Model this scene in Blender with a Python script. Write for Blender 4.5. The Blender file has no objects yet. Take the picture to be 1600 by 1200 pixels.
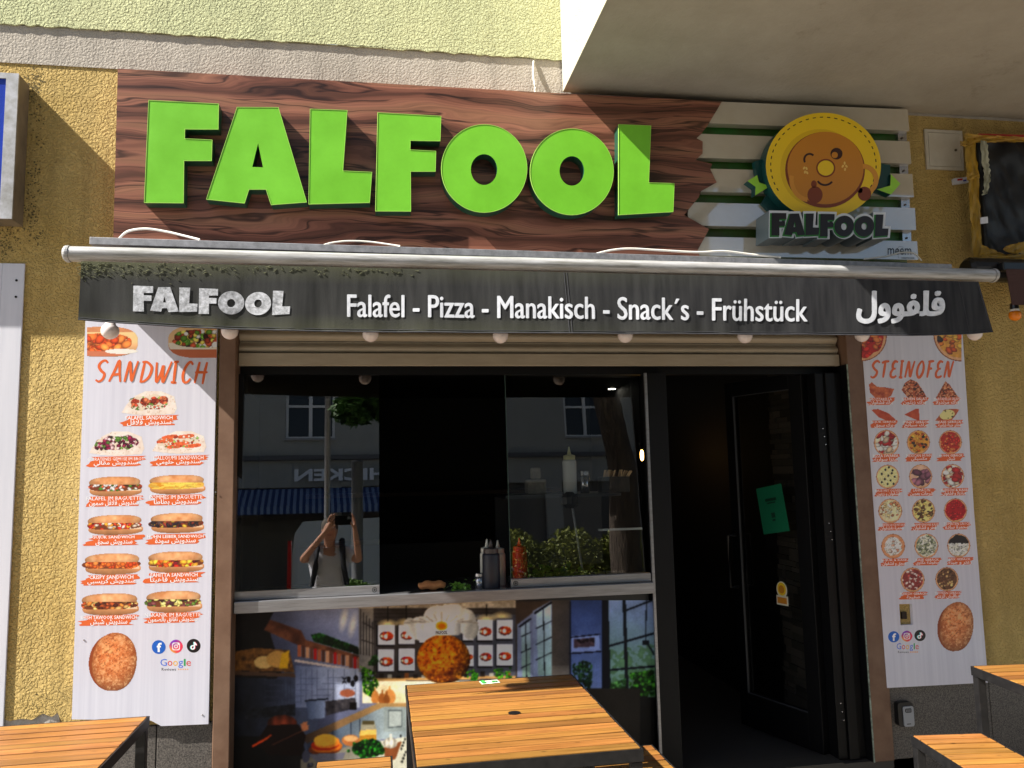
import bpy, bmesh, math, random, unicodedata
import numpy as np
from mathutils import Vector, Matrix
from mathutils.geometry import tessellate_polygon

# ------------------------------------------------------------------ camera, world, sun, exposure
C = bpy.context.scene.collection
sc = bpy.context.scene
DIST, CZ, FPX = 4.1, 1.75, 1234.2
cam_r = np.array([0.98632505, -0.16335533, -0.02186165])
cam_u = np.array([0.00356816, -0.11145002, 0.99376363])
cam_f = np.array([0.16477307, 0.98025197, 0.10934307])
cam_d = bpy.data.cameras.new('camera')
cam_d.sensor_width = 36; cam_d.lens = FPX / 1600 * 36; cam_d.clip_start = 0.05; cam_d.clip_end = 300
cam = bpy.data.objects.new('camera', cam_d); C.objects.link(cam)
cam.matrix_world = Matrix(((cam_r[0], cam_u[0], -cam_f[0], 0), (cam_r[1], cam_u[1], -cam_f[1], -DIST),
                           (cam_r[2], cam_u[2], -cam_f[2], CZ), (0, 0, 0, 1)))
sc.camera = cam

SUN = Vector((4.1, 1.0, -4.25)).normalized()          # the way the light travels
elev = math.asin(-SUN.z)
azim = math.atan2(-SUN.x, -SUN.y)                     # compass angle of the sun seen from the place
w = bpy.data.worlds.new('World'); sc.world = w; w.use_nodes = True
nt = w.node_tree; sky = nt.nodes.new('ShaderNodeTexSky')
sky.sky_type = 'NISHITA'; sky.sun_disc = False; sky.sun_elevation = elev; sky.sun_rotation = azim
sky.air_density = 1.0; sky.dust_density = 1.5
bg = nt.nodes['Background']; bg.inputs['Strength'].default_value = 0.052
nt.links.new(sky.outputs[0], bg.inputs['Color'])
sd = bpy.data.lights.new('sun', 'SUN'); sd.energy = 5.0; sd.angle = math.radians(0.5); sd.color = (1, 0.955, 0.88)
so = bpy.data.objects.new('sun', sd); C.objects.link(so)
so.rotation_euler = SUN.to_track_quat('-Z', 'Y').to_euler()
sc.view_settings.view_transform = 'Standard'; sc.view_settings.look = 'None'
sc.view_settings.gamma = 1; sc.view_settings.use_curve_mapping = False
sc.view_settings.exposure = 1.45
sc.cycles.max_bounces = 8; sc.cycles.diffuse_bounces = 4; sc.cycles.glossy_bounces = 4
sc.cycles.transmission_bounces = 6; sc.cycles.transparent_max_bounces = 12
sc.cycles.use_denoising = True
sc.cycles.sample_clamp_indirect = 6

# ------------------------------------------------------------------ measuring helpers
CAM = np.array([0, -DIST, CZ])
def ray(x, y):
    return cam_f + (x - 800) / FPX * cam_r - (y - 600) / FPX * cam_u
def W(x, y, Y=0.0):                     # world point seen at (x, y), on the upright plane y = Y
    d = ray(x, y); t = (DIST + Y) / d[1]
    return Vector(CAM + d * t)
def Wn(X, Yp, Y):
    d = cam_f[None] + ((X - 800) / FPX)[:, None] * cam_r[None] - ((Yp - 600) / FPX)[:, None] * cam_u[None]
    t = (DIST + Y) / d[:, 1]
    return CAM[None] + d * t[:, None]
PN = ray(543, 812); PN = PN / np.linalg.norm(PN)      # the panes lean a little: their normal
PC = np.array([0.3, 0.10, 1.75])
def RM(x, y, Y):                        # place in the street mirrored to (x, y) by the panes, at depth Y
    d = ray(x, y); t = ((PC - CAM) @ PN) / (d @ PN)
    p = CAM + d * t; r = d - 2 * (d @ PN) * PN
    return Vector(p + r * ((Y - p[1]) / r[1]))

# ------------------------------------------------------------------ materials
def S(r, g, b, k=1.0):
    f = lambda c: ((c / 255 + 0.055) / 1.055) ** 2.4 if c > 10 else c / 255 / 12.92
    return (f(r) * k, f(g) * k, f(b) * k, 1)
MATS = {}
def nodes(m):
    return m.node_tree.nodes, m.node_tree.links
def mat(name, col, rough=0.6, metal=0.0, spec=0.5, var=0.0, vscale=8.0, bump=0.0, bscale=60.0, bdist=0.004,
        col2=None, coat=0.0, stretch=(1, 1, 1), rnd=0.0, emit=None, estr=0.0, detail=6, rvar=0.0):
    if name in MATS: return MATS[name]
    m = bpy.data.materials.new(name); m.use_nodes = True; N, L = nodes(m)
    b = N['Principled BSDF']
    b.inputs['Roughness'].default_value = rough; b.inputs['Metallic'].default_value = metal
    b.inputs['Specular IOR Level'].default_value = spec; b.inputs['Coat Weight'].default_value = coat
    b.inputs['Base Color'].default_value = col
    tc = N.new('ShaderNodeTexCoord'); mp = N.new('ShaderNodeMapping'); mp.inputs['Scale'].default_value = stretch
    L.new(tc.outputs['Object'], mp.inputs[0])
    out = None
    if var or col2:
        n = N.new('ShaderNodeTexNoise'); n.inputs['Scale'].default_value = vscale; n.inputs['Detail'].default_value = detail
        n.inputs['Roughness'].default_value = 0.65
        L.new(mp.outputs[0], n.inputs['Vector'])
        r = N.new('ShaderNodeValToRGB'); r.color_ramp.elements[0].position = 0.3; r.color_ramp.elements[1].position = 0.72
        c2 = col2 if col2 else tuple(c * (1 - var) for c in col[:3]) + (1,)
        r.color_ramp.elements[0].color = c2; r.color_ramp.elements[1].color = col
        L.new(n.outputs['Fac'], r.inputs[0]); out = r.outputs[0]
        if rvar:
            mr = N.new('ShaderNodeMapRange'); mr.inputs['To Min'].default_value = rough - rvar; mr.inputs['To Max'].default_value = rough + rvar
            L.new(n.outputs['Fac'], mr.inputs[0]); L.new(mr.outputs[0], b.inputs['Roughness'])
    if rnd:
        oi = N.new('ShaderNodeObjectInfo'); mm = N.new('ShaderNodeMapRange')
        mm.inputs['To Min'].default_value = 1 - rnd; mm.inputs['To Max'].default_value = 1 + rnd
        L.new(oi.outputs['Random'], mm.inputs[0])
        mx = N.new('ShaderNodeVectorMath'); mx.operation = 'SCALE'
        if out: L.new(out, mx.inputs[0])
        else: mx.inputs[0].default_value = col[:3]
        L.new(mm.outputs[0], mx.inputs['Scale']); out = mx.outputs[0]
    if out: L.new(out, b.inputs['Base Color'])
    if bump:
        n2 = N.new('ShaderNodeTexNoise'); n2.inputs['Scale'].default_value = bscale; n2.inputs['Detail'].default_value = 3
        L.new(mp.outputs[0], n2.inputs['Vector'])
        bp = N.new('ShaderNodeBump'); bp.inputs['Strength'].default_value = bump; bp.inputs['Distance'].default_value = bdist
        L.new(n2.outputs['Fac'], bp.inputs['Height']); L.new(bp.outputs[0], b.inputs['Normal'])
    if emit:
        b.inputs['Emission Color'].default_value = emit; b.inputs['Emission Strength'].default_value = estr
    MATS[name] = m
    return m

def stucco(name, c1, c2, cs, amount, scale, stain=None, smooth_below=None, streak=0.84):
    m = bpy.data.materials.new(name); m.use_nodes = True; N, L = nodes(m); b = N['Principled BSDF']
    b.inputs['Roughness'].default_value = 0.9; b.inputs['Specular IOR Level'].default_value = 0.15
    tc = N.new('ShaderNodeTexCoord')
    warp = N.new('ShaderNodeTexNoise'); warp.inputs['Scale'].default_value = scale * 0.6; warp.inputs['Detail'].default_value = 2
    L.new(tc.outputs['Object'], warp.inputs['Vector'])
    va = N.new('ShaderNodeVectorMath'); va.operation = 'MULTIPLY_ADD'; va.inputs[1].default_value = (1.2 / scale,) * 3
    L.new(warp.outputs['Color'], va.inputs[0]); L.new(tc.outputs['Object'], va.inputs[2])
    n = N.new('ShaderNodeTexNoise'); n.inputs['Scale'].default_value = scale; n.inputs['Detail'].default_value = 2.5; n.inputs['Roughness'].default_value = 0.45
    L.new(va.outputs[0], n.inputs['Vector'])
    rid = N.new('ShaderNodeMapRange'); rid.interpolation_type = 'SMOOTHSTEP'
    rid.inputs['From Min'].default_value = 0.40; rid.inputs['From Max'].default_value = 0.60
    L.new(n.outputs['Fac'], rid.inputs[0])
    fine = N.new('ShaderNodeTexNoise'); fine.inputs['Scale'].default_value = scale * 5; fine.inputs['Detail'].default_value = 3
    L.new(tc.outputs['Object'], fine.inputs['Vector'])
    ad = N.new('ShaderNodeMath'); ad.operation = 'MULTIPLY_ADD'; ad.inputs[1].default_value = 0.16
    L.new(fine.outputs['Fac'], ad.inputs[0]); L.new(rid.outputs[0], ad.inputs[2])
    bp = N.new('ShaderNodeBump'); bp.inputs['Strength'].default_value = 1.0; bp.inputs['Distance'].default_value = amount
    L.new(ad.outputs[0], bp.inputs['Height']); L.new(bp.outputs[0], b.inputs['Normal'])
    big = N.new('ShaderNodeTexNoise'); big.inputs['Scale'].default_value = cs; big.inputs['Detail'].default_value = 7; big.inputs['Roughness'].default_value = 0.7
    L.new(tc.outputs['Object'], big.inputs['Vector'])
    r = N.new('ShaderNodeValToRGB'); r.color_ramp.elements[0].position = 0.35; r.color_ramp.elements[1].position = 0.65
    r.color_ramp.elements[0].color = c2; r.color_ramp.elements[1].color = c1
    L.new(big.outputs['Fac'], r.inputs[0])
    out = r.outputs[0]
    if stain:                                         # grime collected in the pits, in patches
        st = N.new('ShaderNodeTexNoise'); st.inputs['Scale'].default_value = 2.3; st.inputs['Detail'].default_value = 9; st.inputs['Roughness'].default_value = 0.8
        L.new(tc.outputs['Object'], st.inputs['Vector'])
        sr = N.new('ShaderNodeMapRange'); sr.inputs['From Min'].default_value = 0.60; sr.inputs['From Max'].default_value = 0.74
        L.new(st.outputs['Fac'], sr.inputs[0])
        sm = N.new('ShaderNodeMath'); sm.operation = 'MULTIPLY'; sm.inputs[1].default_value = 0.7
        L.new(sr.outputs[0], sm.inputs[0])
        mx = N.new('ShaderNodeMix'); mx.data_type = 'RGBA'; mx.inputs['B'].default_value = stain
        L.new(sm.outputs[0], mx.inputs['Factor']); L.new(out, mx.inputs['A']); out = mx.outputs['Result']
    sk_ = N.new('ShaderNodeMapping'); sk_.inputs['Scale'].default_value = (7, 1, 0.7); L.new(tc.outputs['Object'], sk_.inputs[0])
    sn = N.new('ShaderNodeTexNoise'); sn.inputs['Scale'].default_value = 1.6; sn.inputs['Detail'].default_value = 7; L.new(sk_.outputs[0], sn.inputs['Vector'])
    sr2 = N.new('ShaderNodeMapRange'); sr2.inputs['From Min'].default_value = 0.42; sr2.inputs['From Max'].default_value = 0.7; sr2.inputs['To Min'].default_value = 1.04 if streak < 1 else 1; sr2.inputs['To Max'].default_value = streak; L.new(sn.outputs['Fac'], sr2.inputs[0])
    sv2 = N.new('ShaderNodeVectorMath'); sv2.operation = 'SCALE'; L.new(out, sv2.inputs[0]); L.new(sr2.outputs[0], sv2.inputs['Scale']); out = sv2.outputs[0]
    L.new(out, b.inputs['Base Color'])
    return m

def print_mat(name, rough=0.35, wear=0.12, coat=0.0):   # flat print: the colours are those printed
    m = bpy.data.materials.new(name); m.use_nodes = True; N, L = nodes(m); b = N['Principled BSDF']
    a = N.new('ShaderNodeAttribute'); a.attribute_name = 'ink'
    tc = N.new('ShaderNodeTexCoord'); n = N.new('ShaderNodeTexNoise'); n.inputs['Scale'].default_value = 18; n.inputs['Detail'].default_value = 8
    L.new(tc.outputs['Object'], n.inputs['Vector'])
    mr = N.new('ShaderNodeMapRange'); mr.inputs['To Min'].default_value = 1 - wear; mr.inputs['To Max'].default_value = 1 + wear
    L.new(n.outputs['Fac'], mr.inputs[0])
    v = N.new('ShaderNodeVectorMath'); v.operation = 'SCALE'; L.new(a.outputs['Color'], v.inputs[0]); L.new(mr.outputs[0], v.inputs['Scale'])
    L.new(v.outputs[0], b.inputs['Base Color']); b.inputs['Roughness'].default_value = rough; b.inputs['Coat Weight'].default_value = coat
    return m
PRINT = print_mat('printed_vinyl', 0.38, 0.06)
MURAL = print_mat('printed_mural', 0.45, 0.10, 0.0)
MURAL.node_tree.nodes['Principled BSDF'].inputs['Specular IOR Level'].default_value = 0.2

def wood_sign_mat():
    m = bpy.data.materials.new('printed_dark_wood_grain'); m.use_nodes = True; N, L = nodes(m); b = N['Principled BSDF']
    tc = N.new('ShaderNodeTexCoord'); mp = N.new('ShaderNodeMapping'); mp.inputs['Scale'].default_value = (0.55, 1, 2.6)
    L.new(tc.outputs['Object'], mp.inputs[0])
    warp = N.new('ShaderNodeTexNoise'); warp.inputs['Scale'].default_value = 1.7; warp.inputs['Detail'].default_value = 3
    L.new(mp.outputs[0], warp.inputs['Vector'])
    va = N.new('ShaderNodeVectorMath'); va.operation = 'MULTIPLY_ADD'; va.inputs[1].default_value = (0.9, 0, 0.75)
    L.new(warp.outputs['Color'], va.inputs[0]); L.new(mp.outputs[0], va.inputs[2])
    wv = N.new('ShaderNodeTexWave'); wv.wave_type = 'BANDS'; wv.bands_direction = 'Z'; wv.inputs['Scale'].default_value = 0.8
    wv.inputs['Distortion'].default_value = 2.2; wv.inputs['Detail'].default_value = 4; wv.inputs['Detail Scale'].default_value = 1.6; wv.inputs['Detail Roughness'].default_value = 0.6
    L.new(va.outputs[0], wv.inputs['Vector'])
    r = N.new('ShaderNodeValToRGB'); e = r.color_ramp.elements
    e[0].position = 0.0; e[0].color = S(96, 60, 46); e[1].position = 1.0; e[1].color = S(152, 104, 80)
    for p, c in ((0.10, S(116, 72, 57)), (0.45, S(140, 90, 71)), (0.75, S(158, 104, 83))):
        k = e.new(p); k.color = c
    L.new(wv.outputs['Fac'], r.inputs[0])
    mp2 = N.new('ShaderNodeMapping'); mp2.inputs['Scale'].default_value = (1.2, 2, 30); L.new(va.outputs[0], mp2.inputs[0])
    g = N.new('ShaderNodeTexNoise'); g.inputs['Scale'].default_value = 1.6; g.inputs['Detail'].default_value = 12; L.new(mp2.outputs[0], g.inputs['Vector'])
    mr = N.new('ShaderNodeMapRange'); mr.inputs['From Min'].default_value = 0.3; mr.inputs['From Max'].default_value = 0.7
    mr.inputs['To Min'].default_value = 0.55; mr.inputs['To Max'].default_value = 1.2
    L.new(g.outputs['Fac'], mr.inputs[0])
    # dark cracks along the grain
    mp3 = N.new('ShaderNodeMapping'); mp3.inputs['Scale'].default_value = (0.9, 1, 5.0); L.new(va.outputs[0], mp3.inputs[0])
    vo = N.new('ShaderNodeTexNoise'); vo.inputs['Scale'].default_value = 1.3; vo.inputs['Detail'].default_value = 3; L.new(mp3.outputs[0], vo.inputs['Vector'])
    ab = N.new('ShaderNodeMath'); ab.operation = 'SUBTRACT'; ab.inputs[1].default_value = 0.5; L.new(vo.outputs['Fac'], ab.inputs[0])
    ab2 = N.new('ShaderNodeMath'); ab2.operation = 'ABSOLUTE'; L.new(ab.outputs[0], ab2.inputs[0])
    cr = N.new('ShaderNodeMapRange'); cr.inputs['From Min'].default_value = 0.004; cr.inputs['From Max'].default_value = 0.03
    cr.inputs['To Min'].default_value = 0.25; cr.inputs['To Max'].default_value = 1.0; L.new(ab2.outputs[0], cr.inputs[0])
    mu = N.new('ShaderNodeMath'); mu.operation = 'MULTIPLY'; L.new(mr.outputs[0], mu.inputs[0]); L.new(cr.outputs[0], mu.inputs[1])
    v = N.new('ShaderNodeVectorMath'); v.operation = 'SCALE'; L.new(r.outputs[0], v.inputs[0]); L.new(mu.outputs[0], v.inputs['Scale'])
    L.new(v.outputs[0], b.inputs['Base Color']); b.inputs['Roughness'].default_value = 0.33
    return m

def plank_mat():
    m = bpy.data.materials.new('oiled_table_wood'); m.use_nodes = True; N, L = nodes(m); b = N['Principled BSDF']
    tc = N.new('ShaderNodeTexCoord'); oi = N.new('ShaderNodeObjectInfo')
    off = N.new('ShaderNodeVectorMath'); off.operation = 'SCALE'; off.inputs[0].default_value = (37, 11, 23); L.new(oi.outputs['Random'], off.inputs['Scale'])
    ad = N.new('ShaderNodeVectorMath'); ad.operation = 'ADD'; L.new(tc.outputs['Object'], ad.inputs[0]); L.new(off.outputs[0], ad.inputs[1])
    mp = N.new('ShaderNodeMapping'); mp.inputs['Scale'].default_value = (1.6, 40, 40); L.new(ad.outputs[0], mp.inputs[0])
    n = N.new('ShaderNodeTexNoise'); n.inputs['Scale'].default_value = 1.5; n.inputs['Detail'].default_value = 7; n.inputs['Roughness'].default_value = 0.6
    n.inputs['Distortion'].default_value = 0.8
    L.new(mp.outputs[0], n.inputs['Vector'])
    r = N.new('ShaderNodeValToRGB'); e = r.color_ramp.elements
    e[0].position = 0.25; e[0].color = S(104, 60, 28); e[1].position = 0.75; e[1].color = S(170, 108, 56)
    k = e.new(0.5); k.color = S(150, 94, 46)
    L.new(n.outputs['Fac'], r.inputs[0])
    hs = N.new('ShaderNodeHueSaturation')
    mh = N.new('ShaderNodeMapRange'); mh.inputs['To Min'].default_value = 0.502; mh.inputs['To Max'].default_value = 0.52; L.new(oi.outputs['Random'], mh.inputs[0])
    mv = N.new('ShaderNodeMath'); mv.operation = 'MULTIPLY'; mv.inputs[1].default_value = 7.13; L.new(oi.outputs['Random'], mv.inputs[0])
    fr = N.new('ShaderNodeMath'); fr.operation = 'FRACT'; L.new(mv.outputs[0], fr.inputs[0])
    mw = N.new('ShaderNodeMapRange'); mw.inputs['To Min'].default_value = 0.66; mw.inputs['To Max'].default_value = 1.12; L.new(fr.outputs[0], mw.inputs[0])
    L.new(mh.outputs[0], hs.inputs['Hue']); L.new(mw.outputs[0], hs.inputs['Value']); L.new(r.outputs[0], hs.inputs['Color'])
    big = N.new('ShaderNodeTexNoise'); big.inputs['Scale'].default_value = 5; big.inputs['Detail'].default_value = 5; L.new(ad.outputs[0], big.inputs['Vector'])
    bm_ = N.new('ShaderNodeMapRange'); bm_.inputs['To Min'].default_value = 0.7; bm_.inputs['To Max'].default_value = 1.2; L.new(big.outputs['Fac'], bm_.inputs[0])
    mk_ = N.new('ShaderNodeMapping'); mk_.inputs['Scale'].default_value = (5, 16, 16); L.new(ad.outputs[0], mk_.inputs[0])
    vk = N.new('ShaderNodeTexVoronoi'); vk.inputs['Scale'].default_value = 1.6; L.new(mk_.outputs[0], vk.inputs['Vector'])
    kr = N.new('ShaderNodeMapRange'); kr.inputs['From Min'].default_value = 0.03; kr.inputs['From Max'].default_value = 0.14; kr.inputs['To Min'].default_value = 0.35; kr.inputs['To Max'].default_value = 1.0; L.new(vk.outputs['Distance'], kr.inputs[0])
    bk = N.new('ShaderNodeMath'); bk.operation = 'MULTIPLY'; L.new(bm_.outputs[0], bk.inputs[0]); L.new(kr.outputs[0], bk.inputs[1]); bm_ = bk
    v = N.new('ShaderNodeVectorMath'); v.operation = 'SCALE'; L.new(hs.outputs[0], v.inputs[0]); L.new(bm_.outputs[0], v.inputs['Scale'])
    L.new(v.outputs[0], b.inputs['Base Color'])
    rr = N.new('ShaderNodeMapRange'); rr.inputs['To Min'].default_value = 0.3; rr.inputs['To Max'].default_value = 0.6; L.new(n.outputs['Fac'], rr.inputs[0]); L.new(rr.outputs[0], b.inputs['Roughness'])
    bp = N.new('ShaderNodeBump'); bp.inputs['Strength'].default_value = 0.25; bp.inputs['Distance'].default_value = 0.002
    L.new(n.outputs['Fac'], bp.inputs['Height']); L.new(bp.outputs[0], b.inputs['Normal'])
    return m

def glass_mat(name, ior=1.55, tint=(0.9, 0.93, 0.92, 1), rough=0.0):
    m = bpy.data.materials.new(name); m.use_nodes = True; N, L = nodes(m); N.remove(N['Principled BSDF'])
    o = N['Material Output']; t = N.new('ShaderNodeBsdfTransparent'); t.inputs[0].default_value = tint
    g = N.new('ShaderNodeBsdfGlossy'); g.inputs['Roughness'].default_value = rough; g.inputs[0].default_value = (1, 1, 1, 1)
    f = N.new('ShaderNodeFresnel'); f.inputs['IOR'].default_value = ior
    mx = N.new('ShaderNodeMixShader'); L.new(f.outputs[0], mx.inputs[0]); L.new(t.outputs[0], mx.inputs[1]); L.new(g.outputs[0], mx.inputs[2])
    L.new(mx.outputs[0], o.inputs[0])
    return m

YEL = stucco('yellow_stucco', S(206, 179, 116), S(186, 157, 92), 1.4, 0.0062, 92, stain=S(92, 84, 52))
PALE = stucco('pale_green_stucco', S(206, 207, 160), S(192, 196, 152), 1.6, 0.006, 88, streak=0.9)
BAND = stucco('smooth_grey_render', S(186, 178, 166), S(170, 162, 150), 2.0, 0.0012, 90)
BALC = stucco('cream_render', S(192, 187, 166), S(180, 174, 152), 2.0, 0.0012, 110, streak=1.0)
SOF = stucco('soffit_paint', S(168, 160, 145), S(150, 142, 127), 1.1, 0.0006, 40, stain=S(116, 104, 88), streak=1.0)
WOODS = wood_sign_mat(); PLANK = plank_mat()
GLASS = glass_mat('window_glass', 2.15); GLASSL = glass_mat('reflecting_window_glass', 2.55); DGLASS = glass_mat('door_glass', 1.25, (0.55, 0.56, 0.55, 1))
BLACKM = mat('black_painted_steel', S(14, 14, 16), 0.45, 0.0, 0.3, col2=S(34, 33, 33), vscale=30, bump=0.2, bscale=120, bdist=0.001)
DARKFR = mat('black_door_frame', S(9, 9, 11), 0.5, spec=0.25)
ALU = mat('brushed_aluminium', S(168, 168, 172), 0.38, 0.75, col2=S(140, 138, 138), vscale=6, stretch=(1, 1, 14))
WHITEP = mat('white_board', S(216, 216, 224), 0.4, col2=S(204, 205, 214), vscale=3, stretch=(9, 1, 0.4))
BROWN = mat('brown_painted_frame', S(126, 98, 78), 0.55, col2=S(104, 76, 58), vscale=9, bump=0.15, bscale=40, bdist=0.002)
SHUT = mat('beige_shutter', S(170, 158, 138), 0.45, col2=S(154, 142, 122), vscale=5, stretch=(1, 1, 6))
GREEN = mat('green_letter_face', S(124, 205, 52), 0.34, col2=S(112, 186, 46), vscale=5, coat=0.15, rvar=0.12, bump=0.05, bscale=7, bdist=0.01)
GSIDE = mat('dark_green_letter_side', S(24, 70, 52), 0.35)
GEDGE = mat('yellow_green_trim', S(168, 216, 96), 0.4)
TEAL = mat('dark_teal_side', S(20, 68, 66), 0.35)
SLATW = mat('gloss_white_slat', S(190, 182, 166), 0.05, 0.0, 1.0, col2=S(182, 172, 152), vscale=4, coat=1.0)
MATS['gloss_white_slat'].node_tree.nodes['Principled BSDF'].inputs['Coat IOR'].default_value = 2.3
MATS['gloss_white_slat'].node_tree.nodes['Principled BSDF'].inputs['Coat Roughness'].default_value = 0.02
GBACK = mat('green_backing', S(44, 128, 40), 0.4, col2=S(70, 74, 26), vscale=5)
GRANITE = mat('speckled_granite', S(118, 112, 106), 0.45, col2=S(40, 38, 38), vscale=150, detail=2)
PLASTER = mat('old_white_plaster', S(206, 200, 192), 0.9, col2=S(120, 110, 100), vscale=14, bump=0.6, bscale=30, bdist=0.01)
AWN = mat('black_awning_fabric', S(66, 66, 70), 0.85, col2=S(44, 44, 49), vscale=5, stretch=(6, 1, 0.8), bump=0.35, bscale=400, bdist=0.0008)
LETW = mat('worn_white_print', S(232, 234, 240), 0.7, col2=S(150, 152, 158), vscale=70)
LETC = mat('clean_white_print', S(232, 234, 240), 0.7, col2=S(205, 208, 214), vscale=40)
CABLE = mat('white_cable', S(226, 222, 212), 0.5)
BULBW = mat('opal_bulb', S(226, 214, 210), 0.25, 0, 0.5)
BULBO = mat('orange_bulb', S(232, 130, 20), 0.25)
PLAB = mat('black_plastic', S(16, 16, 18), 0.3)
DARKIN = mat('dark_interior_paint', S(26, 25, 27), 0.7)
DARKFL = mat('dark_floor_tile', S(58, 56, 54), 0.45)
STONE = mat('cladding_stone', S(104, 94, 82), 0.8, rnd=0.45, col2=S(96, 90, 84), vscale=30, bump=0.5, bscale=50, bdist=0.004)
STEEL = mat('stainless_steel', S(190, 190, 192), 0.25, 0.9)
PAVE = mat('concrete_paving', S(150, 144, 134), 0.85, col2=S(124, 118, 108), vscale=6)
ASPH = mat('asphalt', S(72, 72, 74), 0.85, col2=S(58, 58, 60), vscale=25)
def flat(name, r, g, b, rough=0.4, **k): return mat(name, S(r, g, b), rough, **k)

# ------------------------------------------------------------------ object helpers
LOC = {}
def setp(o, label=None, cat=None, group=None, kind=None):
    for k, v in (('label', label), ('category', cat), ('group', group), ('kind', kind)):
        if v: o[k] = v
    return o
def thing(name, loc, label, cat, group=None, kind=None, rotz=0):
    o = bpy.data.objects.new(name, None); C.objects.link(o); o.location = loc; o.rotation_euler[2] = rotz
    o.empty_display_size = 0.1; LOC[o.name] = Vector(loc)
    return setp(o, label, cat, group, kind)
class MB:
    def __init__(s): s.v = []; s.f = []; s.m = []; s.mi = 0; s.c = None; s.cols = []
    def add(s, vs, fs):
        n = len(s.v); s.v += [tuple(p) for p in vs]; s.f += [tuple(i + n for i in f) for f in fs]; s.m += [s.mi] * len(fs)
        if s.c is not None: s.cols += [s.c] * len(vs)
        return s
    def box(s, x0, x1, y0, y1, z0, z1):
        s.add([(x0, y0, z0), (x1, y0, z0), (x1, y1, z0), (x0, y1, z0), (x0, y0, z1), (x1, y0, z1), (x1, y1, z1), (x0, y1, z1)],
              [(0, 3, 2, 1), (4, 5, 6, 7), (0, 1, 5, 4), (1, 2, 6, 5), (2, 3, 7, 6), (3, 0, 4, 7)]); return s
    def prism(s, pts, y0, y1, holes=(), caps=(1, 0), side_mi=None):   # xz outline, front at y0 (towards the street), back y1
        loops = [pts] + list(holes); tri = tessellate_polygon([[Vector((p[0], p[1], 0)) for p in l] for l in loops])
        fl = [p for l in loops for p in l]
        base = s.mi
        if caps[0]:
            fs = []
            for t in tri:
                a, b, c = (fl[i] for i in t)
                ar = (b[0] - a[0]) * (c[1] - a[1]) - (b[1] - a[1]) * (c[0] - a[0])
                fs.append(tuple(t) if ar > 0 else tuple(reversed(t)))
            s.add([(p[0], y0, p[1]) for p in fl], fs)
        if caps[1]: s.add([(p[0], y1, p[1]) for p in fl], [tuple(t) for t in tri])
        if y1 != y0:
            if side_mi is not None: s.mi = side_mi
            for l in loops:
                n = len(l); s.add([(p[0], y0, p[1]) for p in l] + [(p[0], y1, p[1]) for p in l],
                                  [(i, (i + 1) % n, n + (i + 1) % n, n + i) for i in range(n)])
            s.mi = base
        return s
    def tube(s, pts, r, n=8, caps=True):
        pts = [Vector(p) for p in pts]; rs = r if hasattr(r, '__len__') else [r] * len(pts); vs = []; fs = []
        up = Vector((0, 0, 1))
        for i, p in enumerate(pts):
            d = (pts[min(i + 1, len(pts) - 1)] - pts[max(i - 1, 0)]).normalized()
            a = d.cross(up)
            if a.length < 0.05: a = d.cross(Vector((0, 1, 0)))
            a.normalize(); b = d.cross(a)
            for k in range(n):
                t = 2 * math.pi * k / n; vs.append(p + (a * math.cos(t) + b * math.sin(t)) * rs[i])
        for i in range(len(pts) - 1):
            for k in range(n):
                k2 = (k + 1) % n; fs.append((i * n + k, i * n + k2, (i + 1) * n + k2, (i + 1) * n + k))
        if caps: fs.append(tuple(range(n))); fs.append(tuple((len(pts) - 1) * n + k for k in reversed(range(n))))
        s.add(vs, fs); return s
    def lathe(s, c, prof, n=24):            # profile (r, z) round an upright axis at c
        vs = []; fs = []
        for r, z in prof:
            for k in range(n):
                t = 2 * math.pi * k / n; vs.append((c[0] + r * math.cos(t), c[1] + r * math.sin(t), c[2] + z))
        for i in range(len(prof) - 1):
            for k in range(n):
                k2 = (k + 1) % n; fs.append((i * n + k, i * n + k2, (i + 1) * n + k2, (i + 1) * n + k))
        fs.append(tuple(reversed(range(n)))); fs.append(tuple((len(prof) - 1) * n + k for k in range(n)))
        s.add(vs, fs); return s
    def build(s, name, m, parent=None, smooth=False, bevel=0, world=True):
        me = bpy.data.meshes.new(name)
        off = Vector((0, 0, 0))
        if parent is not None and world:
            q = parent
            while q is not None: off += Vector(q.location); q = q.parent
        me.from_pydata([(p[0] - off.x, p[1] - off.y, p[2] - off.z) for p in s.v], [], s.f)
        for x in (m if isinstance(m, (list, tuple)) else [m]): me.materials.append(x)
        me.polygons.foreach_set('material_index', s.m)
        if s.cols:
            a = me.color_attributes.new('ink', 'FLOAT_COLOR', 'POINT')
            a.data.foreach_set('color', np.array(s.cols, dtype=np.float32).ravel())
        if smooth: me.shade_smooth() if hasattr(me, 'shade_smooth') else me.polygons.foreach_set('use_smooth', [True] * len(me.polygons))
        me.update()
        o = bpy.data.objects.new(name, me); C.objects.link(o)
        if parent is not None: o.parent = parent
        if bevel:
            b = o.modifiers.new('bevel', 'BEVEL'); b.width = bevel; b.segments = 2; b.limit_method = 'ANGLE'; b.angle_limit = 0.6
        return o
def one(name, loc, mbuild, m, label, cat, group=None, **k):      # a thing that is one mesh, origin at loc
    o = mbuild.build(name, m, None, **k)
    for v in o.data.vertices: v.co -= Vector(loc)
    o.location = loc; return setp(o, label, cat, group)
def copy_tree(o, parent=None):
    c = o.copy(); C.objects.link(c); c.parent = parent
    for ch in o.children: copy_tree(ch, c)
    return c

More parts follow.
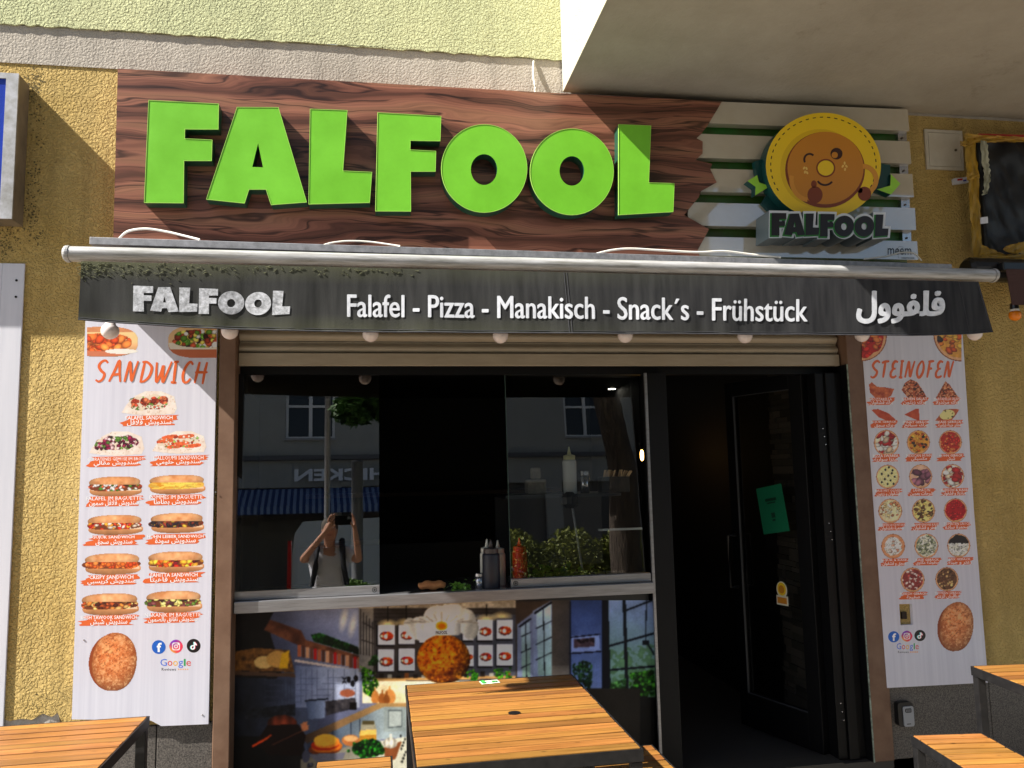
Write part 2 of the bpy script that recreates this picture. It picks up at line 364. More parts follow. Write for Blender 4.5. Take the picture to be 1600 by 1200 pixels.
def pxpoly(pts, Y, sx=1 / 1.0, ox=0, oy=0):      # photo pixels to (x, z) on the plane y = Y
    out = []
    for p in pts:
        q = W(ox + p[0] * sx, oy + p[1] * sx, Y); out.append((q.x, q.z))
    return out
def ellpts(cx, cy, rx, ry, n=40, a0=0, a1=2 * math.pi, rot=0):
    full = abs(a1 - a0 - 2 * math.pi) < 1e-6; m = n if full else n + 1; o = []
    for i in range(m):
        t = a0 + (a1 - a0) * i / n; x = rx * math.cos(t); y = ry * math.sin(t)
        o.append((cx + x * math.cos(rot) - y * math.sin(rot), cy + x * math.sin(rot) + y * math.cos(rot)))
    return o
def offset_poly(pts, d):
    n = len(pts); area = sum(pts[i][0] * pts[(i + 1) % n][1] - pts[(i + 1) % n][0] * pts[i][1] for i in range(n))
    if area < 0: d = -d
    out = []
    for i in range(n):
        p0 = Vector(pts[i - 1]); p1 = Vector(pts[i]); p2 = Vector(pts[(i + 1) % n])
        e1 = (p1 - p0).normalized(); e2 = (p2 - p1).normalized()
        n1 = Vector((e1.y, -e1.x)); n2 = Vector((e2.y, -e2.x)); b = n1 + n2
        if b.length < 0.2: b = n1
        b.normalize(); k = d / max(0.45, b.dot(n1)); out.append((p1.x + b.x * k, p1.y + b.y * k))
    return out
def stroke(mb, pts, wds, Y, tap=True):            # flat ribbon along an xz polyline
    n = len(pts); L = []; R = []
    for i in range(n):
        a = Vector(pts[max(i - 1, 0)]); b = Vector(pts[min(i + 1, n - 1)]); d = (b - a).normalized(); nn = Vector((-d.y, d.x))
        w_ = wds[i] if hasattr(wds, '__len__') else wds
        p = Vector(pts[i]); L.append(p + nn * w_ / 2); R.append(p - nn * w_ / 2)
    vs = [(p.x, Y - 0.000012 * i, p.y) for i, p in enumerate(L)] + [(p.x, Y - 0.000012 * i, p.y) for i, p in enumerate(R)]
    mb.add(vs, [(i, n + i, n + i + 1, i + 1) for i in range(n - 1)])
def smooth_line(pts, k=5):
    out = []
    for i in range(len(pts) - 1):
        p0 = pts[max(i - 1, 0)]; p1 = pts[i]; p2 = pts[i + 1]; p3 = pts[min(i + 2, len(pts) - 1)]
        for j in range(k):
            t = j / k
            out.append(tuple(0.5 * (2 * p1[a] + (p2[a] - p0[a]) * t + (2 * p0[a] - 5 * p1[a] + 4 * p2[a] - p3[a]) * t * t + (3 * p1[a] - p0[a] - 3 * p2[a] + p3[a]) * t ** 3) for a in range(len(p1))))
    out.append(tuple(pts[-1])); return out

# Arabic joining: contextual letter forms, written out right to left
FORMS = {}
for cp in list(range(0xFE80, 0xFEFD)) + [0xFEF5, 0xFEFB]:
    d = unicodedata.decomposition(chr(cp)).split()
    if len(d) == 2 and d[0][0] == '<': FORMS.setdefault(chr(int(d[1], 16)), {})[d[0][1:-1]] = chr(cp)
NONJOIN = set('اأإآدذرزوؤةى')
def arabic(t):
    out = []; i = 0; t = t.replace('ى', 'ي') if False else t
    seq = []
    while i < len(t):
        if t[i] == 'ل' and i + 1 < len(t) and t[i + 1] == 'ا': seq.append('LA'); i += 2
        else: seq.append(t[i]); i += 1
    def joins_next(c): return c in FORMS and c not in NONJOIN
    def joins_prev(c): return c == 'LA' or c in FORMS
    for i, c in enumerate(seq):
        pv = i > 0 and joins_next(seq[i - 1]) and joins_prev(c)
        nx = i + 1 < len(seq) and joins_prev(seq[i + 1]) and joins_next(c)
        if c == 'LA': out.append(chr(0xFEFC) if pv else chr(0xFEFB)); continue
        if c not in FORMS: out.append(c); continue
        F = FORMS[c]; key = 'medial' if pv and nx else 'final' if pv else 'initial' if nx else 'isolated'
        out.append(F.get(key) or F.get('final' if pv else 'isolated') or c)
    return ''.join(reversed(out))
def text_verts(txt, bold=0.0, res=3, shear=0.0):
    if 'M' in txt: bold = 0.0                        # outline growth breaks this letter
    cu = bpy.data.curves.new('t', 'FONT'); cu.body = txt; cu.size = 1; cu.resolution_u = res; cu.offset = bold; cu.shear = shear
    ob = bpy.data.objects.new('t', cu); me = bpy.data.meshes.new_from_object(ob)
    vs = np.array([v.co[:2] for v in me.vertices]) if len(me.vertices) else np.zeros((0, 2))
    me.calc_loop_triangles(); fs = [tuple(t.vertices) for t in me.loop_triangles]
    bpy.data.objects.remove(ob); bpy.data.curves.remove(cu); bpy.data.meshes.remove(me)
    return vs, fs
def put_text(mb, txt, corners, Y, bold=0.0, res=3, shear=0.0, color=None):
    """fit the text into the photo quad corners = (left x, top y, right x, bottom y[, slope])"""
    vs, fs = text_verts(txt, bold, res, shear)
    if not len(vs): return
    mn = vs.min(0); mx = vs.max(0); x0, y0, x1, y1 = corners[:4]; sl = corners[4] if len(corners) > 4 else 0.0
    u = (vs[:, 0] - mn[0]) / (mx[0] - mn[0]); v = (vs[:, 1] - mn[1]) / (mx[1] - mn[1])
    PX = x0 + u * (x1 - x0); PY = y1 + v * (y0 - y1) + u * (x1 - x0) * sl
    P = Wn(PX, PY, Y)
    if len(fs) and any(ord(ch) > 0x600 for ch in txt):     # overlapping glyphs sit a hair apart
        par = list(range(len(vs)))
        def fd(a):
            while par[a] != a: par[a] = par[par[a]]; a = par[a]
            return a
        for f_ in fs:
            for b_ in f_[1:]: par[fd(f_[0])] = fd(b_)
        ids = {}
        for i_ in range(len(vs)): P[i_, 1] -= (0.0001 if Y < -0.5 else 0.00004) * (ids.setdefault(fd(i_), len(ids)) % 7)
    if color is not None: mb.c = color
    mb.add([tuple(p) for p in P], fs)

# ------------------------------------------------------------------ pixel paints for flat print
def lattice(X, Y, sc_, seed):
    rs = np.random.RandomState(seed); T = rs.rand(64, 64); x = X / sc_; y = Y / sc_
    xi = np.floor(x).astype(int); yi = np.floor(y).astype(int); fx = x - xi; fy = y - yi; fx = fx * fx * (3 - 2 * fx); fy = fy * fy * (3 - 2 * fy)
    g = lambda a, b: T[a % 64, b % 64]
    return (g(xi, yi) * (1 - fx) + g(xi + 1, yi) * fx) * (1 - fy) + (g(xi, yi + 1) * (1 - fx) + g(xi + 1, yi + 1) * fx) * fy
def fbm(X, Y, sc_, seed): return 0.55 * lattice(X, Y, sc_, seed) + 0.3 * lattice(X, Y, sc_ / 2.1, seed + 1) + 0.15 * lattice(X, Y, sc_ / 4.3, seed + 2)
class Paint:
    def __init__(s, x0, y0, x1, y1, step=0.8):
        s.nx = max(2, int((x1 - x0) / step) + 1); s.ny = max(2, int((y1 - y0) / step) + 1)
        s.X, s.Y = np.meshgrid(np.linspace(x0, x1, s.nx), np.linspace(y0, y1, s.ny)); s.C = np.zeros(s.X.shape + (3,)); s.A = np.zeros(s.X.shape, bool)
    def fill(s, m, col, a=1.0, shade=None):
        c = np.array(col, float)
        if c.ndim == 1: c = np.broadcast_to(c, s.C.shape)
        if shade is not None: c = c * shade[..., None]
        a_ = (a if np.ndim(a) else np.full(s.X.shape, float(a)))
        am = np.where(m, a_, 0)[..., None]
        s.C = s.C * (1 - am) + c * am; s.A |= (m & (a_ > 0.3))
    def ell(s, cx, cy, rx, ry, rot=0, p=2.0, wob=0.0, seed=0):
        dx = s.X - cx; dy = s.Y - cy; u = (dx * math.cos(rot) + dy * math.sin(rot)) / rx; v = (-dx * math.sin(rot) + dy * math.cos(rot)) / ry
        r = (np.abs(u) ** p + np.abs(v) ** p) ** (1 / p)
        if wob: r = r + (lattice(s.X, s.Y, max(rx, ry) * 0.3, seed) - 0.5) * wob
        return r
    def poly(s, pts):
        m = np.zeros(s.X.shape, bool); n = len(pts)
        for i in range(n):
            x0, y0 = pts[i]; x1, y1 = pts[(i + 1) % n]
            if y0 == y1: continue
            c = ((s.Y >= min(y0, y1)) & (s.Y < max(y0, y1))) & (s.X < (x1 - x0) * (s.Y - y0) / (y1 - y0) + x0); m ^= c
        return m
    def line(s, x0, y0, x1, y1, w_, col, a=1.0):
        dx, dy = x1 - x0, y1 - y0; L = math.hypot(dx, dy); t = np.clip(((s.X - x0) * dx + (s.Y - y0) * dy) / L ** 2, 0, 1)
        d = np.hypot(s.X - x0 - t * dx, s.Y - y0 - t * dy); s.fill(d < w_ / 2, col, a)
    def blobs(s, mask, n, r, cols, seed, asp=1.0):
        rs = np.random.RandomState(seed); ys, xs = np.nonzero(mask)
        if not len(ys): return
        for _ in range(n):
            k = rs.randint(len(ys)); cx = s.X[ys[k], xs[k]]; cy = s.Y[ys[k], xs[k]]; q = rs.uniform(0.6, 1.3) * r; rot = rs.uniform(-1, 1)
            e = s.ell(cx, cy, q * asp, q, rot); c = np.array(cols[rs.randint(len(cols))]) * rs.uniform(0.8, 1.15)
            s.fill((e < 1) & mask, c, 1, shade=np.clip(1.25 - 0.6 * e ** 2 - 0.12 * (s.Y - cy) / q, 0.35, 1.4))
    def mesh(s, name, Y, mtl, parent, gain=None, gam=1.0):
        C_ = np.clip(s.C, 0, 255) / 255; L = np.where(C_ > 0.04045, ((C_ + 0.055) / 1.055) ** 2.4, C_ / 12.92)
        if gam != 1.0: L = 0.95 * (L / 0.85) ** gam
        if gain is not None: L = L * gain[..., None]
        L = np.clip(L, 0, 0.85)
        idx = np.arange(s.nx * s.ny).reshape(s.ny, s.nx); A = s.A
        q = A[:-1, :-1] & A[1:, :-1] & A[:-1, 1:] & A[1:, 1:]
        f = np.stack([idx[1:, :-1][q], idx[1:, 1:][q], idx[:-1, 1:][q], idx[:-1, :-1][q]], 1)
        used = np.unique(f); remap = np.zeros(s.nx * s.ny, int); remap[used] = np.arange(len(used)); f = remap[f]
        P = Wn(s.X.ravel()[used], s.Y.ravel()[used], Y)
        off = np.zeros(3); qq = parent
        while qq is not None: off += np.array(qq.location); qq = qq.parent
        P = P - off
        me = bpy.data.meshes.new(name); me.vertices.add(len(P)); me.vertices.foreach_set('co', P.astype(np.float32).ravel())
        me.loops.add(f.size); me.loops.foreach_set('vertex_index', f.ravel()); me.polygons.add(len(f)); me.polygons.foreach_set('loop_start', np.arange(len(f)) * 4)
        me.polygons.foreach_set('loop_total', np.full(len(f), 4)); me.update(calc_edges=True); me.materials.append(mtl)
        a = me.color_attributes.new('ink', 'FLOAT_COLOR', 'POINT')
        col = np.ones((len(used), 4), np.float32); col[:, :3] = L.reshape(-1, 3)[used]; a.data.foreach_set('color', col.ravel())
        o = bpy.data.objects.new(name, me); C.objects.link(o); o.parent = parent; return o
# ------------------------------------------------------------------ ground and building
g = MB().box(-30, 30, -5.2, -0.0, -0.3, 0.0).build('pavement', PAVE); g['kind'] = 'structure'
g = MB().box(-30, 30, -5.35, -5.2, -0.3, -0.005).build('kerb', mat('granite_kerb', S(150, 146, 140), 0.8, col2=S(110, 108, 104), vscale=60)); g['kind'] = 'structure'
g = MB().box(-60, 60, -18.5, -5.35, -0.4, -0.13).build('road', ASPH); g['kind'] = 'structure'
g = MB().box(-60, 60, -26, -18.5, -0.4, 0.0).build('far_pavement', PAVE); g['kind'] = 'structure'
g = MB().box(-200, 200, -200, 200, -0.9, -0.45).build('ground', PAVE); g['kind'] = 'structure'
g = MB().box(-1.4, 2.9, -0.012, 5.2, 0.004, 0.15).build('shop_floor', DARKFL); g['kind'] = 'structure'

B = thing('apartment_building', (1, 0, 0), 'yellow rendered building front with cream balcony and pale green wall above the sign', 'building')
random.seed(4)
XL, XR = -0.787, 2.735
jag = []
x = -6.0
while x < -1.45:
    jag.append((x, 0.665 + random.uniform(-0.022, 0.03))); x += random.uniform(0.02, 0.05)
MB().prism(jag + [(-1.44, 0.60), (XL, 0.60), (XL, 2.55), (XR, 2.55), (XR, 0.56), (8, 0.56), (8, 3.83), (-6, 3.83)], 0, 0.3, caps=(1, 0)).build('stucco_wall', YEL, B)
MB().prism([(-6, 3.83), (8, 3.83), (8, 4.03), (-6, 4.03)], -0.004, 0.3).build('render_band', BAND, B)
lip = [(-6 + i * 0.035, 4.03 + random.uniform(-0.006, 0.006)) for i in range(400)]
MB().prism(lip + [(8, 8.5), (-6, 8.5)], -0.014, 0.3).build('upper_wall', PALE, B)
MB().box(-6, XL, 0.006, 0.3, 0.47, 0.60).build('broken_plaster', PLASTER, B)
MB().prism([(-6, 0.45), (-1.44, 0.45)] + [(a, b + 0.01) for a, b in reversed(jag)], 0.007, 0.02).build('plaster_edge', PLASTER, B)
xs = -6.0
while xs < XL - 0.05:
    x1 = min(xs + 0.62, XL); MB().box(xs + 0.002, x1 - 0.002, -0.012, 0.25, 0.0, 0.596 if x1 > -1.4 else 0.53).build('granite_slab', GRANITE, B, bevel=0.003); xs += 0.62
xs = XR
while xs < 6:
    MB().box(xs + 0.002, xs + 0.62, -0.012, 0.25, 0.0, 0.558).build('granite_slab', GRANITE, B, bevel=0.003); xs += 0.622
# balcony: one slab with parapet, open cheek towards the left
bal = MB(); bal.box(1.012, 7.2, -1.52, -0.016, 3.84, 4.0); bal.build('balcony_slab', [SOF], B)
bal = MB(); bal.box(1.010, 1.13, -1.525, -0.016, 3.842, 4.95); bal.box(1.13, 7.2, -1.525, -1.40, 3.842, 4.95); bal.build('balcony_parapet', BALC, B)
# room behind the front
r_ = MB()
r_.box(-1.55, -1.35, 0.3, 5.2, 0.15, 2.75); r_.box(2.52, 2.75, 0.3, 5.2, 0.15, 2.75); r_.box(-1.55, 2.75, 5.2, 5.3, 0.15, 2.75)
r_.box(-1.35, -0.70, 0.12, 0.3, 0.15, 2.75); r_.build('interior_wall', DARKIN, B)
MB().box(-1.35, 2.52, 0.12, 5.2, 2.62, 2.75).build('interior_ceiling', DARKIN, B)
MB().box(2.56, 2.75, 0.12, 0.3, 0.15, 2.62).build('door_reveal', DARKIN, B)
sm_ = None
random.seed(9); z = 0.16
while z < 2.45:
    h = random.choice((0.03, 0.035, 0.045, 0.05)); y = 0.13
    while y < 0.66:
        l = random.choice((0.1, 0.15, 0.2, 0.26)); d = random.uniform(0.0, 0.018); y2 = min(y + l, 0.66)
        if y2 - y > 0.03: MB().box(2.49 - d, 2.56, y, y2 - 0.003, z, z + h - 0.003).build('cladding_stone', STONE, B)
        y += l
    z += h
# frames round the opening
MB().box(XL, -0.709, -0.03, 0.12, 0.15, 2.52).build('opening_frame', BROWN, B, bevel=0.004)
MB().box(2.617, XR, -0.03, 0.12, 0.15, 2.52).build('opening_frame', BROWN, B, bevel=0.004)
MB().box(2.607, 2.6165, -0.026, 0.12, 0.15, 2.31).build('frame_lining', DARKFR, B)
MB().box(2.611, 2.6165, -0.033, -0.0265, 0.15, 2.31).build('frame_edge', mat('flaking_green_edge', S(170, 186, 170), 0.6, col2=S(60, 66, 60), vscale=40), B)
MB().box(-0.709, 2.617, 0.10, 0.16, 2.27, 2.36).build('top_rail', DARKFR, B)
MB().box(-0.709, -0.685, 0.06, 0.12, 1.19, 2.27).build('window_jamb', DARKFR, B)

def mould(x0, y0, x1, y1, n, seed, big=0.012):     # flakes of dark mould growing in patches on the render
    rs = random.Random(seed); m = MB(); seeds = [(rs.uniform(x0, x1), rs.uniform(y0, y1)) for _ in range(max(3, n // 40))]
    for _ in range(n):
        a, b = rs.choice(seeds); q = W(a + rs.gauss(0, (x1 - x0) * 0.12 + 2), b + rs.gauss(0, (y1 - y0) * 0.10 + 2), 0); r = 0.8 * big * rs.uniform(0.1, 1) ** 2.2; k = rs.randint(4, 7)
        y = -0.0006 - 0.0004 * rs.random(); pts = [(q.x + r * rs.uniform(0.3, 1.1) * math.cos(6.283 * i / k), y, q.z + r * rs.uniform(0.3, 1.1) * math.sin(6.283 * i / k)) for i in range(k)]
        m.add(pts, [tuple(range(k))])
    o = m.build('mould_patch', mat('dark_mould', S(124, 108, 62), 0.95, col2=S(66, 60, 40), vscale=50), B); o['kind'] = 'stuff'
mould(44, 118, 66, 330, 330, 1, .009); mould(30, 320, 64, 380, 260, 2, .009); mould(0, 350, 50, 404, 200, 3, .009); mould(48, 118, 62, 160, 250, 9, .008)
mould(1508, 528, 1556, 596, 130, 4, .007); mould(1516, 600, 1540, 700, 50, 5, .006); mould(1425, 280, 1440, 300, 24, 6, .006); mould(1440, 205, 1512, 290, 60, 7, .004); mould(60, 1080, 110, 1116, 90, 8, .006)
# roller shutter: curved slats rolled down a little way
sh = thing('roller_shutter', (0.95, 0.04, 2.4), 'beige roller shutter pulled up behind the black awning valance', 'shutter')
zs = [2.377, 2.441, 2.505]
MB().box(-0.706, 2.607, 0.03, 0.06, 2.310, 2.375).build('bottom_bar', SHUT, sh, bevel=0.003)
for z in zs:
    m = MB(); prof = [(0.060 - 0.022 * math.sin(math.pi * min(1, t / 8 * 1.15)) , z + 0.061 * t / 8) for t in range(9)]
    vs = [(-0.706, a, b) for a, b in prof] + [(2.607, a, b) for a, b in prof]; m.add(vs, [(i, 9 + i, 10 + i, i + 1) for i in range(8)])
    m.build('shutter_slat', SHUT, sh, smooth=True)

# ------------------------------------------------------------------ serving counter, windows, mural
ct = thing('serving_counter', (0.35, 0.1, 0.15), 'low serving counter with steel sill and printed kitchen mural below the windows', 'counter')
MB().box(-0.705, 1.43, 0.0, 0.03, 1.089, 1.146).build('steel_sill', ALU, ct, bevel=0.003)
MB().box(-0.705, 1.43, 0.03, 0.55, 1.10, 1.144).build('counter_top', STEEL, ct)
MB().box(-0.705, 1.43, 0.092, 0.12, 0.15, 1.10).build('front_panel', mat('dark_panel', S(30, 32, 36), 0.3), ct)
MB().box(1.434, 1.448, 0.034, 0.05, 0.20, 2.27).build('corner_post', ALU, ct)
MB().box(1.449, 1.56, 0.04, 0.14, 0.15, 2.27).build('door_post', DARKFR, ct)
MB().box(1.422, 1.462, 0.015, 0.075, 0.15, 0.20).build('post_foot', STEEL, ct)

def pane(pxl, pxr, ztop, zbot, yoff, lab, latch_left):
    t = thing('sliding_window', (W((pxl + pxr) / 2, 800, 0.1).x, 0.1, zbot), lab, 'window', group='sliding windows over the counter')
    pc = Vector(PC) + Vector((0, yoff, 0)); n = Vector(PN)
    def pt(x, z, o=0): return (x, pc.y - (n.x * (x - pc.x) + n.z * (z - pc.z)) / n.y + o, z)
    xl, xr = W(pxl, 900, 0.1).x, W(pxr, 900, 0.1).x
    if pxl > 700: xr = 1.430
    m = MB()
    for o in (0,):
        m.add([pt(xl, zbot, o), pt(xr, zbot, o), pt(xr, ztop, o), pt(xl, ztop, o)], [(0, 1, 2, 3)])
    m.build('glass_pane', GLASSL if pxl < 500 else GLASS, t)
    MB().add([pt(xl - 0.003, zbot), pt(xl, zbot), pt(xl, ztop), pt(xl - 0.003, ztop), pt(xl - 0.003, zbot, 0.008), pt(xl, zbot, 0.008), pt(xl, ztop, 0.008), pt(xl - 0.003, ztop, 0.008)],
             [(0, 1, 2, 3), (0, 4, 7, 3), (1, 5, 6, 2)]).build('glass_edge', flat('green_glass_edge', 70, 90, 84, 0.2), t)
    MB().box(xl - 0.004, xr, 0.045, 0.075, zbot - 0.044, zbot).build('bottom_rail', ALU, t, bevel=0.002)
    if latch_left is not None:
        lx = xr - 0.025 if not latch_left else xl + 0.02; m = MB()
        vs = []; 
        m.add([(lx + r * math.cos(a), 0.043, zbot - 0.022 + r * math.sin(a)) for r in (0.013, 0.009) for a in [i * math.pi / 10 for i in range(20)]],
              [(i, (i + 1) % 20, 20 + (i + 1) % 20, 20 + i) for i in range(20)])
        m.add([(lx + 0.006 * math.cos(i * math.pi / 6), 0.043, zbot - 0.022 + 0.006 * math.sin(i * math.pi / 6)) for i in range(12)], [tuple(range(12))])
        m.build('lock', flat('dark_lock', 60, 60, 62), t)
    return t
pane(366, 593, 2.268, 1.19, 0.0, 'closed left sliding window pane reflecting street and photographer', False)
pane(797, 1010, 2.268, 1.19, -0.02, 'right sliding window pane in front of the red squeeze bottle', True)

# mural: everything is painted in the coordinates of the print
P = Paint(363, 938, 1024, 1212, 1.15)
X, Y_ = P.X, P.Y
def grad(c0, c1, t): t = np.clip(t, 0, 1)[..., None]; return np.array(c0) * (1 - t) + np.array(c1) * t
full = np.ones(X.shape, bool)
P.fill(full, grad((58, 60, 78), (160, 164, 186), (X - 380) / 190 - (Y_ - 1000) / 400))
P.A[:] = True
nz = fbm(X, Y_, 14, 3); nf = fbm(X, Y_, 5, 8)
# left wall, lit spots of a lamp on it
for cx, cy in ((537, 968), (551, 977)): P.fill(P.ell(cx, cy, 8, 24, 0.2) < 1, (235, 225, 205), np.clip(1 - P.ell(cx, cy, 8, 24, 0.2), 0, 1) * 0.9)
P.fill(P.poly([(363, 940), (430, 950), (418, 975), (440, 1050), (430, 1062), (363, 1062)]), grad((24, 22, 26), (52, 42, 40), nz))
P.fill(P.poly([(363, 1058), (470, 1062), (500, 1120), (470, 1212), (363, 1212)]), grad((32, 36, 46), (88, 94, 112), (X - 363) / 110 + (nz - 0.5) * 0.5))
# wooden shelves
P.fill(P.poly([(422, 968), (470, 985), (478, 1000), (560, 1024), (565, 1031), (470, 1010), (412, 984)]), grad((70, 42, 32), (150, 104, 76), nz))
P.fill(P.poly([(365, 1018), (400, 1012), (452, 1016), (460, 1050), (365, 1048)]), grad((60, 42, 26), (172, 128, 70), nf))
P.fill(P.ell(412, 1035, 15, 10) < 1, (196, 168, 116)); P.fill(P.ell(434, 1030, 18, 13) < 1, (186, 150, 92)); P.fill(P.poly([(436, 1044), (440, 1022), (452, 1016), (450, 1044)]), (196, 160, 50))
P.fill(P.poly([(365, 1048), (460, 1052), (462, 1058), (365, 1055)]), (100, 78, 62))
for i in range(16):
    x_ = 468 + i * 6.2; P.fill((abs(X - x_) < 2.6) & (Y_ > 1008 + i * 1.3) & (Y_ < 1026 + i * 1.3), [(168, 108, 80), (96, 66, 54), (190, 150, 120), (120, 84, 70), (176, 40, 36)][i % 5])
P.fill(P.poly([(460, 1030), (585, 1050), (585, 1053), (460, 1034)]), (190, 176, 166))
P.fill(P.poly([(565, 1022), (600, 1033), (600, 1037), (565, 1027)]), (190, 160, 130))
P.blobs(P.poly([(486, 992), (500, 989), (530, 1000), (562, 1012), (564, 1024), (530, 1014), (490, 1002)]), 90, 5, [(24, 58, 22), (40, 88, 34), (16, 40, 16)], 5)
# tiled splashback
P.fill((X > 462) & (X < 562) & (Y_ > 1040 + (X - 462) * 0.05) & (Y_ < 1105), grad((110, 118, 142), (176, 180, 192), (X - 450) / 110 + (nz - 0.5) * 0.3))
for i in range(11): P.line(470 + i * 8.5, 1046, 470 + i * 8.5, 1100, 0.8, (88, 92, 110), 0.6)
for i in range(5): P.line(414, 1062 + i * 9, 556, 1058 + i * 9, 0.8, (88, 92, 110), 0.55)
for i in range(10): P.line(414 + i * 5, 1060, 414 + i * 5, 1100, 0.8, (66, 70, 84), 0.7)
# black hob and pots
P.fill(P.poly([(388, 1108), (462, 1100), (462, 1118), (380, 1124)]), grad((26, 28, 34), (70, 74, 84), nf))
P.fill(P.poly([(478, 1094), (508, 1092), (507, 1122), (482, 1124)]), grad((90, 100, 122), (150, 160, 180), (X - 478) / 30)); P.line(477, 1095, 512, 1092, 2.2, (40, 44, 54))
P.fill(P.poly([(508, 1096), (555, 1090), (557, 1106), (510, 1118)]), grad((44, 44, 52), (110, 104, 104), nf))
P.fill(P.ell(543, 1083, 12, 6) < 1, (150, 98, 76)); P.fill((X > 547) & (X < 557) & (Y_ > 1098) & (Y_ < 1109), (24, 22, 24))
for a, b in ((545, 1062), (551, 1068), (556, 1060)): P.fill(P.ell(a, b, 3.2, 5) < 1, (30, 30, 36))
P.line(535, 1058, 541, 1068, 1.2, (20, 20, 24)); P.line(541, 1058, 535, 1068, 1.2, (20, 20, 24))
# worktop and cupboards
P.fill(P.poly([(470, 1152), (590, 1099), (640, 1099), (640, 1106), (596, 1106), (480, 1162)]), grad((92, 74, 60), (190, 160, 116), (X - 480) / 120))
P.fill(P.poly([(480, 1162), (596, 1106), (640, 1106), (640, 1150), (560, 1160), (480, 1190)]), grad((70, 80, 98), (176, 186, 188), (X - 500) / 100))
for x_ in (520, 548, 562): P.line(x_, 1142 - (x_ - 520) * 0.45, x_, 1180, 1.2, (60, 66, 80))
P.fill(P.poly([(600, 1104), (634, 1104), (634, 1142), (600, 1144)]), (170, 178, 176)); P.fill(P.poly([(606, 1109), (628, 1109), (628, 1136), (606, 1138)]), (120, 128, 128)); P.fill(P.poly([(608, 1111), (627, 1111), (627, 1134), (608, 1136)]), (192, 198, 194))
# back wall with planks and the ceiling
P.fill(P.poly([(584, 942), (808, 940), (808, 1070), (584, 1070)]), grad((72, 64, 58), (104, 98, 98), nz))
P.fill((X > 560) & (X < 584) & (Y_ < 1050), grad((120, 116, 116), (180, 172, 160), nz))
for i in range(5): P.line(563 + i * 4.6, 952 + i * 5, 563 + i * 4.6, 1022 + i, 1.0, (52, 46, 44))
P.line(566, 972, 584, 982, 1.2, (50, 44, 42)); P.line(566, 1000, 584, 1006, 1.2, (50, 44, 42))
P.fill((X > 560) & (X < 812) & (Y_ < 950 + (X - 560) * 0.0), grad((150, 138, 122), (226, 216, 200), nf))
for i in range(4): P.line(584, 953 + i * 6, 806, 951 + i * 6, 1.0, (50, 44, 42), 0.6)
P.fill((X > 700) & (X < 806) & (Y_ > 960) & (Y_ < 1064), (118, 128, 152), 0.45)
for cx, cy in ((606, 978), (635, 976), (760, 970), (784, 966)):
    q = P.ell(cx, cy - 3, 17, 8); P.fill((q < 1) & (Y_ < cy), (250, 226, 170), np.clip(1.2 - q, 0, 1)); P.line(cx, 945, cx, cy - 8, 0.9, (20, 18, 16))
rs = random.Random(3)
frames = [(590, 976, 617, 1008), (623, 976, 648, 1006), (655, 975, 670, 1004), (723, 972, 740, 1001), (746, 969, 770, 1001), (776, 968, 801, 999),
          (590, 1015, 616, 1049), (623, 1013, 648, 1048), (723, 1009, 740, 1041), (747, 1008, 770, 1041), (776, 1007, 801, 1040)]
for (a, b, c, d) in frames:
    P.fill((X > a - 1.6) & (X < c - 1) & (Y_ > b) & (Y_ < d + 1.8), (26, 24, 26)); P.fill((X > a) & (X < c) & (Y_ > b) & (Y_ < d), (236, 234, 240))
    cx, cy = (a + c) / 2 + 1, (b + d) / 2 + 1.5; w_ = (c - a) * 0.40
    P.fill(P.ell(cx - 0.5, cy + 0.5, w_, w_ * 0.68) < 1, (50, 40, 36)); pl = P.ell(cx, cy, w_ * 0.93, w_ * 0.62) < 1; P.fill(pl, (206, 78, 42))
    P.blobs(pl & (Y_ < cy), 10, 1.6, [(190, 30, 60), (230, 120, 40), (200, 60, 30), (110, 40, 90)], int(a)); P.blobs(pl & (X > cx), 7, 1.6, [(220, 90, 40), (238, 140, 50)], int(b))
    P.fill(P.ell(cx - w_ * 0.15, cy + 1, 2.9, 3.8) < 1, (246, 240, 232)); P.fill(P.ell(cx - w_ * 0.75, cy + 0.5, 2.3, 2.2) < 1, (228, 222, 190))
P.fill((X > 584) & (X < 806) & (Y_ > 1060 - (X - 584) * 0.02) & (Y_ < 1064.5 - (X - 584) * 0.02), (206, 168, 116))
for i in range(16):
    cx = 596 + i * 13.2; P.fill((abs(X - cx) < 3.4) & (Y_ > 1052 - i * 0.2 + (i % 3) * 2) & (Y_ < 1060 - i * 0.2), [(60, 50, 44), (190, 184, 170), (40, 38, 36), (150, 100, 60)][i % 4])
P.blobs(P.poly([(728, 1050), (745, 1044), (748, 1056), (742, 1072), (732, 1066)]) | P.poly([(770, 1046), (800, 1042), (800, 1066), (794, 1060), (776, 1062)]), 60, 3, [(80, 150, 40), (120, 190, 60), (50, 110, 30)], 12, 0.6)
P.fill((X > 584) & (X < 808) & (Y_ > 1064) & (Y_ < 1072), grad((214, 204, 178), (250, 240, 214), nz))
P.fill((X > 566) & (X < 640) & (Y_ > 1071) & (Y_ < 1099), grad((214, 198, 160), (250, 240, 210), nz))
P.blobs(P.poly([(563, 1040), (586, 1050), (592, 1070), (580, 1090), (568, 1082)]), 90, 3.4, [(50, 100, 24), (110, 170, 40), (30, 70, 20)], 22, 0.5)
P.blobs(P.poly([(574, 1028), (590, 1022), (592, 1040), (576, 1040)]), 20, 3, [(40, 76, 30), (60, 100, 50)], 23)
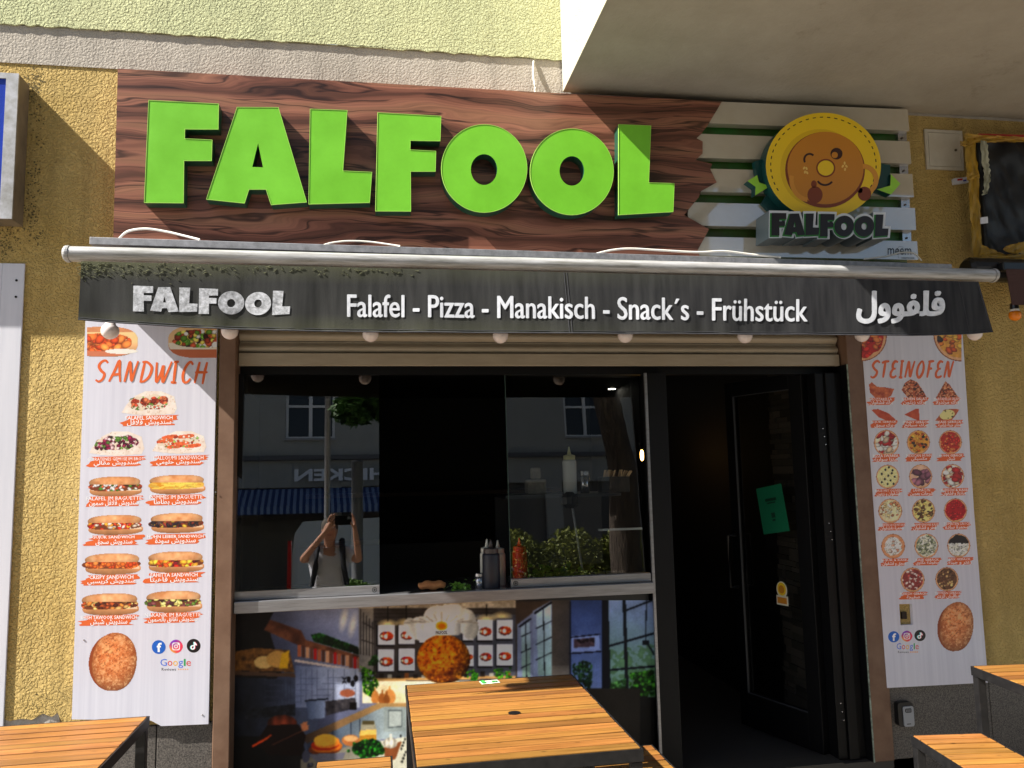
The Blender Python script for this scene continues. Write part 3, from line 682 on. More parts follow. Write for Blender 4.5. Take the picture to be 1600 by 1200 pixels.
for (cx, cy, a, b, c) in ((586, 1090, 6, 11, (206, 150, 90)), (597, 1092, 6, 9, (178, 120, 66)), (609, 1089, 9, 12, (214, 160, 100)), (604, 1093, 5, 8, (160, 106, 58))):
    P.fill((P.ell(cx, cy, a, b) < 1) & (Y_ < 1099), c); P.fill((abs(X - cx) < 1.3) & (Y_ > cy - b - 5) & (Y_ < cy), c)
# plain chef's hat over a plain ball of falafel
hat = [(660, 982, 27, 19), (683, 966, 22, 20), (706, 962, 22, 20), (724, 970, 20, 20), (735, 982, 13, 18), (640, 975, 9, 10)]
mk = np.zeros(X.shape, bool)
for h_ in hat: mk |= P.ell(*h_) < 1
mk &= (Y_ > 944)
P.fill(mk, grad((226, 220, 206), (250, 246, 238), nz), 1, shade=np.clip(1.05 - 0.28 * np.abs((X - 676) / 66) ** 2 + 0.05 * np.sin(X / 3.3 + (Y_ - 960) * 0.05 * (X - 690) / 20), 0.5, 1.1))
for k in range(-5, 6):
    bx = 690 + k * 6.5; P.line(bx, 972, 690 + k * 12.0, 956 + abs(k) * 3.5, 1.6 if k % 2 else 2.6, (150, 136, 120), 0.45)
P.fill(P.poly([(662, 974), (690, 970), (719, 974), (720, 992), (692, 993), (661, 998)]), (244, 240, 232), 1, shade=np.clip(1.0 - 0.35 * np.clip((X - 700) / 20, 0, 1) ** 2, 0, 1))
P.fill(P.ell(690, 978, 9, 6.8) < 1, (244, 184, 20)); P.fill(P.ell(690.5, 978.5, 5.6, 4.4) < 1, (222, 140, 20))
bl = P.ell(693, 1030, 41.5, 38.5); mk = (bl < 1) & (Y_ > 993 - np.abs(X - 690) * 0.02)
sph = np.sqrt(np.clip(1 - bl ** 2, 0, 1)); nb = fbm(X, Y_, 7, 41); nc = fbm(X, Y_, 3, 47)
P.fill(mk, grad((160, 78, 22), (252, 172, 50), nb * 1.4 - 0.25), 1, shade=np.clip(0.55 + 0.6 * sph - 0.25 * (X - 693) / 41 - 0.25 * (Y_ - 1030) / 38, 0.3, 1.3))
P.fill(mk & (nc > 0.62), (250, 186, 60), 0.5); P.fill(mk & (nc < 0.34), (88, 34, 12), 0.55)
# right side: windows, pillar and blue wall
P.fill(X > 806, grad((86, 78, 74), (62, 60, 66), (X - 806) / 60)); P.fill(P.poly([(806, 942), (862, 938), (840, 960), (806, 985)]), (96, 82, 72))
def win(pts, c0, c1): P.fill(P.poly(pts), grad(c0, c1, (Y_ - 950) / 100 + (nz - 0.5) * 0.4))
P.fill(P.poly([(808, 976), (834, 956), (834, 1058), (808, 1058)]), (140, 146, 168))
win([(814, 980), (828, 970), (829, 1058), (816, 1058)], (186, 200, 220), (140, 160, 150))
P.fill(P.poly([(832, 955), (862, 938), (864, 1058), (834, 1058)]), (150, 158, 182)); win([(838, 958), (861, 942), (863, 1056), (841, 1056)], (190, 206, 222), (150, 170, 168))
for x_ in (821, 849): P.line(x_, 948 if x_ > 830 else 974, x_ + 2, 1058, 1.4, (40, 42, 50))
for y_ in (985, 1010, 1034): P.line(838, y_ - 3, 863, y_ - 15, 1.3, (40, 42, 50)); P.line(814, y_ + 10, 829, y_ + 3, 1.3, (40, 42, 50))
P.line(836, 958, 862, 941, 3, (30, 32, 40)); P.line(812, 979, 829, 967, 2.5, (30, 32, 40))
P.fill((X > 862) & (X < 891), grad((98, 90, 84), (72, 68, 68), (X - 862) / 29 + (nz - 0.5) * 0.3)); P.fill((X > 862) & (X < 891) & (Y_ > 1040), (150, 144, 136), np.clip((Y_ - 1030) / 40, 0, 0.6))
P.fill((X > 891) & (X < 947), grad((62, 76, 112), (112, 126, 160), (Y_ - 950) / 130 + (nz - 0.5) * 0.2))
P.fill((X > 940) & (X < 952), (20, 24, 38)); P.line(891, 940, 891, 1060, 1.2, (30, 34, 50))
P.fill(P.poly([(892, 994), (936, 991), (938, 1018), (892, 1021)]), (122, 134, 168)); P.line(892, 996, 937, 991, 1.8, (20, 22, 36)); P.line(890, 1021, 938, 1018, 2, (20, 22, 36))
P.fill(P.poly([(897, 999), (929, 996), (929, 1010), (897, 1012)]), grad((60, 48, 58), (110, 92, 96), nf)); P.blobs(P.poly([(899, 999), (929, 997), (929, 1005), (899, 1007)]), 24, 1.8, [(30, 22, 30), (50, 36, 44)], 4)
win([(949, 935), (1024, 930), (1024, 1090), (952, 1090)], (120, 134, 160), (112, 136, 128))
fo = fbm(X, Y_, 6, 61)
P.fill((X > 952) & (Y_ > 1000 + 30 * nz) & (fo > 0.42), grad((60, 84, 66), (104, 134, 96), fo), 0.75)
for (a, b, c, d, w_) in ((975, 930, 980, 1090, 5), (1010, 936, 1009, 1000, 1.4), (950, 1010, 1024, 989, 3), (975, 955, 1024, 936, 2.4), (952, 1047, 1024, 1041, 3), (949, 935, 953, 1088, 3)): P.line(a, b, c, d, w_, (24, 30, 40))
P.fill((X > 1004) & (X < 1014) & (Y_ > 1001) & (Y_ < 1008), (24, 30, 40)); P.line(1013, 1008, 1022, 1022, 2.5, (30, 36, 46))
P.blobs(P.poly([(984, 1052), (1022, 1046), (1024, 1086), (1000, 1092), (982, 1086)]), 130, 3.4, [(40, 84, 30), (76, 130, 50), (20, 50, 20)], 71)
P.blobs(P.poly([(953, 1068), (978, 1060), (980, 1088), (953, 1088)]), 70, 3, [(60, 100, 60), (90, 130, 80), (40, 70, 40)], 72)
P.blobs(P.poly([(894, 1038), (912, 1032), (926, 1036), (925, 1082), (896, 1062)]), 160, 2.6, [(30, 56, 40), (56, 90, 56), (16, 34, 26)], 73, 0.5)
P.fill(P.poly([(925, 1080), (1024, 1090), (1030, 1212), (900, 1212)]), grad((12, 13, 17), (36, 38, 44), nz * 1.2 - 0.4)); P.fill(P.poly([(930, 1084), (952, 1086), (952, 1120), (932, 1112)]), (70, 76, 92))
P.fill((X > 640) & (X < 1000) & (Y_ > 1075), grad((120, 110, 96), (52, 48, 44), (X - 640) / 200))
# food on the worktop
P.fill(P.poly([(363, 1150), (470, 1150), (480, 1185), (640, 1150), (640, 1212), (363, 1212)]), grad((22, 20, 24), (86, 80, 76), (X - 400) / 200 + (nz - 0.5) * 0.3))
P.fill(P.poly([(470, 1186), (545, 1166), (640, 1150), (640, 1212), (470, 1212)]), grad((128, 122, 110), (214, 212, 196), (X - 520) / 90))
pk = P.ell(441, 1130, 23, 13); P.fill(pk < 1, (150, 82, 56), 1, shade=np.clip(1.1 - 0.5 * pk + 0.12 * np.sin((X - 441) / 2.4), 0.3, 1.2))
P.fill(P.poly([(418, 1133), (466, 1132), (478, 1150), (470, 1180), (420, 1180), (400, 1160)]), (44, 22, 18)); P.line(395, 1166, 418, 1153, 4, (206, 92, 40)); P.line(412, 1157, 423, 1149, 3, (190, 96, 44)); P.line(425, 1164, 476, 1140, 1.5, (120, 80, 60)); P.fill(P.ell(476, 1135, 6, 7, 0, 2, 0.6, 3) < 1, (184, 130, 96))
for i, c in enumerate(((120, 66, 36), (190, 120, 50), (172, 62, 28), (206, 140, 60), (214, 168, 76))): P.fill(P.ell(508 + (i % 2) * 3, 1170 - i * 3.4, 26 - i * 2, 9.5, -0.08) < 1, c)
P.fill(P.poly([(482, 1178), (540, 1176), (536, 1186), (494, 1190)]), (120, 118, 128)); P.fill(P.ell(548, 1157, 14, 9) < 1, (186, 130, 84)); P.fill(P.ell(548, 1154, 11, 4.5) < 1, (214, 176, 130))
P.fill(P.poly([(562, 1143), (588, 1143), (588, 1160), (562, 1164)]), (190, 146, 66)); P.fill(P.poly([(563, 1140), (588, 1139), (588, 1148), (562, 1149)]), (232, 196, 120)); P.fill(P.poly([(565, 1129), (586, 1129), (587, 1140), (563, 1141)]), (176, 170, 150)); P.fill((X > 566) & (X < 585) & (Y_ > 1126) & (Y_ < 1132), (110, 100, 70))
P.blobs(P.ell(573, 1170, 27, 15, 0, 2, 0.4, 6) < 1, 240, 3, [(26, 70, 24), (44, 108, 38), (14, 44, 16), (60, 130, 50)], 81)
P.fill(P.poly([(600, 1168), (628, 1158), (618, 1186), (602, 1190)]), (150, 100, 66)); ga = P.ell(610, 1161, 11, 8.5)
P.fill(ga < 1, (240, 232, 216), 1, shade=np.clip(1.05 - 0.35 * ga + 0.1 * np.sin((X - 610) / 1.3), 0.5, 1.1)); P.fill((abs(X - 611) < 1.6) & (Y_ > 1147) & (Y_ < 1156), (230, 220, 200))
for i in range(9): P.fill(P.ell(626 + (i * 7) % 9, 1150 + i * 5, 1.4, 1.9) < 1, (40, 40, 36))
P.fill(P.ell(478, 1182, 6, 10) < 1, (90, 90, 104)); P.blobs((X > 480) & (X < 520) & (Y_ > 1192), 8, 4, [(90, 90, 100), (60, 60, 70)], 90)
gain = 1.0 + 0.35 * np.clip((560 - X) / 30, 0, 1) + 1.3 * np.clip((X - 845) / 60, 0, 1)   # ink brightened at both ends to make up for the shade falling there
for _ in range(2):                                 # the print is a little soft
    c_ = np.pad(P.C, ((1, 1), (1, 1), (0, 0)), 'edge'); P.C = (c_[1:-1, 1:-1] * 2 + c_[:-2, 1:-1] + c_[2:, 1:-1] + c_[1:-1, :-2] + c_[1:-1, 2:]) / 6
P.C *= (0.93 + 0.28 * fbm(X, Y_, 40, 91) + 0.10 * (fbm(X, Y_, 2.5, 93) - 0.5))[..., None]
P.mesh('mural_print', 0.0895, MURAL, ct, gain, 1.5)
m = MB(); put_text(m, 'FALFOOL', (681, 986, 699, 991, -0.02), 0.0885, 0.02, 2, color=S(60, 40, 20)); m.build('print_lettering', PRINT, ct)
# ------------------------------------------------------------------ letter shapes (traced once, used at every size)
c1 = lambda pts: [(x / 2.857, y / 2.857) for x, y in pts]
c2 = lambda pts: [(520 + x / 2.857, y / 2.857) for x, y in pts]
LPX = [
    (c1([(663, 447), (977, 463), (975, 578), (826, 577), (825, 618), (948, 624), (945, 718), (822, 718), (820, 907), (643, 905)]), []),
    (c1([(1058, 478), (1243, 479), (1370, 903), (1210, 915), (1187, 846), (1112, 846), (1092, 908), (920, 890)]), [c1([(1152, 640), (1174, 747), (1126, 745)])]),
    ([(484.4, 170.1), (542.8, 172.2), (536.1, 266.7), (581.3, 268.8), (577.8, 316.8), (482, 319.2)], []),
    (c2([(200, 502), (484, 518), (480, 630), (347, 628), (346, 668), (461, 674), (459, 766), (348, 766), (349, 944), (190, 943)]), []),
    (c2(ellpts(676, 752, 192, 197, 56)), [c2(ellpts(675, 757, 59, 69, 30))]),
    (c2(ellpts(1067, 767, 187, 193, 56)), [c2(ellpts(1067, 763, 55, 66, 30))]),
    (c2([(1275, 555), (1421, 561), (1411, 815), (1525, 818), (1520, 946), (1275, 960)]), [])]
YL = -0.177                                         # front plane of the big letters
LXZ = [(pxpoly(o, YL), [pxpoly(h, YL) for h in hs]) for o, hs in LPX]
ax = [p[0] for o, _ in LXZ for p in o]; az = [p[1] for o, _ in LXZ for p in o]
bx0, bx1, bz0, bz1 = min(ax), max(ax), min(az), max(az)
def letters_in(quad, Y):                            # the same word set into another box of photo pixels: (left, right, bottom, top) at each end
    (xl, yt, yb), (xr, yt2, yb2) = quad
    p = [W(xl, yb, Y), W(xr, yb2, Y), W(xl, yt, Y), W(xr, yt2, Y)]
    def f(q):
        u = (q[0] - bx0) / (bx1 - bx0); v = (q[1] - bz0) / (bz1 - bz0)
        a = p[0].lerp(p[1], u); b = p[2].lerp(p[3], u); c = a.lerp(b, v); return (c.x, c.z)
    return [([f(q) for q in o], [[f(q) for q in h] for h in hs]) for o, hs in LXZ]

# ------------------------------------------------------------------ shop sign
YB = -0.105
sg = thing('shop_sign', (0.6, YB, 2.95), 'long wood grain shop sign with big green letters above the black awning', 'sign')
edge = [(184, 107), (877, 145.8), (1128, 158.5), (1107.6, 193), (1096, 209), (1088.5, 216), (1098, 221), (1097.7, 240), (1087, 250), (1113, 256), (1110, 264.6),
        (1119.7, 285), (1095, 299), (1092, 308), (1069, 336), (1108, 358), (1090, 391), (1100, 420), (177, 384), (177.3, 358)]
MB().prism(pxpoly(edge, YB), YB, -0.03).build('wooden_board', WOODS, sg)
for o, hs in LXZ:
    m = MB(); m.mi = 0; m.prism(o, YL, YB + 0.001, hs, caps=(1, 0), side_mi=1)
    io = offset_poly(o, -0.0022)
    n = len(o); m.mi = 2; m.add([(p[0], YL - 0.0015, p[1]) for p in o] + [(p[0], YL - 0.0015, p[1]) for p in io], [(i, (i + 1) % n, n + (i + 1) % n, n + i) for i in range(n)])
    m.add([(p[0], YL - 0.0015, p[1]) for p in o] + [(p[0], YL + 0.003, p[1]) for p in offset_poly(o, 0.0006)], [(i, n + i, n + (i + 1) % n, (i + 1) % n) for i in range(n)])
    m.build('sign_letter', [GREEN, GSIDE, GEDGE], sg)
# slatted right end over a green box
MB().prism(pxpoly([(1060, 160), (1404, 172), (1418, 420), (1060, 410)], -0.03), -0.03, -0.004).build('green_backing', GBACK, sg)
SL = [[(1119, 158.6), (1418, 171), (1421, 204.5), (1100, 192)], [(1080, 208.5), (1421, 221), (1424, 256), (1082, 246)],
      [(1095, 263.2), (1425.5, 272), (1428, 308), (1088, 299)], [(1075, 315.8), (1429.6, 325), (1431.5, 359.5), (1075, 352)], [(1085, 369.6), (1433, 377), (1435, 406), (1084, 399)]]
for q in SL: MB().prism(pxpoly(q, -0.098), -0.098, -0.045).build('white_slat', SLATW, sg, bevel=0.002)
for (a, b) in ((205, 221), (257, 272), (308.5, 325), (360, 377)):
    x = 1403 + (a - 205) * 0.045
    br = MB().prism(pxpoly([(x, a), (x + 13.5, a + 0.5), (x + 14, b), (x + 0.5, b - 0.5)], -0.06), -0.06, -0.028)
    bb = br.build('steel_bracket', STEEL, sg)
    q = W(x + 6.5, b - 5, -0.061); MB().prism([(q.x + 0.006 * math.cos(t), q.z + 0.006 * math.sin(t)) for t in [i * math.pi / 5 for i in range(10)]], -0.066, -0.06).build('screw', flat('rusty_screw', 90, 76, 66), sg)
m = MB(); put_text(m, 'meem', (1387, 387.5, 1424, 398, 0.01), -0.099, 0.004, 2); put_text(m, 'WERBETECHNIK', (1408, 402, 1429, 404, 0.01), -0.099, 0.03, 1)
stroke(m, pxpoly([(1404, 403), (1403, 396), (1402, 389), (1405, 385), (1411, 386), (1411, 389), (1406, 391), (1402, 390)], -0.099), 0.0016, -0.099)
m.build('maker_lettering', flat('black_print', 26, 26, 28), sg)

# round emblem on thick layers
YE = -0.185
em = thing('round_emblem', (W(1287, 260, YE).x, YE, W(1287, 260, YE).z), 'yellow round winking emblem with dark raised lettering on the white slats', 'emblem')
def D(pts, Y): return pxpoly(pts, Y)
yel = flat('emblem_yellow', 246, 206, 36, 0.35); yel2 = flat('emblem_yellow_shade', 228, 186, 30, 0.35)
orn = flat('emblem_orange', 206, 134, 40, 0.35); brn = flat('emblem_brown', 132, 60, 26, 0.35); dbr = flat('emblem_dark', 62, 30, 22, 0.35)
lor = flat('emblem_light_orange', 220, 150, 52, 0.35); lgr = flat('ribbon_lime', 156, 214, 60, 0.35)
cr3 = lambda x, y: (1040 + x / 2.857, y / 2.857)
dc = cr3(704.5, 739); drx, dry = 257 / 2.857, 236 / 2.857
m = MB(); m.prism(D(ellpts(*dc, drx, dry, 72), YE), YE, -0.10, caps=(1, 0), side_mi=1); m.build('yellow_disc', [yel, TEAL], em)
# ribbons behind the disc
m = MB(); m.prism(D([(1168, 283), (1183, 273.5), (1186, 285), (1203, 291), (1180, 305.5), (1180.5, 292)], -0.15), -0.15, -0.10, caps=(1, 0), side_mi=1); m.build('lime_ribbon', [lgr, TEAL], em); m = MB()
m.prism(D([(1392, 272), (1407, 287), (1392, 304), (1370, 296), (1391, 290)], -0.15), -0.15, -0.10, caps=(1, 0), side_mi=1); m.build('lime_ribbon', [lgr, TEAL], em)
m = MB(); m.prism(D([(1179, 252), (1215, 244), (1215, 300), (1187, 285), (1183, 273)], -0.135), -0.135, -0.10); m.build('teal_ribbon', TEAL, em); m = MB(); m.prism(D([(1360, 252), (1391, 258), (1390, 292), (1368, 298)], -0.135), -0.135, -0.10); m.build('teal_ribbon', TEAL, em); m = MB()
m.prism(D([(1200, 300), (1240, 330), (1215, 344), (1190, 318)], -0.12), -0.12, -0.10)
m.build('teal_ribbon', TEAL, em)
m = MB(); E = 0.0003; lay = lambda k: YE - E * k
for k in range(46):
    t = 2 * math.pi * k / 46; t2 = t + 0.062; o = []
    if 0.62 < t < 2.5: continue
    for rr, tt in ((0.925, t), (0.925, t2), (0.907, t2), (0.907, t)): o.append((dc[0] + drx * rr * math.cos(tt), dc[1] + dry * rr * math.sin(tt)))
    m.prism(D(o, lay(1)), lay(1), lay(1), caps=(1, 0))
m.build('stitching', dbr, em)
def dec(name, shapes, k, mt):
    m = MB()
    for s_ in shapes:
        o, hs = (s_ if isinstance(s_, tuple) and isinstance(s_[0], list) else (s_, []))
        m.prism(D([cr3(*p) for p in o], lay(k)), lay(k), lay(k), [D([cr3(*p) for p in h], lay(k)) for h in hs], caps=(1, 0))
    return m.build(name, mt, em)
dec('ball_shadow', [ellpts(690, 752, 178, 176, 40)], 1, yel2)
dec('ball_outline', [ellpts(712, 758, 178, 170, 48)], 2, brn)
dec('ball', [ellpts(714, 750, 170, 162, 48)], 3, orn)
def arc(cx, cy, rx, ry, a0, a1, w_, n=16):
    o = [(cx + (rx + w_ / 2) * math.cos(a0 + (a1 - a0) * i / n), cy + (ry + w_ / 2) * math.sin(a0 + (a1 - a0) * i / n)) for i in range(n + 1)]
    return o + [(cx + (rx - w_ / 2) * math.cos(a0 + (a1 - a0) * i / n), cy + (ry - w_ / 2) * math.sin(a0 + (a1 - a0) * i / n)) for i in reversed(range(n + 1))]
dec('arm', [arc(640, 800, 78, 92, math.radians(190), math.radians(95), 20)], 4, lor); dec('arm', [arc(880, 802, 60, 60, math.radians(-90), math.radians(70), 22)], 4, lor)
dec('hand', [ellpts(667, 870, 34, 38, 24), ellpts(662, 822, 13, 17, 14), ellpts(888, 865, 30, 32, 20), ellpts(868, 850, 12, 12, 12)], 5, brn)
dec('nose_ring', [ellpts(715, 750, 43, 41, 32)], 5, brn); dec('nose', [ellpts(715, 750, 36, 34, 32)], 6, yel)
dec('eye', [ellpts(763, 686, 27, 26, 26)], 5, dbr); dec('eye_shine', [ellpts(755, 692, 14, 14, 20)], 6, orn)
dec('wink', [arc(643, 712, 24, 25, math.radians(150), math.radians(315), 9)], 5, dbr)
dec('smile', [arc(712, 790, 38, 36, math.radians(150), math.radians(35), 9)], 5, dbr)
dec('sesame', [ellpts(cx, cy, 4.5, 7.5, 10, rot=r2) for cx, cy, r2 in ((618, 750, 0.5), (629, 752, -0.4), (622, 768, 0.2), (632, 771, -0.5), (799, 728, 0), (791, 742, 0.6), (807, 742, -0.6), (801, 756, 0.1))], 4, flat('sesame_yellow', 240, 200, 110))
# the word on its own thick white backing
YW = -0.25
wl = letters_in(((1205, 332.5, 368.5), (1388, 335.5, 371.5)), YW)
m = MB()
for i, (o, hs) in enumerate(wl): m.prism(offset_poly(o, 0.014), YW + 0.002 * (i % 2), -0.10, caps=(1, 0), side_mi=1)
m.build('word_backing', [flat('white_lacquer', 226, 228, 232, 0.3), flat('grey_return', 96, 108, 112, 0.3)], em)
m = MB()
for i, (o, hs) in enumerate(wl):
    q = [(a - 0.006, b - 0.005) for a, b in offset_poly(o, 0.0035)]; hq = [[(a - 0.004, b - 0.004) for a, b in h] for h in hs]; m.prism(q, YW - 0.001 - 0.0003 * (i % 2), YW - 0.001 - 0.0003 * (i % 2), hq, caps=(1, 0))
m.build('word_green_shadow', flat('word_green', 44, 130, 40, 0.35), em)
m = MB()
for i, (o, hs) in enumerate(wl): m.prism(o, YW - 0.002, YW - 0.002, hs, caps=(1, 0))
m.build('word_lettering', flat('word_black', 34, 22, 18, 0.35), em)

# ------------------------------------------------------------------ awning
aw = thing('awning', (0.85, -0.4, 2.5), 'dirty black fabric awning with silver front bar above the shop window', 'awning')
YV = -0.75; YC = -0.79
zl, zr = W(107, 398, YV).z, W(1546, 431.5, YV).z
xl, xr = W(112, 398, YV).x, W(1546, 432, YV).x
m = MB(); n = 18; R_ = 0.031
prof = []
for k in range(n):
    t = 2 * math.pi * k / n; prof.append((math.cos(t) * 0.036, math.sin(t) * R_))
vs = [(xl, YV - 0.012 + a, zl + b) for a, b in prof] + [(xr, YV - 0.012 + a, zr + b) for a, b in prof]
m.add(vs, [(k, (k + 1) % n, n + (k + 1) % n, n + k) for k in range(n)]); 
DB = mat('weathered_white_bar', S(190, 190, 192), 0.35, col2=S(118, 116, 108), vscale=8, stretch=(0.6, 8, 8), spec=0.6)
m.build('front_bar', DB, aw, smooth=True)
for x_, z_, nm in ((xl, zl, 'end_cap'), (xr, zr, 'end_cap')):
    m = MB(); s_ = -1 if x_ == xl else 1
    pr = [(1.08, 0), (1.12, 0.012), (1.06, 0.02), (0.85, 0.028)]; vs = []; fs = []
    for r2, dx in pr:
        for a, b in prof: vs.append((x_ + s_ * dx * 0.8, YV - 0.012 + a * r2, z_ + b * r2))
    for i in range(3):
        for k in range(n): fs.append((i * n + k, i * n + (k + 1) % n, (i + 1) * n + (k + 1) % n, (i + 1) * n + k))
    fs.append(tuple(3 * n + k for k in range(n))); m.add(vs, fs); m.build(nm, DB, aw)
# mould along the top of the cloth: a rough crust and stain in the material
def valance_mat():
    m = bpy.data.materials.new('mouldy_black_valance'); m.use_nodes = True; N, L = nodes(m); b = N['Principled BSDF']
    tc = N.new('ShaderNodeTexCoord'); sp = N.new('ShaderNodeSeparateXYZ'); L.new(tc.outputs['Generated'], sp.inputs[0])
    st = N.new('ShaderNodeMapping'); st.inputs['Scale'].default_value = (14, 1, 1.6); L.new(tc.outputs['Object'], st.inputs[0])
    n1 = N.new('ShaderNodeTexNoise'); n1.inputs['Scale'].default_value = 2.2; n1.inputs['Detail'].default_value = 6; L.new(st.outputs[0], n1.inputs['Vector'])
    n2 = N.new('ShaderNodeTexNoise'); n2.inputs['Scale'].default_value = 2.2; n2.inputs['Detail'].default_value = 8; n2.inputs['Roughness'].default_value = 0.7; L.new(tc.outputs['Object'], n2.inputs['Vector'])
    r = N.new('ShaderNodeValToRGB'); r.color_ramp.elements[0].position = 0.3; r.color_ramp.elements[1].position = 0.75
    r.color_ramp.elements[0].color = S(38, 38, 41); r.color_ramp.elements[1].color = S(62, 62, 63); L.new(n1.outputs['Fac'], r.inputs[0])
    # more mould to the left and along both hems
    a1 = N.new('ShaderNodeMapRange'); a1.inputs['From Min'].default_value = 0.75; a1.inputs['From Max'].default_value = 0.0; a1.inputs['To Max'].default_value = 0.5; L.new(sp.outputs['X'], a1.inputs[0])
    hz = N.new('ShaderNodeMath'); hz.operation = 'SUBTRACT'; hz.inputs[1].default_value = 0.5; L.new(sp.outputs['Z'], hz.inputs[0])
    ha = N.new('ShaderNodeMath'); ha.operation = 'ABSOLUTE'; L.new(hz.outputs[0], ha.inputs[0])
    hr = N.new('ShaderNodeMapRange'); hr.inputs['From Min'].default_value = 0.22; hr.inputs['From Max'].default_value = 0.5; hr.inputs['To Min'].default_value = 0.2; hr.inputs['To Max'].default_value = 1.6; L.new(ha.outputs[0], hr.inputs[0])
    m1 = N.new('ShaderNodeMath'); m1.operation = 'MULTIPLY'; L.new(a1.outputs[0], m1.inputs[0]); L.new(hr.outputs[0], m1.inputs[1])
    m2 = N.new('ShaderNodeMath'); m2.operation = 'MULTIPLY'; m2.use_clamp = True; L.new(m1.outputs[0], m2.inputs[0]); L.new(n2.outputs['Fac'], m2.inputs[1])
    mx = N.new('ShaderNodeMix'); mx.data_type = 'RGBA'; mx.inputs['B'].default_value = S(120, 122, 84); L.new(m2.outputs[0], mx.inputs['Factor']); L.new(r.outputs[0], mx.inputs['A'])
    L.new(mx.outputs['Result'], b.inputs['Base Color']); b.inputs['Roughness'].default_value = 0.85; b.inputs['Specular IOR Level'].default_value = 0.2
    n3 = N.new('ShaderNodeTexNoise'); n3.inputs['Scale'].default_value = 320; L.new(tc.outputs['Object'], n3.inputs['Vector'])
    bp = N.new('ShaderNodeBump'); bp.inputs['Strength'].default_value = 0.5; bp.inputs['Distance'].default_value = 0.0012; L.new(n3.outputs['Fac'], bp.inputs['Height']); L.new(bp.outputs[0], b.inputs['Normal'])
    return m
VAL = valance_mat()
botpx = [(122, 499), (200, 505), (300, 511), (450, 516), (600, 518.5), (760, 520), (885, 521), (1100, 521.5), (1330, 522.5), (1440, 523.5), (1500, 522), (1548, 519)]
toppx = [(127, 408), (1529, 440)]
def cloth_wave(u, v):
    w_ = 0.0055 * v * math.sin(u * 61) * math.sin(u * 17 + 1) + 0.008 * v * math.sin(u * 9) + 0.002 * v * math.sin(u * 140 + v * 3) * math.sin(u * 7)
    if u > 0.985: w_ -= (u - 0.985) * 1.4 * v
    return w_
def on_cloth(mb):                                   # lay print on the hanging cloth
    dg = bpy.context.evaluated_depsgraph_get(); dg.update(); from mathutils.bvhtree import BVHTree
    me = va.data; o = Vector((0, 0, 0)) + Vector(aw.location); bv = BVHTree.FromPolygons([tuple(v.co + o) for v in me.vertices], [tuple(p.vertices) for p in me.polygons])
    for i, p in enumerate(mb.v):
        h = None
        for e_, g_ in ((0, 0), (3e-4, 2e-4), (-3e-4, 3e-4), (2e-4, -4e-4)):
            h_ = bv.ray_cast(Vector((p[0] + e_, -1.0, p[2] + g_)), Vector((0, 1, 0)))[0]
            if h_ and (h is None or h_.y < h.y): h = h_
        mb.v[i] = (p[0], (h.y if h else YC) - 0.0022 + (p[1] - YP), p[2])
    return mb
def valance_point(u, v):                            # u along, v 0 at the top
    k = u * (len(botpx) - 1); i = min(int(k), len(botpx) - 2); f = k - i
    xs_ = [p[0] for p in botpx]; xx = 122 + u * (1548 - 122); j = max(q for q in range(len(xs_)) if xs_[q] <= xx + 1e-6); j = min(j, len(xs_) - 2)
    t = (xx - xs_[j]) / (xs_[j + 1] - xs_[j]); yb = botpx[j][1] * (1 - t) + botpx[j + 1][1] * t
    tx = 127 + u * (1529 - 127); ty = 408 + u * 32
    q = W(tx + (xx - tx) * v, ty + (yb - ty) * v, YC)
    wav = cloth_wave(u, v)
    return (q.x, YC + wav, q.z)
NU, NV = 150, 8
vs = [valance_point(i / NU, j / NV) for j in range(NV + 1) for i in range(NU + 1)]
m = MB(); m.add(vs, [(j * (NU + 1) + i, (j + 1) * (NU + 1) + i, (j + 1) * (NU + 1) + i + 1, j * (NU + 1) + i + 1) for j in range(NV) for i in range(NU)])
va = m.build('valance', VAL, aw, smooth=True)
# hems and the middle seam
m = MB()
m.tube([valance_point(i / 60, 1.0) for i in range(61)], 0.0032, 6); m.tube([valance_point(i / 60, 0.965) for i in range(61)], 0.0012, 4)
m.tube([valance_point(0.538, j / 8) for j in range(9)], 0.0016, 5); m.tube([valance_point(0.541, j / 8) for j in range(9)], 0.0016, 5)
m.tube([valance_point(0.978, j / 8) for j in range(9)], 0.0014, 5); m.tube([valance_point(0.999, j / 8) for j in range(9)], 0.0025, 5)
m.build('hem', AWN, aw)
# mould crust along the upper left of the cloth
m = MB(); rs = random.Random(2)
for _ in range(220):
    u = rs.random() ** 2.0 * 0.38; v = abs(rs.gauss(0, 0.13 if u < 0.16 else 0.05)) + 0.02
    if v > 0.8: continue
    p = Vector(valance_point(u, v)); q = p + Vector((rs.uniform(-0.010, 0.010), -0.002, rs.uniform(-0.006, 0.006))); r2 = q + Vector((rs.uniform(-0.012, 0.012), 0.001, rs.uniform(-0.008, 0.008)))
    m.tube([p + Vector((0, -0.002, 0)), q, r2], [0.0006, 0.0012, 0.0005], 4, caps=False)
o = m.build('mould_crust', mat('grey_green_mould', S(132, 134, 98), 0.95, col2=S(40, 42, 30), vscale=60), aw); o['kind'] = 'stuff'
YP = YC
m = MB()
for o, hs in letters_in(((208, 446, 487), (453.5, 455, 494.5)), YP): m.prism(o, YP, YP, hs, caps=(1, 0))
on_cloth(m).build('brand_lettering', mat('rubbed_white_print', S(226, 228, 234), 0.75, col2=S(120, 122, 124), vscale=60), aw)
m = MB()
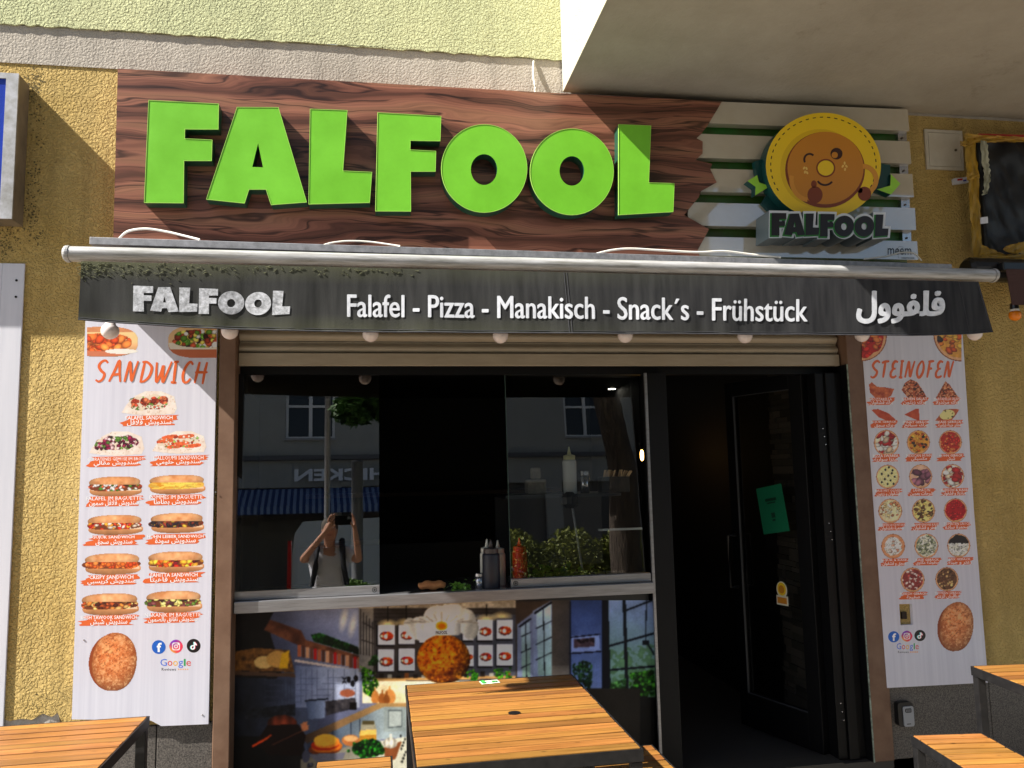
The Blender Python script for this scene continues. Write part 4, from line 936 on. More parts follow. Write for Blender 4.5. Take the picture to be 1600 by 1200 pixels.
for dx_, dz_, k_ in ((-.8, 0, 0), (.8, 0, 1), (0, -.4, 2), (0, .4, 3)):    # heavy cut letters
    put_text(m, 'Falafel - Pizza - Manakisch - Snack´s - Frühstück', (543 + dx_, 460 + dz_, 1261 + dx_, 495 + dz_, 0.0105), YP - 0.0001 * k_, 0.004, 4)
on_cloth(m).build('menu_lettering', LETC, aw)
m = MB()
for k_, (dx_, dz_) in enumerate(((0, 0), (-1.6, -.8), (1.6, -.8), (-1.6, .9), (1.6, .9), (0, -1.4), (0, 1.4))): put_text(m, arabic('فلفوول'), (1340 + dx_, 455.5 + dz_, 1473 + dx_, 504 + dz_, 0.0), YP - 0.0001 * k_, 0.006, 4); on_cloth(m).build('arabic_lettering', LETC, aw)
# canopy, arms and the case under the sign
cz0, cz1 = W(140, 370, -0.4).z, W(1487, 412.5, -0.4).z; cx0, cx1 = W(140, 370, -0.4).x, W(1487, 411, -0.4).x
m = MB(); m.add([(cx0, -0.40, cz0 - 0.034), (cx1, -0.40, cz1 - 0.034), (cx1, -0.40, cz1), (cx0, -0.40, cz0), (cx0, -0.02, cz0 + 0.01), (cx1, -0.02, cz1 + 0.01), (cx0, -0.02, cz0 - 0.024), (cx1, -0.02, cz1 - 0.024)],
                [(0, 1, 2, 3), (3, 2, 5, 4), (0, 3, 4, 6), (1, 7, 5, 2), (0, 6, 7, 1)])
m.build('case_cover', mat('grey_zinc_cover', S(168, 168, 172), 0.5, 0.35, col2=S(120, 120, 122), vscale=24), aw, bevel=0.002)
m = MB(); m.tube([(cx0 + 0.03, -0.2, cz0 - 0.10), (cx1 - 0.03, -0.2, cz1 - 0.10)], 0.045, 12); m.build('fabric_roll', AWN, aw)
m = MB(); m.add([(xl + 0.06, -0.2, zl + 0.055), (xr - 0.06, -0.2, zr + 0.055), (xr - 0.06, YV, zr + 0.012), (xl + 0.06, YV, zl + 0.012)], [(0, 1, 2, 3)]); o = m.build('canopy', AWN, aw); s_ = o.modifiers.new('t', 'SOLIDIFY'); s_.thickness = 0.004
for x_, x2 in ((-0.9, -0.2), (2.6, 1.9)):
    MB().tube([(x_, -0.12, 2.66), (x2, -0.38, 2.65), (x_ + (x2 - x_) * 0.15, YV + 0.03, 2.645)], 0.016, 8).build('folding_arm', ALU, aw)
# side cheek of the case, deepened out of view to throw shade on the board
for x_, z_ in ((cx0 + 0.004, cz0), (cx1 - 0.022, cz1)):
    MB().box(x_, x_ + 0.018, -0.34, -0.003, z_ - 0.222, z_ - 0.036).build('shadow_case_end', flat('dark_case_end', 34, 34, 38), aw)

# loose white cables lying on the case
def cable(pts, r=0.0055, lab='', grp='white cables lying on the awning case'):
    P_ = [W(a, b, y) for a, b, y in pts]; P_ = smooth_line([tuple(p) for p in P_], 6)
    m = MB(); m.tube(P_, r, 6); return one('white_cable', P_[0], m, CABLE, lab, 'cable', grp, smooth=True)
cable([(186, 373, -0.2), (200, 361.5, -0.25), (228, 357.5, -0.28), (260, 362, -0.3), (290, 369, -0.33), (312, 374.5, -0.36)], 0.0055, 'white cable arching in front of the left end of the wood grain board')
cable([(505, 383, -0.3), (520, 379, -0.3), (545, 376.5, -0.3), (580, 378, -0.3), (625, 384.5, -0.34)], 0.004, 'short white cable arch below the middle green letters')
cable([(930, 397, -0.3), (955, 391, -0.3), (985, 388.5, -0.3), (1030, 391, -0.3), (1090, 394, -0.3), (1130, 392.5, -0.3), (1170, 397, -0.3), (1220, 402.5, -0.33)], 0.0055, 'longest white cable, running below the last green letter towards the slats')
cable([(1350, 405, -0.2), (1385, 400.5, -0.2), (1410, 394.5, -0.2), (1428, 396, -0.18), (1440, 407, -0.15)], 0.0045, 'grey shaded cable curving over the small maker lettering on the lowest slat')
P_ = smooth_line([tuple(W(a, b, y)) for a, b, y in ((834, 95, -0.01), (833, 108, -0.02), (834, 124, -0.035), (836, 134, -0.04), (836, 145, -0.04))], 5)
one('hanging_cable', P_[0], MB().tube(P_, 0.006, 6), CABLE, 'short white cable hanging on the grey band left of the balcony', 'cable', smooth=True)

# festoon bulbs under the awning
def bulb(px, py, y=-0.47):
    c = W(px, py, y); t = thing('festoon_bulb', tuple(c), '', 'bulb', 'opal festoon bulbs under the awning'); r = 0.037
    prof = [(0.003, -r)] + [(r * math.sin(a), -r * math.cos(a)) for a in [math.radians(d) for d in (20, 40, 60, 80, 100, 118)]] + [(0.023, 0.026), (0.017, 0.05)]
    m = MB(); m.lathe(c, prof, 20); m.build('glass', BULBW, t, smooth=True)
    m = MB(); m.lathe(c + Vector((0, 0, 0.05)), [(0.018, 0), (0.019, 0.03), (0.012, 0.045)], 14); m.build('socket', PLAB, t)
    return t
cx_ = [(172, 517), (359, 517.5), (579, 522), (782, 524.5), (977, 524), (1164, 525), (1347, 523), (1523, 521)]
bl_ = ['opal bulb in front of the top sandwich picture, leftmost under the awning', 'opal bulb over the brown frame between sandwich poster and window',
       'opal bulb below the words on the awning between Falafel and Pizza', 'opal bulb below the word Manakisch on the awning', 'opal bulb below the word Snacks on the awning',
       'opal bulb hanging above the open black door', 'opal bulb at the left corner of the pizza poster', 'opal bulb at the far right corner of the awning']
tops = []
for (a, b), l in zip(cx_, bl_):
    t = bulb(a, b); t['label'] = l; tops.append(Vector(t.location) + Vector((0, 0, 0.09)))
pts = []
for i in range(len(tops) - 1):
    a, b = tops[i], tops[i + 1]
    for k in range(6): f = k / 6; q = a.lerp(b, f); q.z -= 0.03 * math.sin(math.pi * f) - 0.0; q.z = max(q.z, 2.44); pts.append(tuple(q))
pts.append(tuple(tops[-1])); one('festoon_cable', pts[0], MB().tube(pts, 0.004, 5), PLAB, 'black cable carrying the opal bulbs behind the awning valance', 'cable')
# ------------------------------------------------------------------ posters
YPO = -0.034
ORG = S(226, 104, 50)
def food_sandwich(t, cx, cy, w_, h_, kind, seed, clip=None):
    P = Paint(cx - w_ / 2 - 2, cy - h_ / 2 - 2, cx + w_ / 2 + 2, cy + h_ / 2 + 2, 0.8 if w_ < 95 else 0.9)
    if clip: P.X = np.clip(P.X, clip[0], clip[1]); 
    hw, hh = w_ / 2, h_ / 2; nz = fbm(P.X, P.Y, 9, seed); nf = fbm(P.X, P.Y, 3, seed + 7)
    PAL = {'crispy': [(226, 96, 34), (240, 130, 60), (190, 66, 24), (232, 110, 40)], 'fries': [(244, 190, 60), (250, 208, 96), (222, 150, 36)], 'falafel': [(176, 74, 44), (244, 236, 230), (206, 96, 60), (70, 120, 40), (240, 230, 225)],
           'sujuk': [(196, 40, 26), (226, 70, 34), (226, 140, 40), (240, 220, 200)], 'liver': [(58, 44, 48), (84, 62, 60), (40, 32, 36), (130, 50, 36), (236, 186, 60)], 'veg': [(226, 90, 30), (240, 190, 60), (120, 24, 40), (200, 40, 26), (250, 170, 50)],
           'taouk': [(120, 50, 30), (196, 120, 50), (240, 190, 110), (84, 36, 24), (200, 90, 40)], 'naqaniq': [(110, 56, 60), (140, 76, 76), (70, 40, 44), (96, 130, 50), (236, 214, 120)], 'salad': [(196, 60, 40), (244, 240, 236), (110, 40, 36), (90, 140, 50), (226, 90, 50)],
           'beet': [(96, 20, 50), (140, 30, 70), (60, 24, 34), (236, 190, 190), (90, 130, 50)], 'halloumi': [(226, 104, 56), (236, 130, 80), (170, 60, 40), (110, 150, 90), (240, 200, 180)], 'wrapf': [(176, 66, 40), (140, 46, 30), (210, 110, 70), (80, 120, 50), (240, 220, 210)]}
    if kind in ('beet', 'halloumi', 'wrapf'):
        fl = P.poly([(cx - hw, cy + hh * 0.75), (cx - hw * 0.80, cy + hh * 0.05), (cx - hw * 0.5, cy - hh * 0.6), (cx - hw * 0.15, cy - hh * 0.95), (cx + hw * 0.45, cy - hh * 0.95), (cx + hw * 0.9, cy - hh * 0.55), (cx + hw, cy + hh * 0.4), (cx + hw * 0.9, cy + hh * 0.85), (cx, cy + hh), (cx - hw * 0.6, cy + hh * 0.9)])
        P.fill(fl, grad((214, 190, 172), (244, 232, 222), nz + 0.25)); P.fill(fl & (nf > 0.72), (206, 170, 140), 0.6)
        core = P.ell(cx, cy - hh * 0.05, hw * 0.76, hh * 0.56, -0.08, 2.4, 0.35, seed) < 1
        P.fill(core, (226, 206, 180), 0.8); P.blobs(core, 26, 2.2, [(90, 130, 50), (120, 160, 70), (236, 230, 200)], seed + 3)
        if kind == 'wrapf':
            for k in range(4): P.blobs(P.ell(cx - hw * 0.48 + k * hw * 0.33, cy - hh * 0.05 - k * 1.3, 7.5, 6.5) < 1, 12, 3.6, PAL[kind][:3], seed + k)
            P.blobs(core & (P.Y > cy + 3), 22, 1.6, PAL[kind], seed + 9)
        elif kind == 'halloumi':
            for k, (ax_, ay_) in enumerate(((-0.35, -0.45), (0.25, -0.5), (-0.5, -0.1), (0.05, 0.12), (0.5, 0.3), (-0.15, 0.35))): P.fill(P.ell(cx + ax_ * hw, cy + ay_ * hh, hw * 0.30, 3.0, -0.12, 3) < 1, (226, 100, 56), 1, shade=0.75 + 0.5 * nf)
            P.blobs(core, 40, 1.5, PAL[kind], seed + 9)
        else: P.blobs(core, 95, 2.6, PAL[kind], seed + 9, 1.3)
        return P.mesh('food_picture', YPO - 0.0002, PRINT, t)
    bot = P.ell(cx + 0.02 * w_, cy + hh * 0.42, hw * 0.95, hh * 0.56, -0.02, 2.6)
    P.fill(bot < 1, (206, 142, 92), 1, shade=np.clip(1.25 - 0.55 * (P.Y - cy) / hh + 0.2 * (nz - 0.5), 0.5, 1.3)); P.fill((bot < 0.93) & (P.Y < cy + hh * 0.42), (240, 220, 192), 0.75)
    top = P.ell(cx, cy - hh * 0.38, hw * 0.93, hh * 0.58, -0.03, 2.5); edge = cy - hh * 0.18 + 0.1 * (P.X - cx) * 0 
    core = P.ell(cx, cy + hh * 0.05, hw * 0.98, hh * 0.40, -0.03, 2.8, 0.15, seed) < 1
    P.fill(core, (120, 60, 34)); P.fill((top < 1) & (P.Y < edge + 3), (70, 34, 20))
    if kind == 'fries':
        P.fill(core, (222, 150, 40)); rs = np.random.RandomState(seed)
        for _ in range(46): x_, y_ = cx + rs.uniform(-0.85, 0.85) * hw, cy + hh * 0.05 + rs.uniform(-0.34, 0.34) * hh; P.fill((P.ell(x_, y_, rs.uniform(6, 11), 1.35, rs.uniform(-0.35, 0.35), 3) < 1) & core, (250, 200, 84), 1, shade=np.full(P.X.shape, rs.uniform(0.8, 1.1)))
    elif kind == 'crispy':
        for k in range(3): P.blobs(P.ell(cx - hw * 0.55 + k * hw * 0.55, cy + hh * 0.05, hw * 0.36, hh * 0.40) < 1, 40, 3, PAL[kind], seed + k, 1.2)
    else: P.blobs(core, int(60 * w_ / 88), 2.7 if kind in ('liver', 'taouk', 'veg') else 2.2, PAL[kind], seed + 1, 1.7)
    tm = (top < 1) & (P.Y < edge)
    P.fill(tm, grad((186, 118, 70), (226, 176, 128), nz * 1.3 - 0.1), 1, shade=np.clip(1.15 - 0.35 * top ** 3 + 0.25 * (cy - hh * 0.4 - P.Y) / hh, 0.5, 1.25))
    return P.mesh('food_picture', YPO - 0.0002, PRINT, t)
def food_pizza(t, cx, cy, r, kind, seed, clip=None, ry=None):
    ry = ry or r * 1.04; P = Paint(cx - r - 1.5, cy - ry - 1.5, cx + r + 1.5, cy + ry + 1.5, 0.8); X, Y_ = P.X, P.Y
    if clip: cm = (X > clip[0]) & (X < clip[1]) & (Y_ > clip[2])
    nz = fbm(X, Y_, 5, seed); nf = fbm(X, Y_, 2.2, seed + 5); e = P.ell(cx, cy, r, ry)
    def closed(m): return m
    if kind in ('calzone', 'oval', 'tri', 'long', 'tri2', 'boat'):
        sh = {'calzone': [(-.95, -.5), (-.7, -.75), (-.3, -.3), (.3, -.25), (1, -.1), (.75, .6), (.2, .95), (-.4, .85), (-.85, .3)], 'oval': [(-1, .1), (-.75, -.6), (-.3, -.95), (.2, -.7), (.65, .1), (1, .9), (.3, .95), (-.5, .85)], 'tri': [(-1, .9), (-.15, -.95), (.25, -.5), (1, .85), (.8, .95)],
              'long': [(-1, -.5), (-.4, -.6), (.4, -.2), (1, .45), (.8, .7), (.2, .6), (-.4, .25)], 'tri2': [(-.9, .0), (.2, -.7), (.55, -.75), (.6, .85), (.2, .6)], 'boat': [(-1.1, .75), (-.7, .1), (-.3, -.5), (.4, -.6), (1.1, -.55), (.8, .1), (.4, .7), (-.3, .8)]}[kind]
        m = P.poly([(cx + a * r, cy + b * r * 0.8) for a, b in sh]); base = (196, 70, 40) if kind in ('long', 'tri2') else (206, 96, 50)
        P.fill(m, grad((150, 52, 34), (230, 130, 72), nz * 1.2 - 0.1), 1)
        if kind in ('oval', 'tri'): P.fill(m & (nf > 0.6), (40, 30, 26), 0.75); P.fill(m & (nf < 0.38), (240, 200, 150), 0.7)
        if kind in ('long', 'tri2'): P.fill(m, base, 0.6)
        if kind == 'boat': q = P.ell(cx, cy + 1, r * 0.66, r * 0.42, -0.2) < 1; P.fill(q, (236, 226, 150)); P.blobs(q, 8, 1, [(70, 80, 40), (150, 130, 60)], seed)
        return P.mesh('food_picture', YPO - 0.0002, PRINT, t)
    P.fill(e < 1, (150, 76, 44)); P.fill(e < 0.95, (226, 170, 120), 1, shade=0.9 + 0.25 * nz)
    core = P.ell(cx, cy - 0.4, r * 0.86, ry * 0.86, 0, 2, 0.12, seed) < 1
    K = {'saucy': ((190, 44, 30), [(206, 50, 34), (160, 30, 24), (226, 120, 60)]), 'red': ((186, 20, 28), [(206, 40, 40), (160, 12, 20)]), 'corn': ((226, 160, 60), [(240, 180, 70), (206, 110, 40), (60, 50, 40), (190, 80, 30)]),
         'cheese': ((240, 230, 160), [(246, 238, 190), (226, 206, 130)]), 'olive': ((240, 230, 160), [(244, 236, 180)]), 'meat': ((236, 190, 160), [(130, 80, 100), (150, 96, 112), (110, 66, 84)]), 'mix': ((250, 246, 232), [(250, 246, 236), (170, 40, 40), (226, 200, 170)]),
         'crumb': ((242, 226, 180), [(250, 240, 206), (226, 196, 140), (190, 120, 80)]), 'mush': ((240, 224, 140), [(206, 170, 90), (90, 60, 36)]), 'white': ((250, 244, 232), [(252, 250, 244), (236, 226, 210), (220, 160, 130)]), 'herb': ((238, 238, 214), [(246, 246, 230), (110, 120, 90), (170, 176, 140)]),
         'half': ((244, 242, 226), [(250, 248, 236)]), 'mince': ((150, 56, 54), [(176, 76, 70), (130, 40, 44), (236, 190, 180)]), 'zaatar': ((110, 70, 44), [(90, 54, 36), (130, 90, 60)])}[kind]
    P.fill(core, K[0], 1, shade=0.85 + 0.3 * nz); P.blobs(core, 55 if kind != 'meat' else 12, 1.7 * r / 19 if kind not in ('meat', 'mix') else 4.2, K[1], seed + 3, 1.5)
    if kind == 'olive': P.fill(core, K[0], 0.6); [P.fill(P.ell(cx + a * r, cy + b * r, 1.7, 1.9) < 1, (26, 24, 30)) for a, b in ((-.5, -.25), (-.2, -.6), (.1, -.8), (.4, -.55), (.35, -.3), (.05, -.1), (-.25, .2), (.25, .3), (.6, 0), (-.5, .45), (0, .6), (.5, .6))]
    if kind == 'mush': [P.fill(P.ell(cx + a * r, cy + b * r, 2.4, 3.4, a) < 1, (110, 70, 40)) for a, b in ((-.6, -.1), (0, -.3), (.55, -.5), (.55, .2), (-.1, .5), (-.1, -.8))]
    if kind == 'half': P.fill(core & (Y_ < cy - 0.2 * r + (nf - 0.5) * 4), (34, 22, 20)); P.fill(core & (Y_ > cy) & (nf > 0.62), (96, 100, 86), 0.7)
    if kind == 'herb': P.fill(core & (nf > 0.62), (96, 104, 80), 0.7)
    if kind == 'zaatar': P.blobs(core, 12, 2, [(230, 190, 120), (214, 170, 110)], seed + 8)
    if kind == 'white': P.fill((P.ell(cx, cy, r * 0.72, ry * 0.72, 0, 2, 0.2, seed) > 1) & (e < 0.92), (226, 140, 84), 0.75)
    if kind == 'corn': [P.fill(P.ell(cx + a * r, cy + b * r, 2.6, 2.2) < 1, (40, 44, 34)) for a, b in ((.4, -.45), (.45, .4))]
    if kind == 'mix': P.fill((e < 0.9) & (nz < 0.33), (176, 44, 44))
    if clip: P.A &= cm
    return P.mesh('food_picture', YPO - 0.0002, PRINT, t)
def banner(mb, cx, cy, w_, h_, seed):
    rs = random.Random(seed); N_ = 9; L_ = []; R_ = []
    for i in range(N_ + 1):
        y = cy - h_ / 2 + h_ * i / N_; L_.append((cx - w_ / 2 + (0.10 * w_ if i < N_ / 2 else 0) + rs.uniform(-0.05, 0.06) * w_, y)); R_.append((cx + w_ / 2 - (0.10 * w_ if i > N_ / 2 else 0) + rs.uniform(-0.06, 0.05) * w_, y - 0.02 * w_))
    o = L_ + R_[::-1]; mb.c = ORG; mb.prism(pxpoly(o, YPO - 0.0003), YPO - 0.0003, YPO - 0.0003, caps=(1, 0))
WHT = S(250, 250, 252)
def caption(t, cx, cy, w_, h_, lat, ara, seed):
    mb = MB(); banner(mb, cx, cy, w_, h_, seed)
    tw = min(w_ * 0.98, 4.3 * len(lat) * h_ / 15); put_text(mb, lat, (cx - tw / 2, cy - h_ * 0.49, cx + tw / 2, cy - h_ * 0.12, -0.012), YPO - 0.0004, 0.012, 1, color=WHT)
    aw_ = min(w_ * 0.86, 5.4 * len(ara) * h_ / 15); put_text(mb, arabic(ara), (cx - aw_ / 2, cy - h_ * 0.10, cx + aw_ / 2, cy + h_ * 0.5, -0.02), YPO - 0.0004, 0.014, 2, color=WHT)
    return mb.build('caption', PRINT, t)
def icons(t, pts, r):
    (fx, fy), (ix, iy), (tx, ty) = pts; Y0 = YPO - 0.0002
    mb = MB(); mb.c = S(24, 98, 196); mb.prism(pxpoly(ellpts(fx, fy, r, r, 28), Y0), Y0, Y0, caps=(1, 0)); mb.build('icon_disc', PRINT, t)
    mb = MB(); mb.c = WHT; put_text(mb, 'f', (fx - r * 0.28, fy - r * 0.62, fx + r * 0.42, fy + r * 0.72), Y0 - 0.0002, 0.03, 2, color=WHT); mb.build('icon_letter', PRINT, t)
    P = Paint(ix - r - 1, iy - r - 1, ix + r + 1, iy + r + 1, 0.6); e = P.ell(ix, iy, r, r) < 1; u = (P.X - ix) / r; v = (P.Y - iy) / r
    P.fill(e, grad((130, 50, 190), (240, 60, 90), (u + v + 1.1) / 1.6)); P.fill(e, grad((240, 60, 90), (252, 180, 60), (v - u - 0.2) / 1.0), np.clip((v - u) * 0.7, 0, 1))
    q = P.ell(ix, iy, r * 0.56, r * 0.56, 0, 5); P.fill((q < 1) & (q > 0.76), (255, 255, 255)); q = P.ell(ix, iy, r * 0.28, r * 0.28); P.fill((q < 1) & (q > 0.55), (255, 255, 255)); P.fill(P.ell(ix + r * .3, iy - r * .3, 1, 1) < 1, (255, 255, 255))
    P.mesh('icon_disc', Y0, PRINT, t)
    mb = MB(); mb.c = S(20, 18, 22); mb.prism(pxpoly(ellpts(tx, ty, r, r, 28), Y0), Y0, Y0, caps=(1, 0)); mb.build('icon_disc', PRINT, t)
    mb = MB()
    for dx, cl, k in ((-0.8, S(60, 220, 220), 1), (0.7, S(240, 50, 90), 2), (0, WHT, 3)):
        mb.c = cl; yy = Y0 - 0.0001 * k; s_ = 1 if dx == 0 else 0.97
        mb.prism(pxpoly([(tx + dx + r * 0.02, ty - r * .55), (tx + dx + r * .22, ty - r * .55), (tx + dx + r * .45, ty - r * .22), (tx + dx + r * .45, ty - r * .02), (tx + dx + r * .2, ty - r * .12), (tx + dx + r * .2, ty + r * .25), (tx + dx + r * .02, ty + r * .25)], yy), yy, yy, caps=(1, 0))
        o = arc(tx + dx - r * 0.12, ty + r * 0.24, r * 0.25, r * 0.25, 0, 5.2, r * 0.18, 14); mb.prism(pxpoly(o, yy - 0.00005), yy - 0.00005, yy - 0.00005, caps=(1, 0))
    mb.build('icon_note', PRINT, t)
def reviews(t, x0, x1, yt, yb, sx0, sx1, syt, syb):
    mb = MB(); cols = [(66, 112, 220), (220, 66, 52), (240, 180, 20), (66, 112, 220), (40, 160, 90), (220, 66, 52)]; ws = [1.32, .98, .98, .98, .45, .98]; tot = sum(ws); x = x0
    for ch, c_, w_ in zip('Google', cols, ws):
        dx = (x1 - x0) * w_ / tot; H = yb - yt; top = yt if ch in 'Gl' else yt + H * .28; bot = yb + (H * .3 if ch == 'g' else 0)
        put_text(mb, ch, (x + 0.5, top, x + dx - 0.5, bot), YPO - 0.0002, 0.0, 2, color=S(*c_)); x += dx
    put_text(mb, 'Reviews', (sx0, syt, sx0 + (sx1 - sx0) * .55, syb), YPO - 0.0002, 0.01, 1, color=S(90, 90, 96)); mb.c = S(240, 170, 90)
    for k in range(5):
        cx = sx0 + (sx1 - sx0) * (0.64 + 0.085 * k); cy = (syt + syb) / 2
        o = [(cx + (1.6 if i % 2 == 0 else .7) * math.sin(math.pi * i / 5), cy - (1.6 if i % 2 == 0 else .7) * math.cos(math.pi * i / 5)) for i in range(10)]; mb.prism(pxpoly(o, YPO - .0002), YPO - .0002, YPO - .0002, caps=(1, 0))
    mb.build('review_lettering', PRINT, t)
def ball(t, cx, cy, rx, ry, seed):                  # a plain ball of falafel, larger than the rest of the food
    P = Paint(cx - rx * 1.25, cy - ry - 1, cx + rx + 2, cy + ry + 12, 0.8); e2 = P.ell(cx - rx * .12, cy + 1, rx * .98, ry * .98, 0.12); P.fill(e2 < 1, (150, 70, 34)); e = P.ell(cx, cy, rx * .94, ry, 0.12, 2.15)
    nz = fbm(P.X, P.Y, 6, seed); nf = fbm(P.X, P.Y, 2.6, seed + 3)
    P.fill(e < 1, grad((190, 100, 50), (232, 158, 100), nz * 1.5 - .3), 1, shade=np.clip(1.12 - .35 * e ** 3 - .12 * (P.Y - cy) / ry - .08 * (P.X - cx) / rx, .4, 1.2))
    P.fill((e < 1) & (nf < .36), (150, 70, 34), .6); P.fill((e < .95) & (nf > .64), (244, 190, 140), .55)
    return P.mesh('falafel_picture', YPO - 0.0002, PRINT, t)
BR = {'S': [[(.95, .88), (.7, 1), (.35, .92), (.18, .72), (.4, .52), (.72, .36), (.62, .12), (.3, .0), (0, .08)]], 'A': [[(0, 0), (.35, .55), (.62, 1), (.72, .5), (.86, 0)], [(.22, .32), (.8, .38)]], 'N': [[(0, 0), (.12, .5), (.28, .95), (.42, .5), (.56, .06), (.72, .5), (.92, 1)]],
      'D': [[(.1, 0), (.2, .5), (.3, .98)], [(.08, .95), (.5, .95), (.92, .7), (.8, .3), (.4, .05), (.02, .02)]], 'W': [[(.05, .95), (.1, .4), (.2, .02), (.42, .45), (.52, .8), (.55, .3), (.64, .02), (.85, .5), (1.05, 1)]], 'I': [[(.5, 1), (.42, .5), (.36, 0)], [(.2, .97), (.85, 1)], [(.0, .02), (.7, .0)]],
      'C': [[(.95, .86), (.72, 1), (.38, .8), (.16, .4), (.28, .06), (.6, .04), (.85, .22)]], 'H': [[(.28, 1), (.16, .5), (.06, 0)], [(.88, 1), (.76, .5), (.7, -.05)], [(.0, .5), (1, .52)]], 'T': [[(.5, .95), (.44, .5), (.36, 0)], [(.05, .88), (.5, .96), (1, .98)]],
      'E': [[(.9, .92), (.55, .98), (.3, .8), (.35, .56), (.68, .54)], [(.42, .54), (.14, .3), (.2, .06), (.55, .02), (.85, .12)]], 'O': [[(.55, .98), (.22, .7), (.12, .3), (.36, .0), (.72, .2), (.86, .6), (.7, .95), (.5, .97)]], 'F': [[(.4, .95), (.32, .5), (.2, 0)], [(.2, .95), (.95, 1)], [(.2, .52), (.78, .56)]]}
def brush_word(t, word, x0, x1, yt, yb, sl, wpx, wd=None):
    mb = MB(); wd = wd or [1] * len(word); tot = sum(wd); x = x0; k = 0
    for ch, q in zip(word, wd):
        dx = (x1 - x0) * q / tot
        for st in BR[ch]:
            p = smooth_line(st, 6); n = len(p); ps = []
            for (a, b) in p: px = x + (a * .84 + .05 + b * .16) * dx; ps.append((px, yb + (yt - yb) * b + (px - x0) * sl))
            XZ = pxpoly(ps, YPO); m_ = (W(x0 + 1, yt, 0).x - W(x0, yt, 0).x)
            ws = [m_ * wpx * (0.55 + .75 * math.sin(math.pi * min(1, .12 + i / (n - 1) * .82)) ** .7) for i in range(n)]
            mb.c = ORG; stroke(mb, XZ, ws, YPO - 0.0002 - 0.0003 * (k % 4)); k += 1
        x += dx
    return mb.build('title_lettering', PRINT, t)
def poster_board(t, px, bottom_jag=0.0, hole=None):
    m = MB(); m.prism(pxpoly(px, YPO), YPO, -0.012, [pxpoly(hole, YPO)] if hole else [], caps=(1, 0)); m.build('board', BOARD, t)
BOARD = mat('white_coated_board', S(222, 221, 232), 0.38, col2=S(206, 205, 218), vscale=2.5, stretch=(16, 1, 0.35))
lp = thing('sandwich_poster', (W(230, 820, 0).x, YPO, 1.4), 'tall white sandwich menu board on the yellow wall left of the window', 'menu board', 'menu boards beside the shop front')
poster_board(lp, [(134.5, 470), (340, 480), (332.5, 820), (325.5, 1131.5), (300, 1132.5), (252, 1134.5), (236, 1126), (112, 1124), (122.5, 820)])
food_pizza_clip = None
P = Paint(136, 505, 217, 559, .9); e = P.ell(162, 534, 54, 24, 0, 2.8); nz = fbm(P.X, P.Y, 9, 5)
P.fill(e < 1, (222, 170, 120), 1, shade=np.clip(1.2 - .5 * (P.Y - 534) / 24, .5, 1.2)); P.fill((e < .95) & (P.Y > 546), (206, 120, 84)); P.blobs((P.ell(160, 535, 46, 14, 0, 2.5) < 1), 120, 5, [(226, 100, 44), (240, 130, 60), (200, 70, 30)], 6, 1.4); P.fill((e < 1) & (P.Y < 519), grad((190, 110, 70), (226, 160, 110), nz)); P.fill((P.ell(190, 549, 26, 4) < 1), (246, 232, 220)); P.mesh('food_picture', YPO - 0.0002, PRINT, lp)
P = Paint(262, 508, 338.6, 560, .9); e = P.ell(318, 534, 56, 26, 0, 2.8); nz = fbm(P.X, P.Y, 9, 15)
P.fill(e < 1, (232, 190, 140)); P.fill((e < 1) & (P.Y > 542), (196, 110, 74)); P.fill((e < .97) & (P.Y > 536) & (P.Y < 546), (244, 226, 206)); P.blobs(P.ell(318, 529, 50, 14, 0, 2.6) < 1, 130, 4, [(150, 60, 40), (180, 80, 50), (246, 244, 240), (100, 150, 50), (70, 40, 36), (230, 200, 90)], 16, 1.2); P.mesh('food_picture', YPO - 0.0002, PRINT, lp)
brush_word(lp, 'SANDWICH', 148, 325, 563, 596, 0.016, 3.5, [1, 1.15, 1.1, 1.05, 1.3, .7, 1, 1.1])
LP = [(233, 630, 88, 40, 'wrapf', 'FALAFEL SANDWICH', 'سندويش فلافل', (233, 658)), (182, 693, 88, 40, 'beet', 'GEBRATENES GEMÜSE IM BROT', 'سندويش مقالي', (181, 722)), (280, 691, 86, 37, 'halloumi', 'HALLOUMI SANDWICH', 'سندويش حلومي', (279, 720.5)),
      (179, 760, 87, 33, 'falafel', 'FALAFEL IM BAGUETTE', 'سندويش فلافل صمون', (178, 784)), (276, 757, 92, 32, 'fries', 'POMMES IM BAGUETTE', 'سندويش بطاطا', (275, 782)), (179, 820, 91, 33, 'sujuk', 'SUJUK SANDWICH', 'سندويش سجق', (178, 845)), (276, 817, 88, 33, 'liver', 'HÜHN LEIBER SANDWICH', 'سندويش سودة', (274, 843)),
      (175, 881, 92, 35, 'crispy', 'CRISPY SANDWICH', 'سندويش كريسبي', (174, 907)), (274, 878, 92, 35, 'veg', 'FAHITTA SANDWICH', 'سندويش فاهيتا', (272, 903.5)), (171, 944, 94, 36, 'taouk', 'SHISH TAWOOK SANDWICH', 'سندويش شيش', (170, 970)), (271, 940, 92, 36, 'naqaniq', 'NAKANIK IM BAGUETTE', 'سندويش نقانق بالصمون', (270, 966))]
for i, (cx, cy, w_, h_, k, la, ar, (bx, by)) in enumerate(LP): food_sandwich(lp, cx, cy, w_, h_, k, 11 * i + 3); caption(lp, bx, by, 90, 16, la, ar, i)
ball(lp, 179, 1034, 37, 46, 31); icons(lp, [(248, 1011), (275, 1010), (302.5, 1009)], 10.8); reviews(lp, 250, 299, 1029.5, 1040.5, 252.5, 294, 1043.5, 1048)
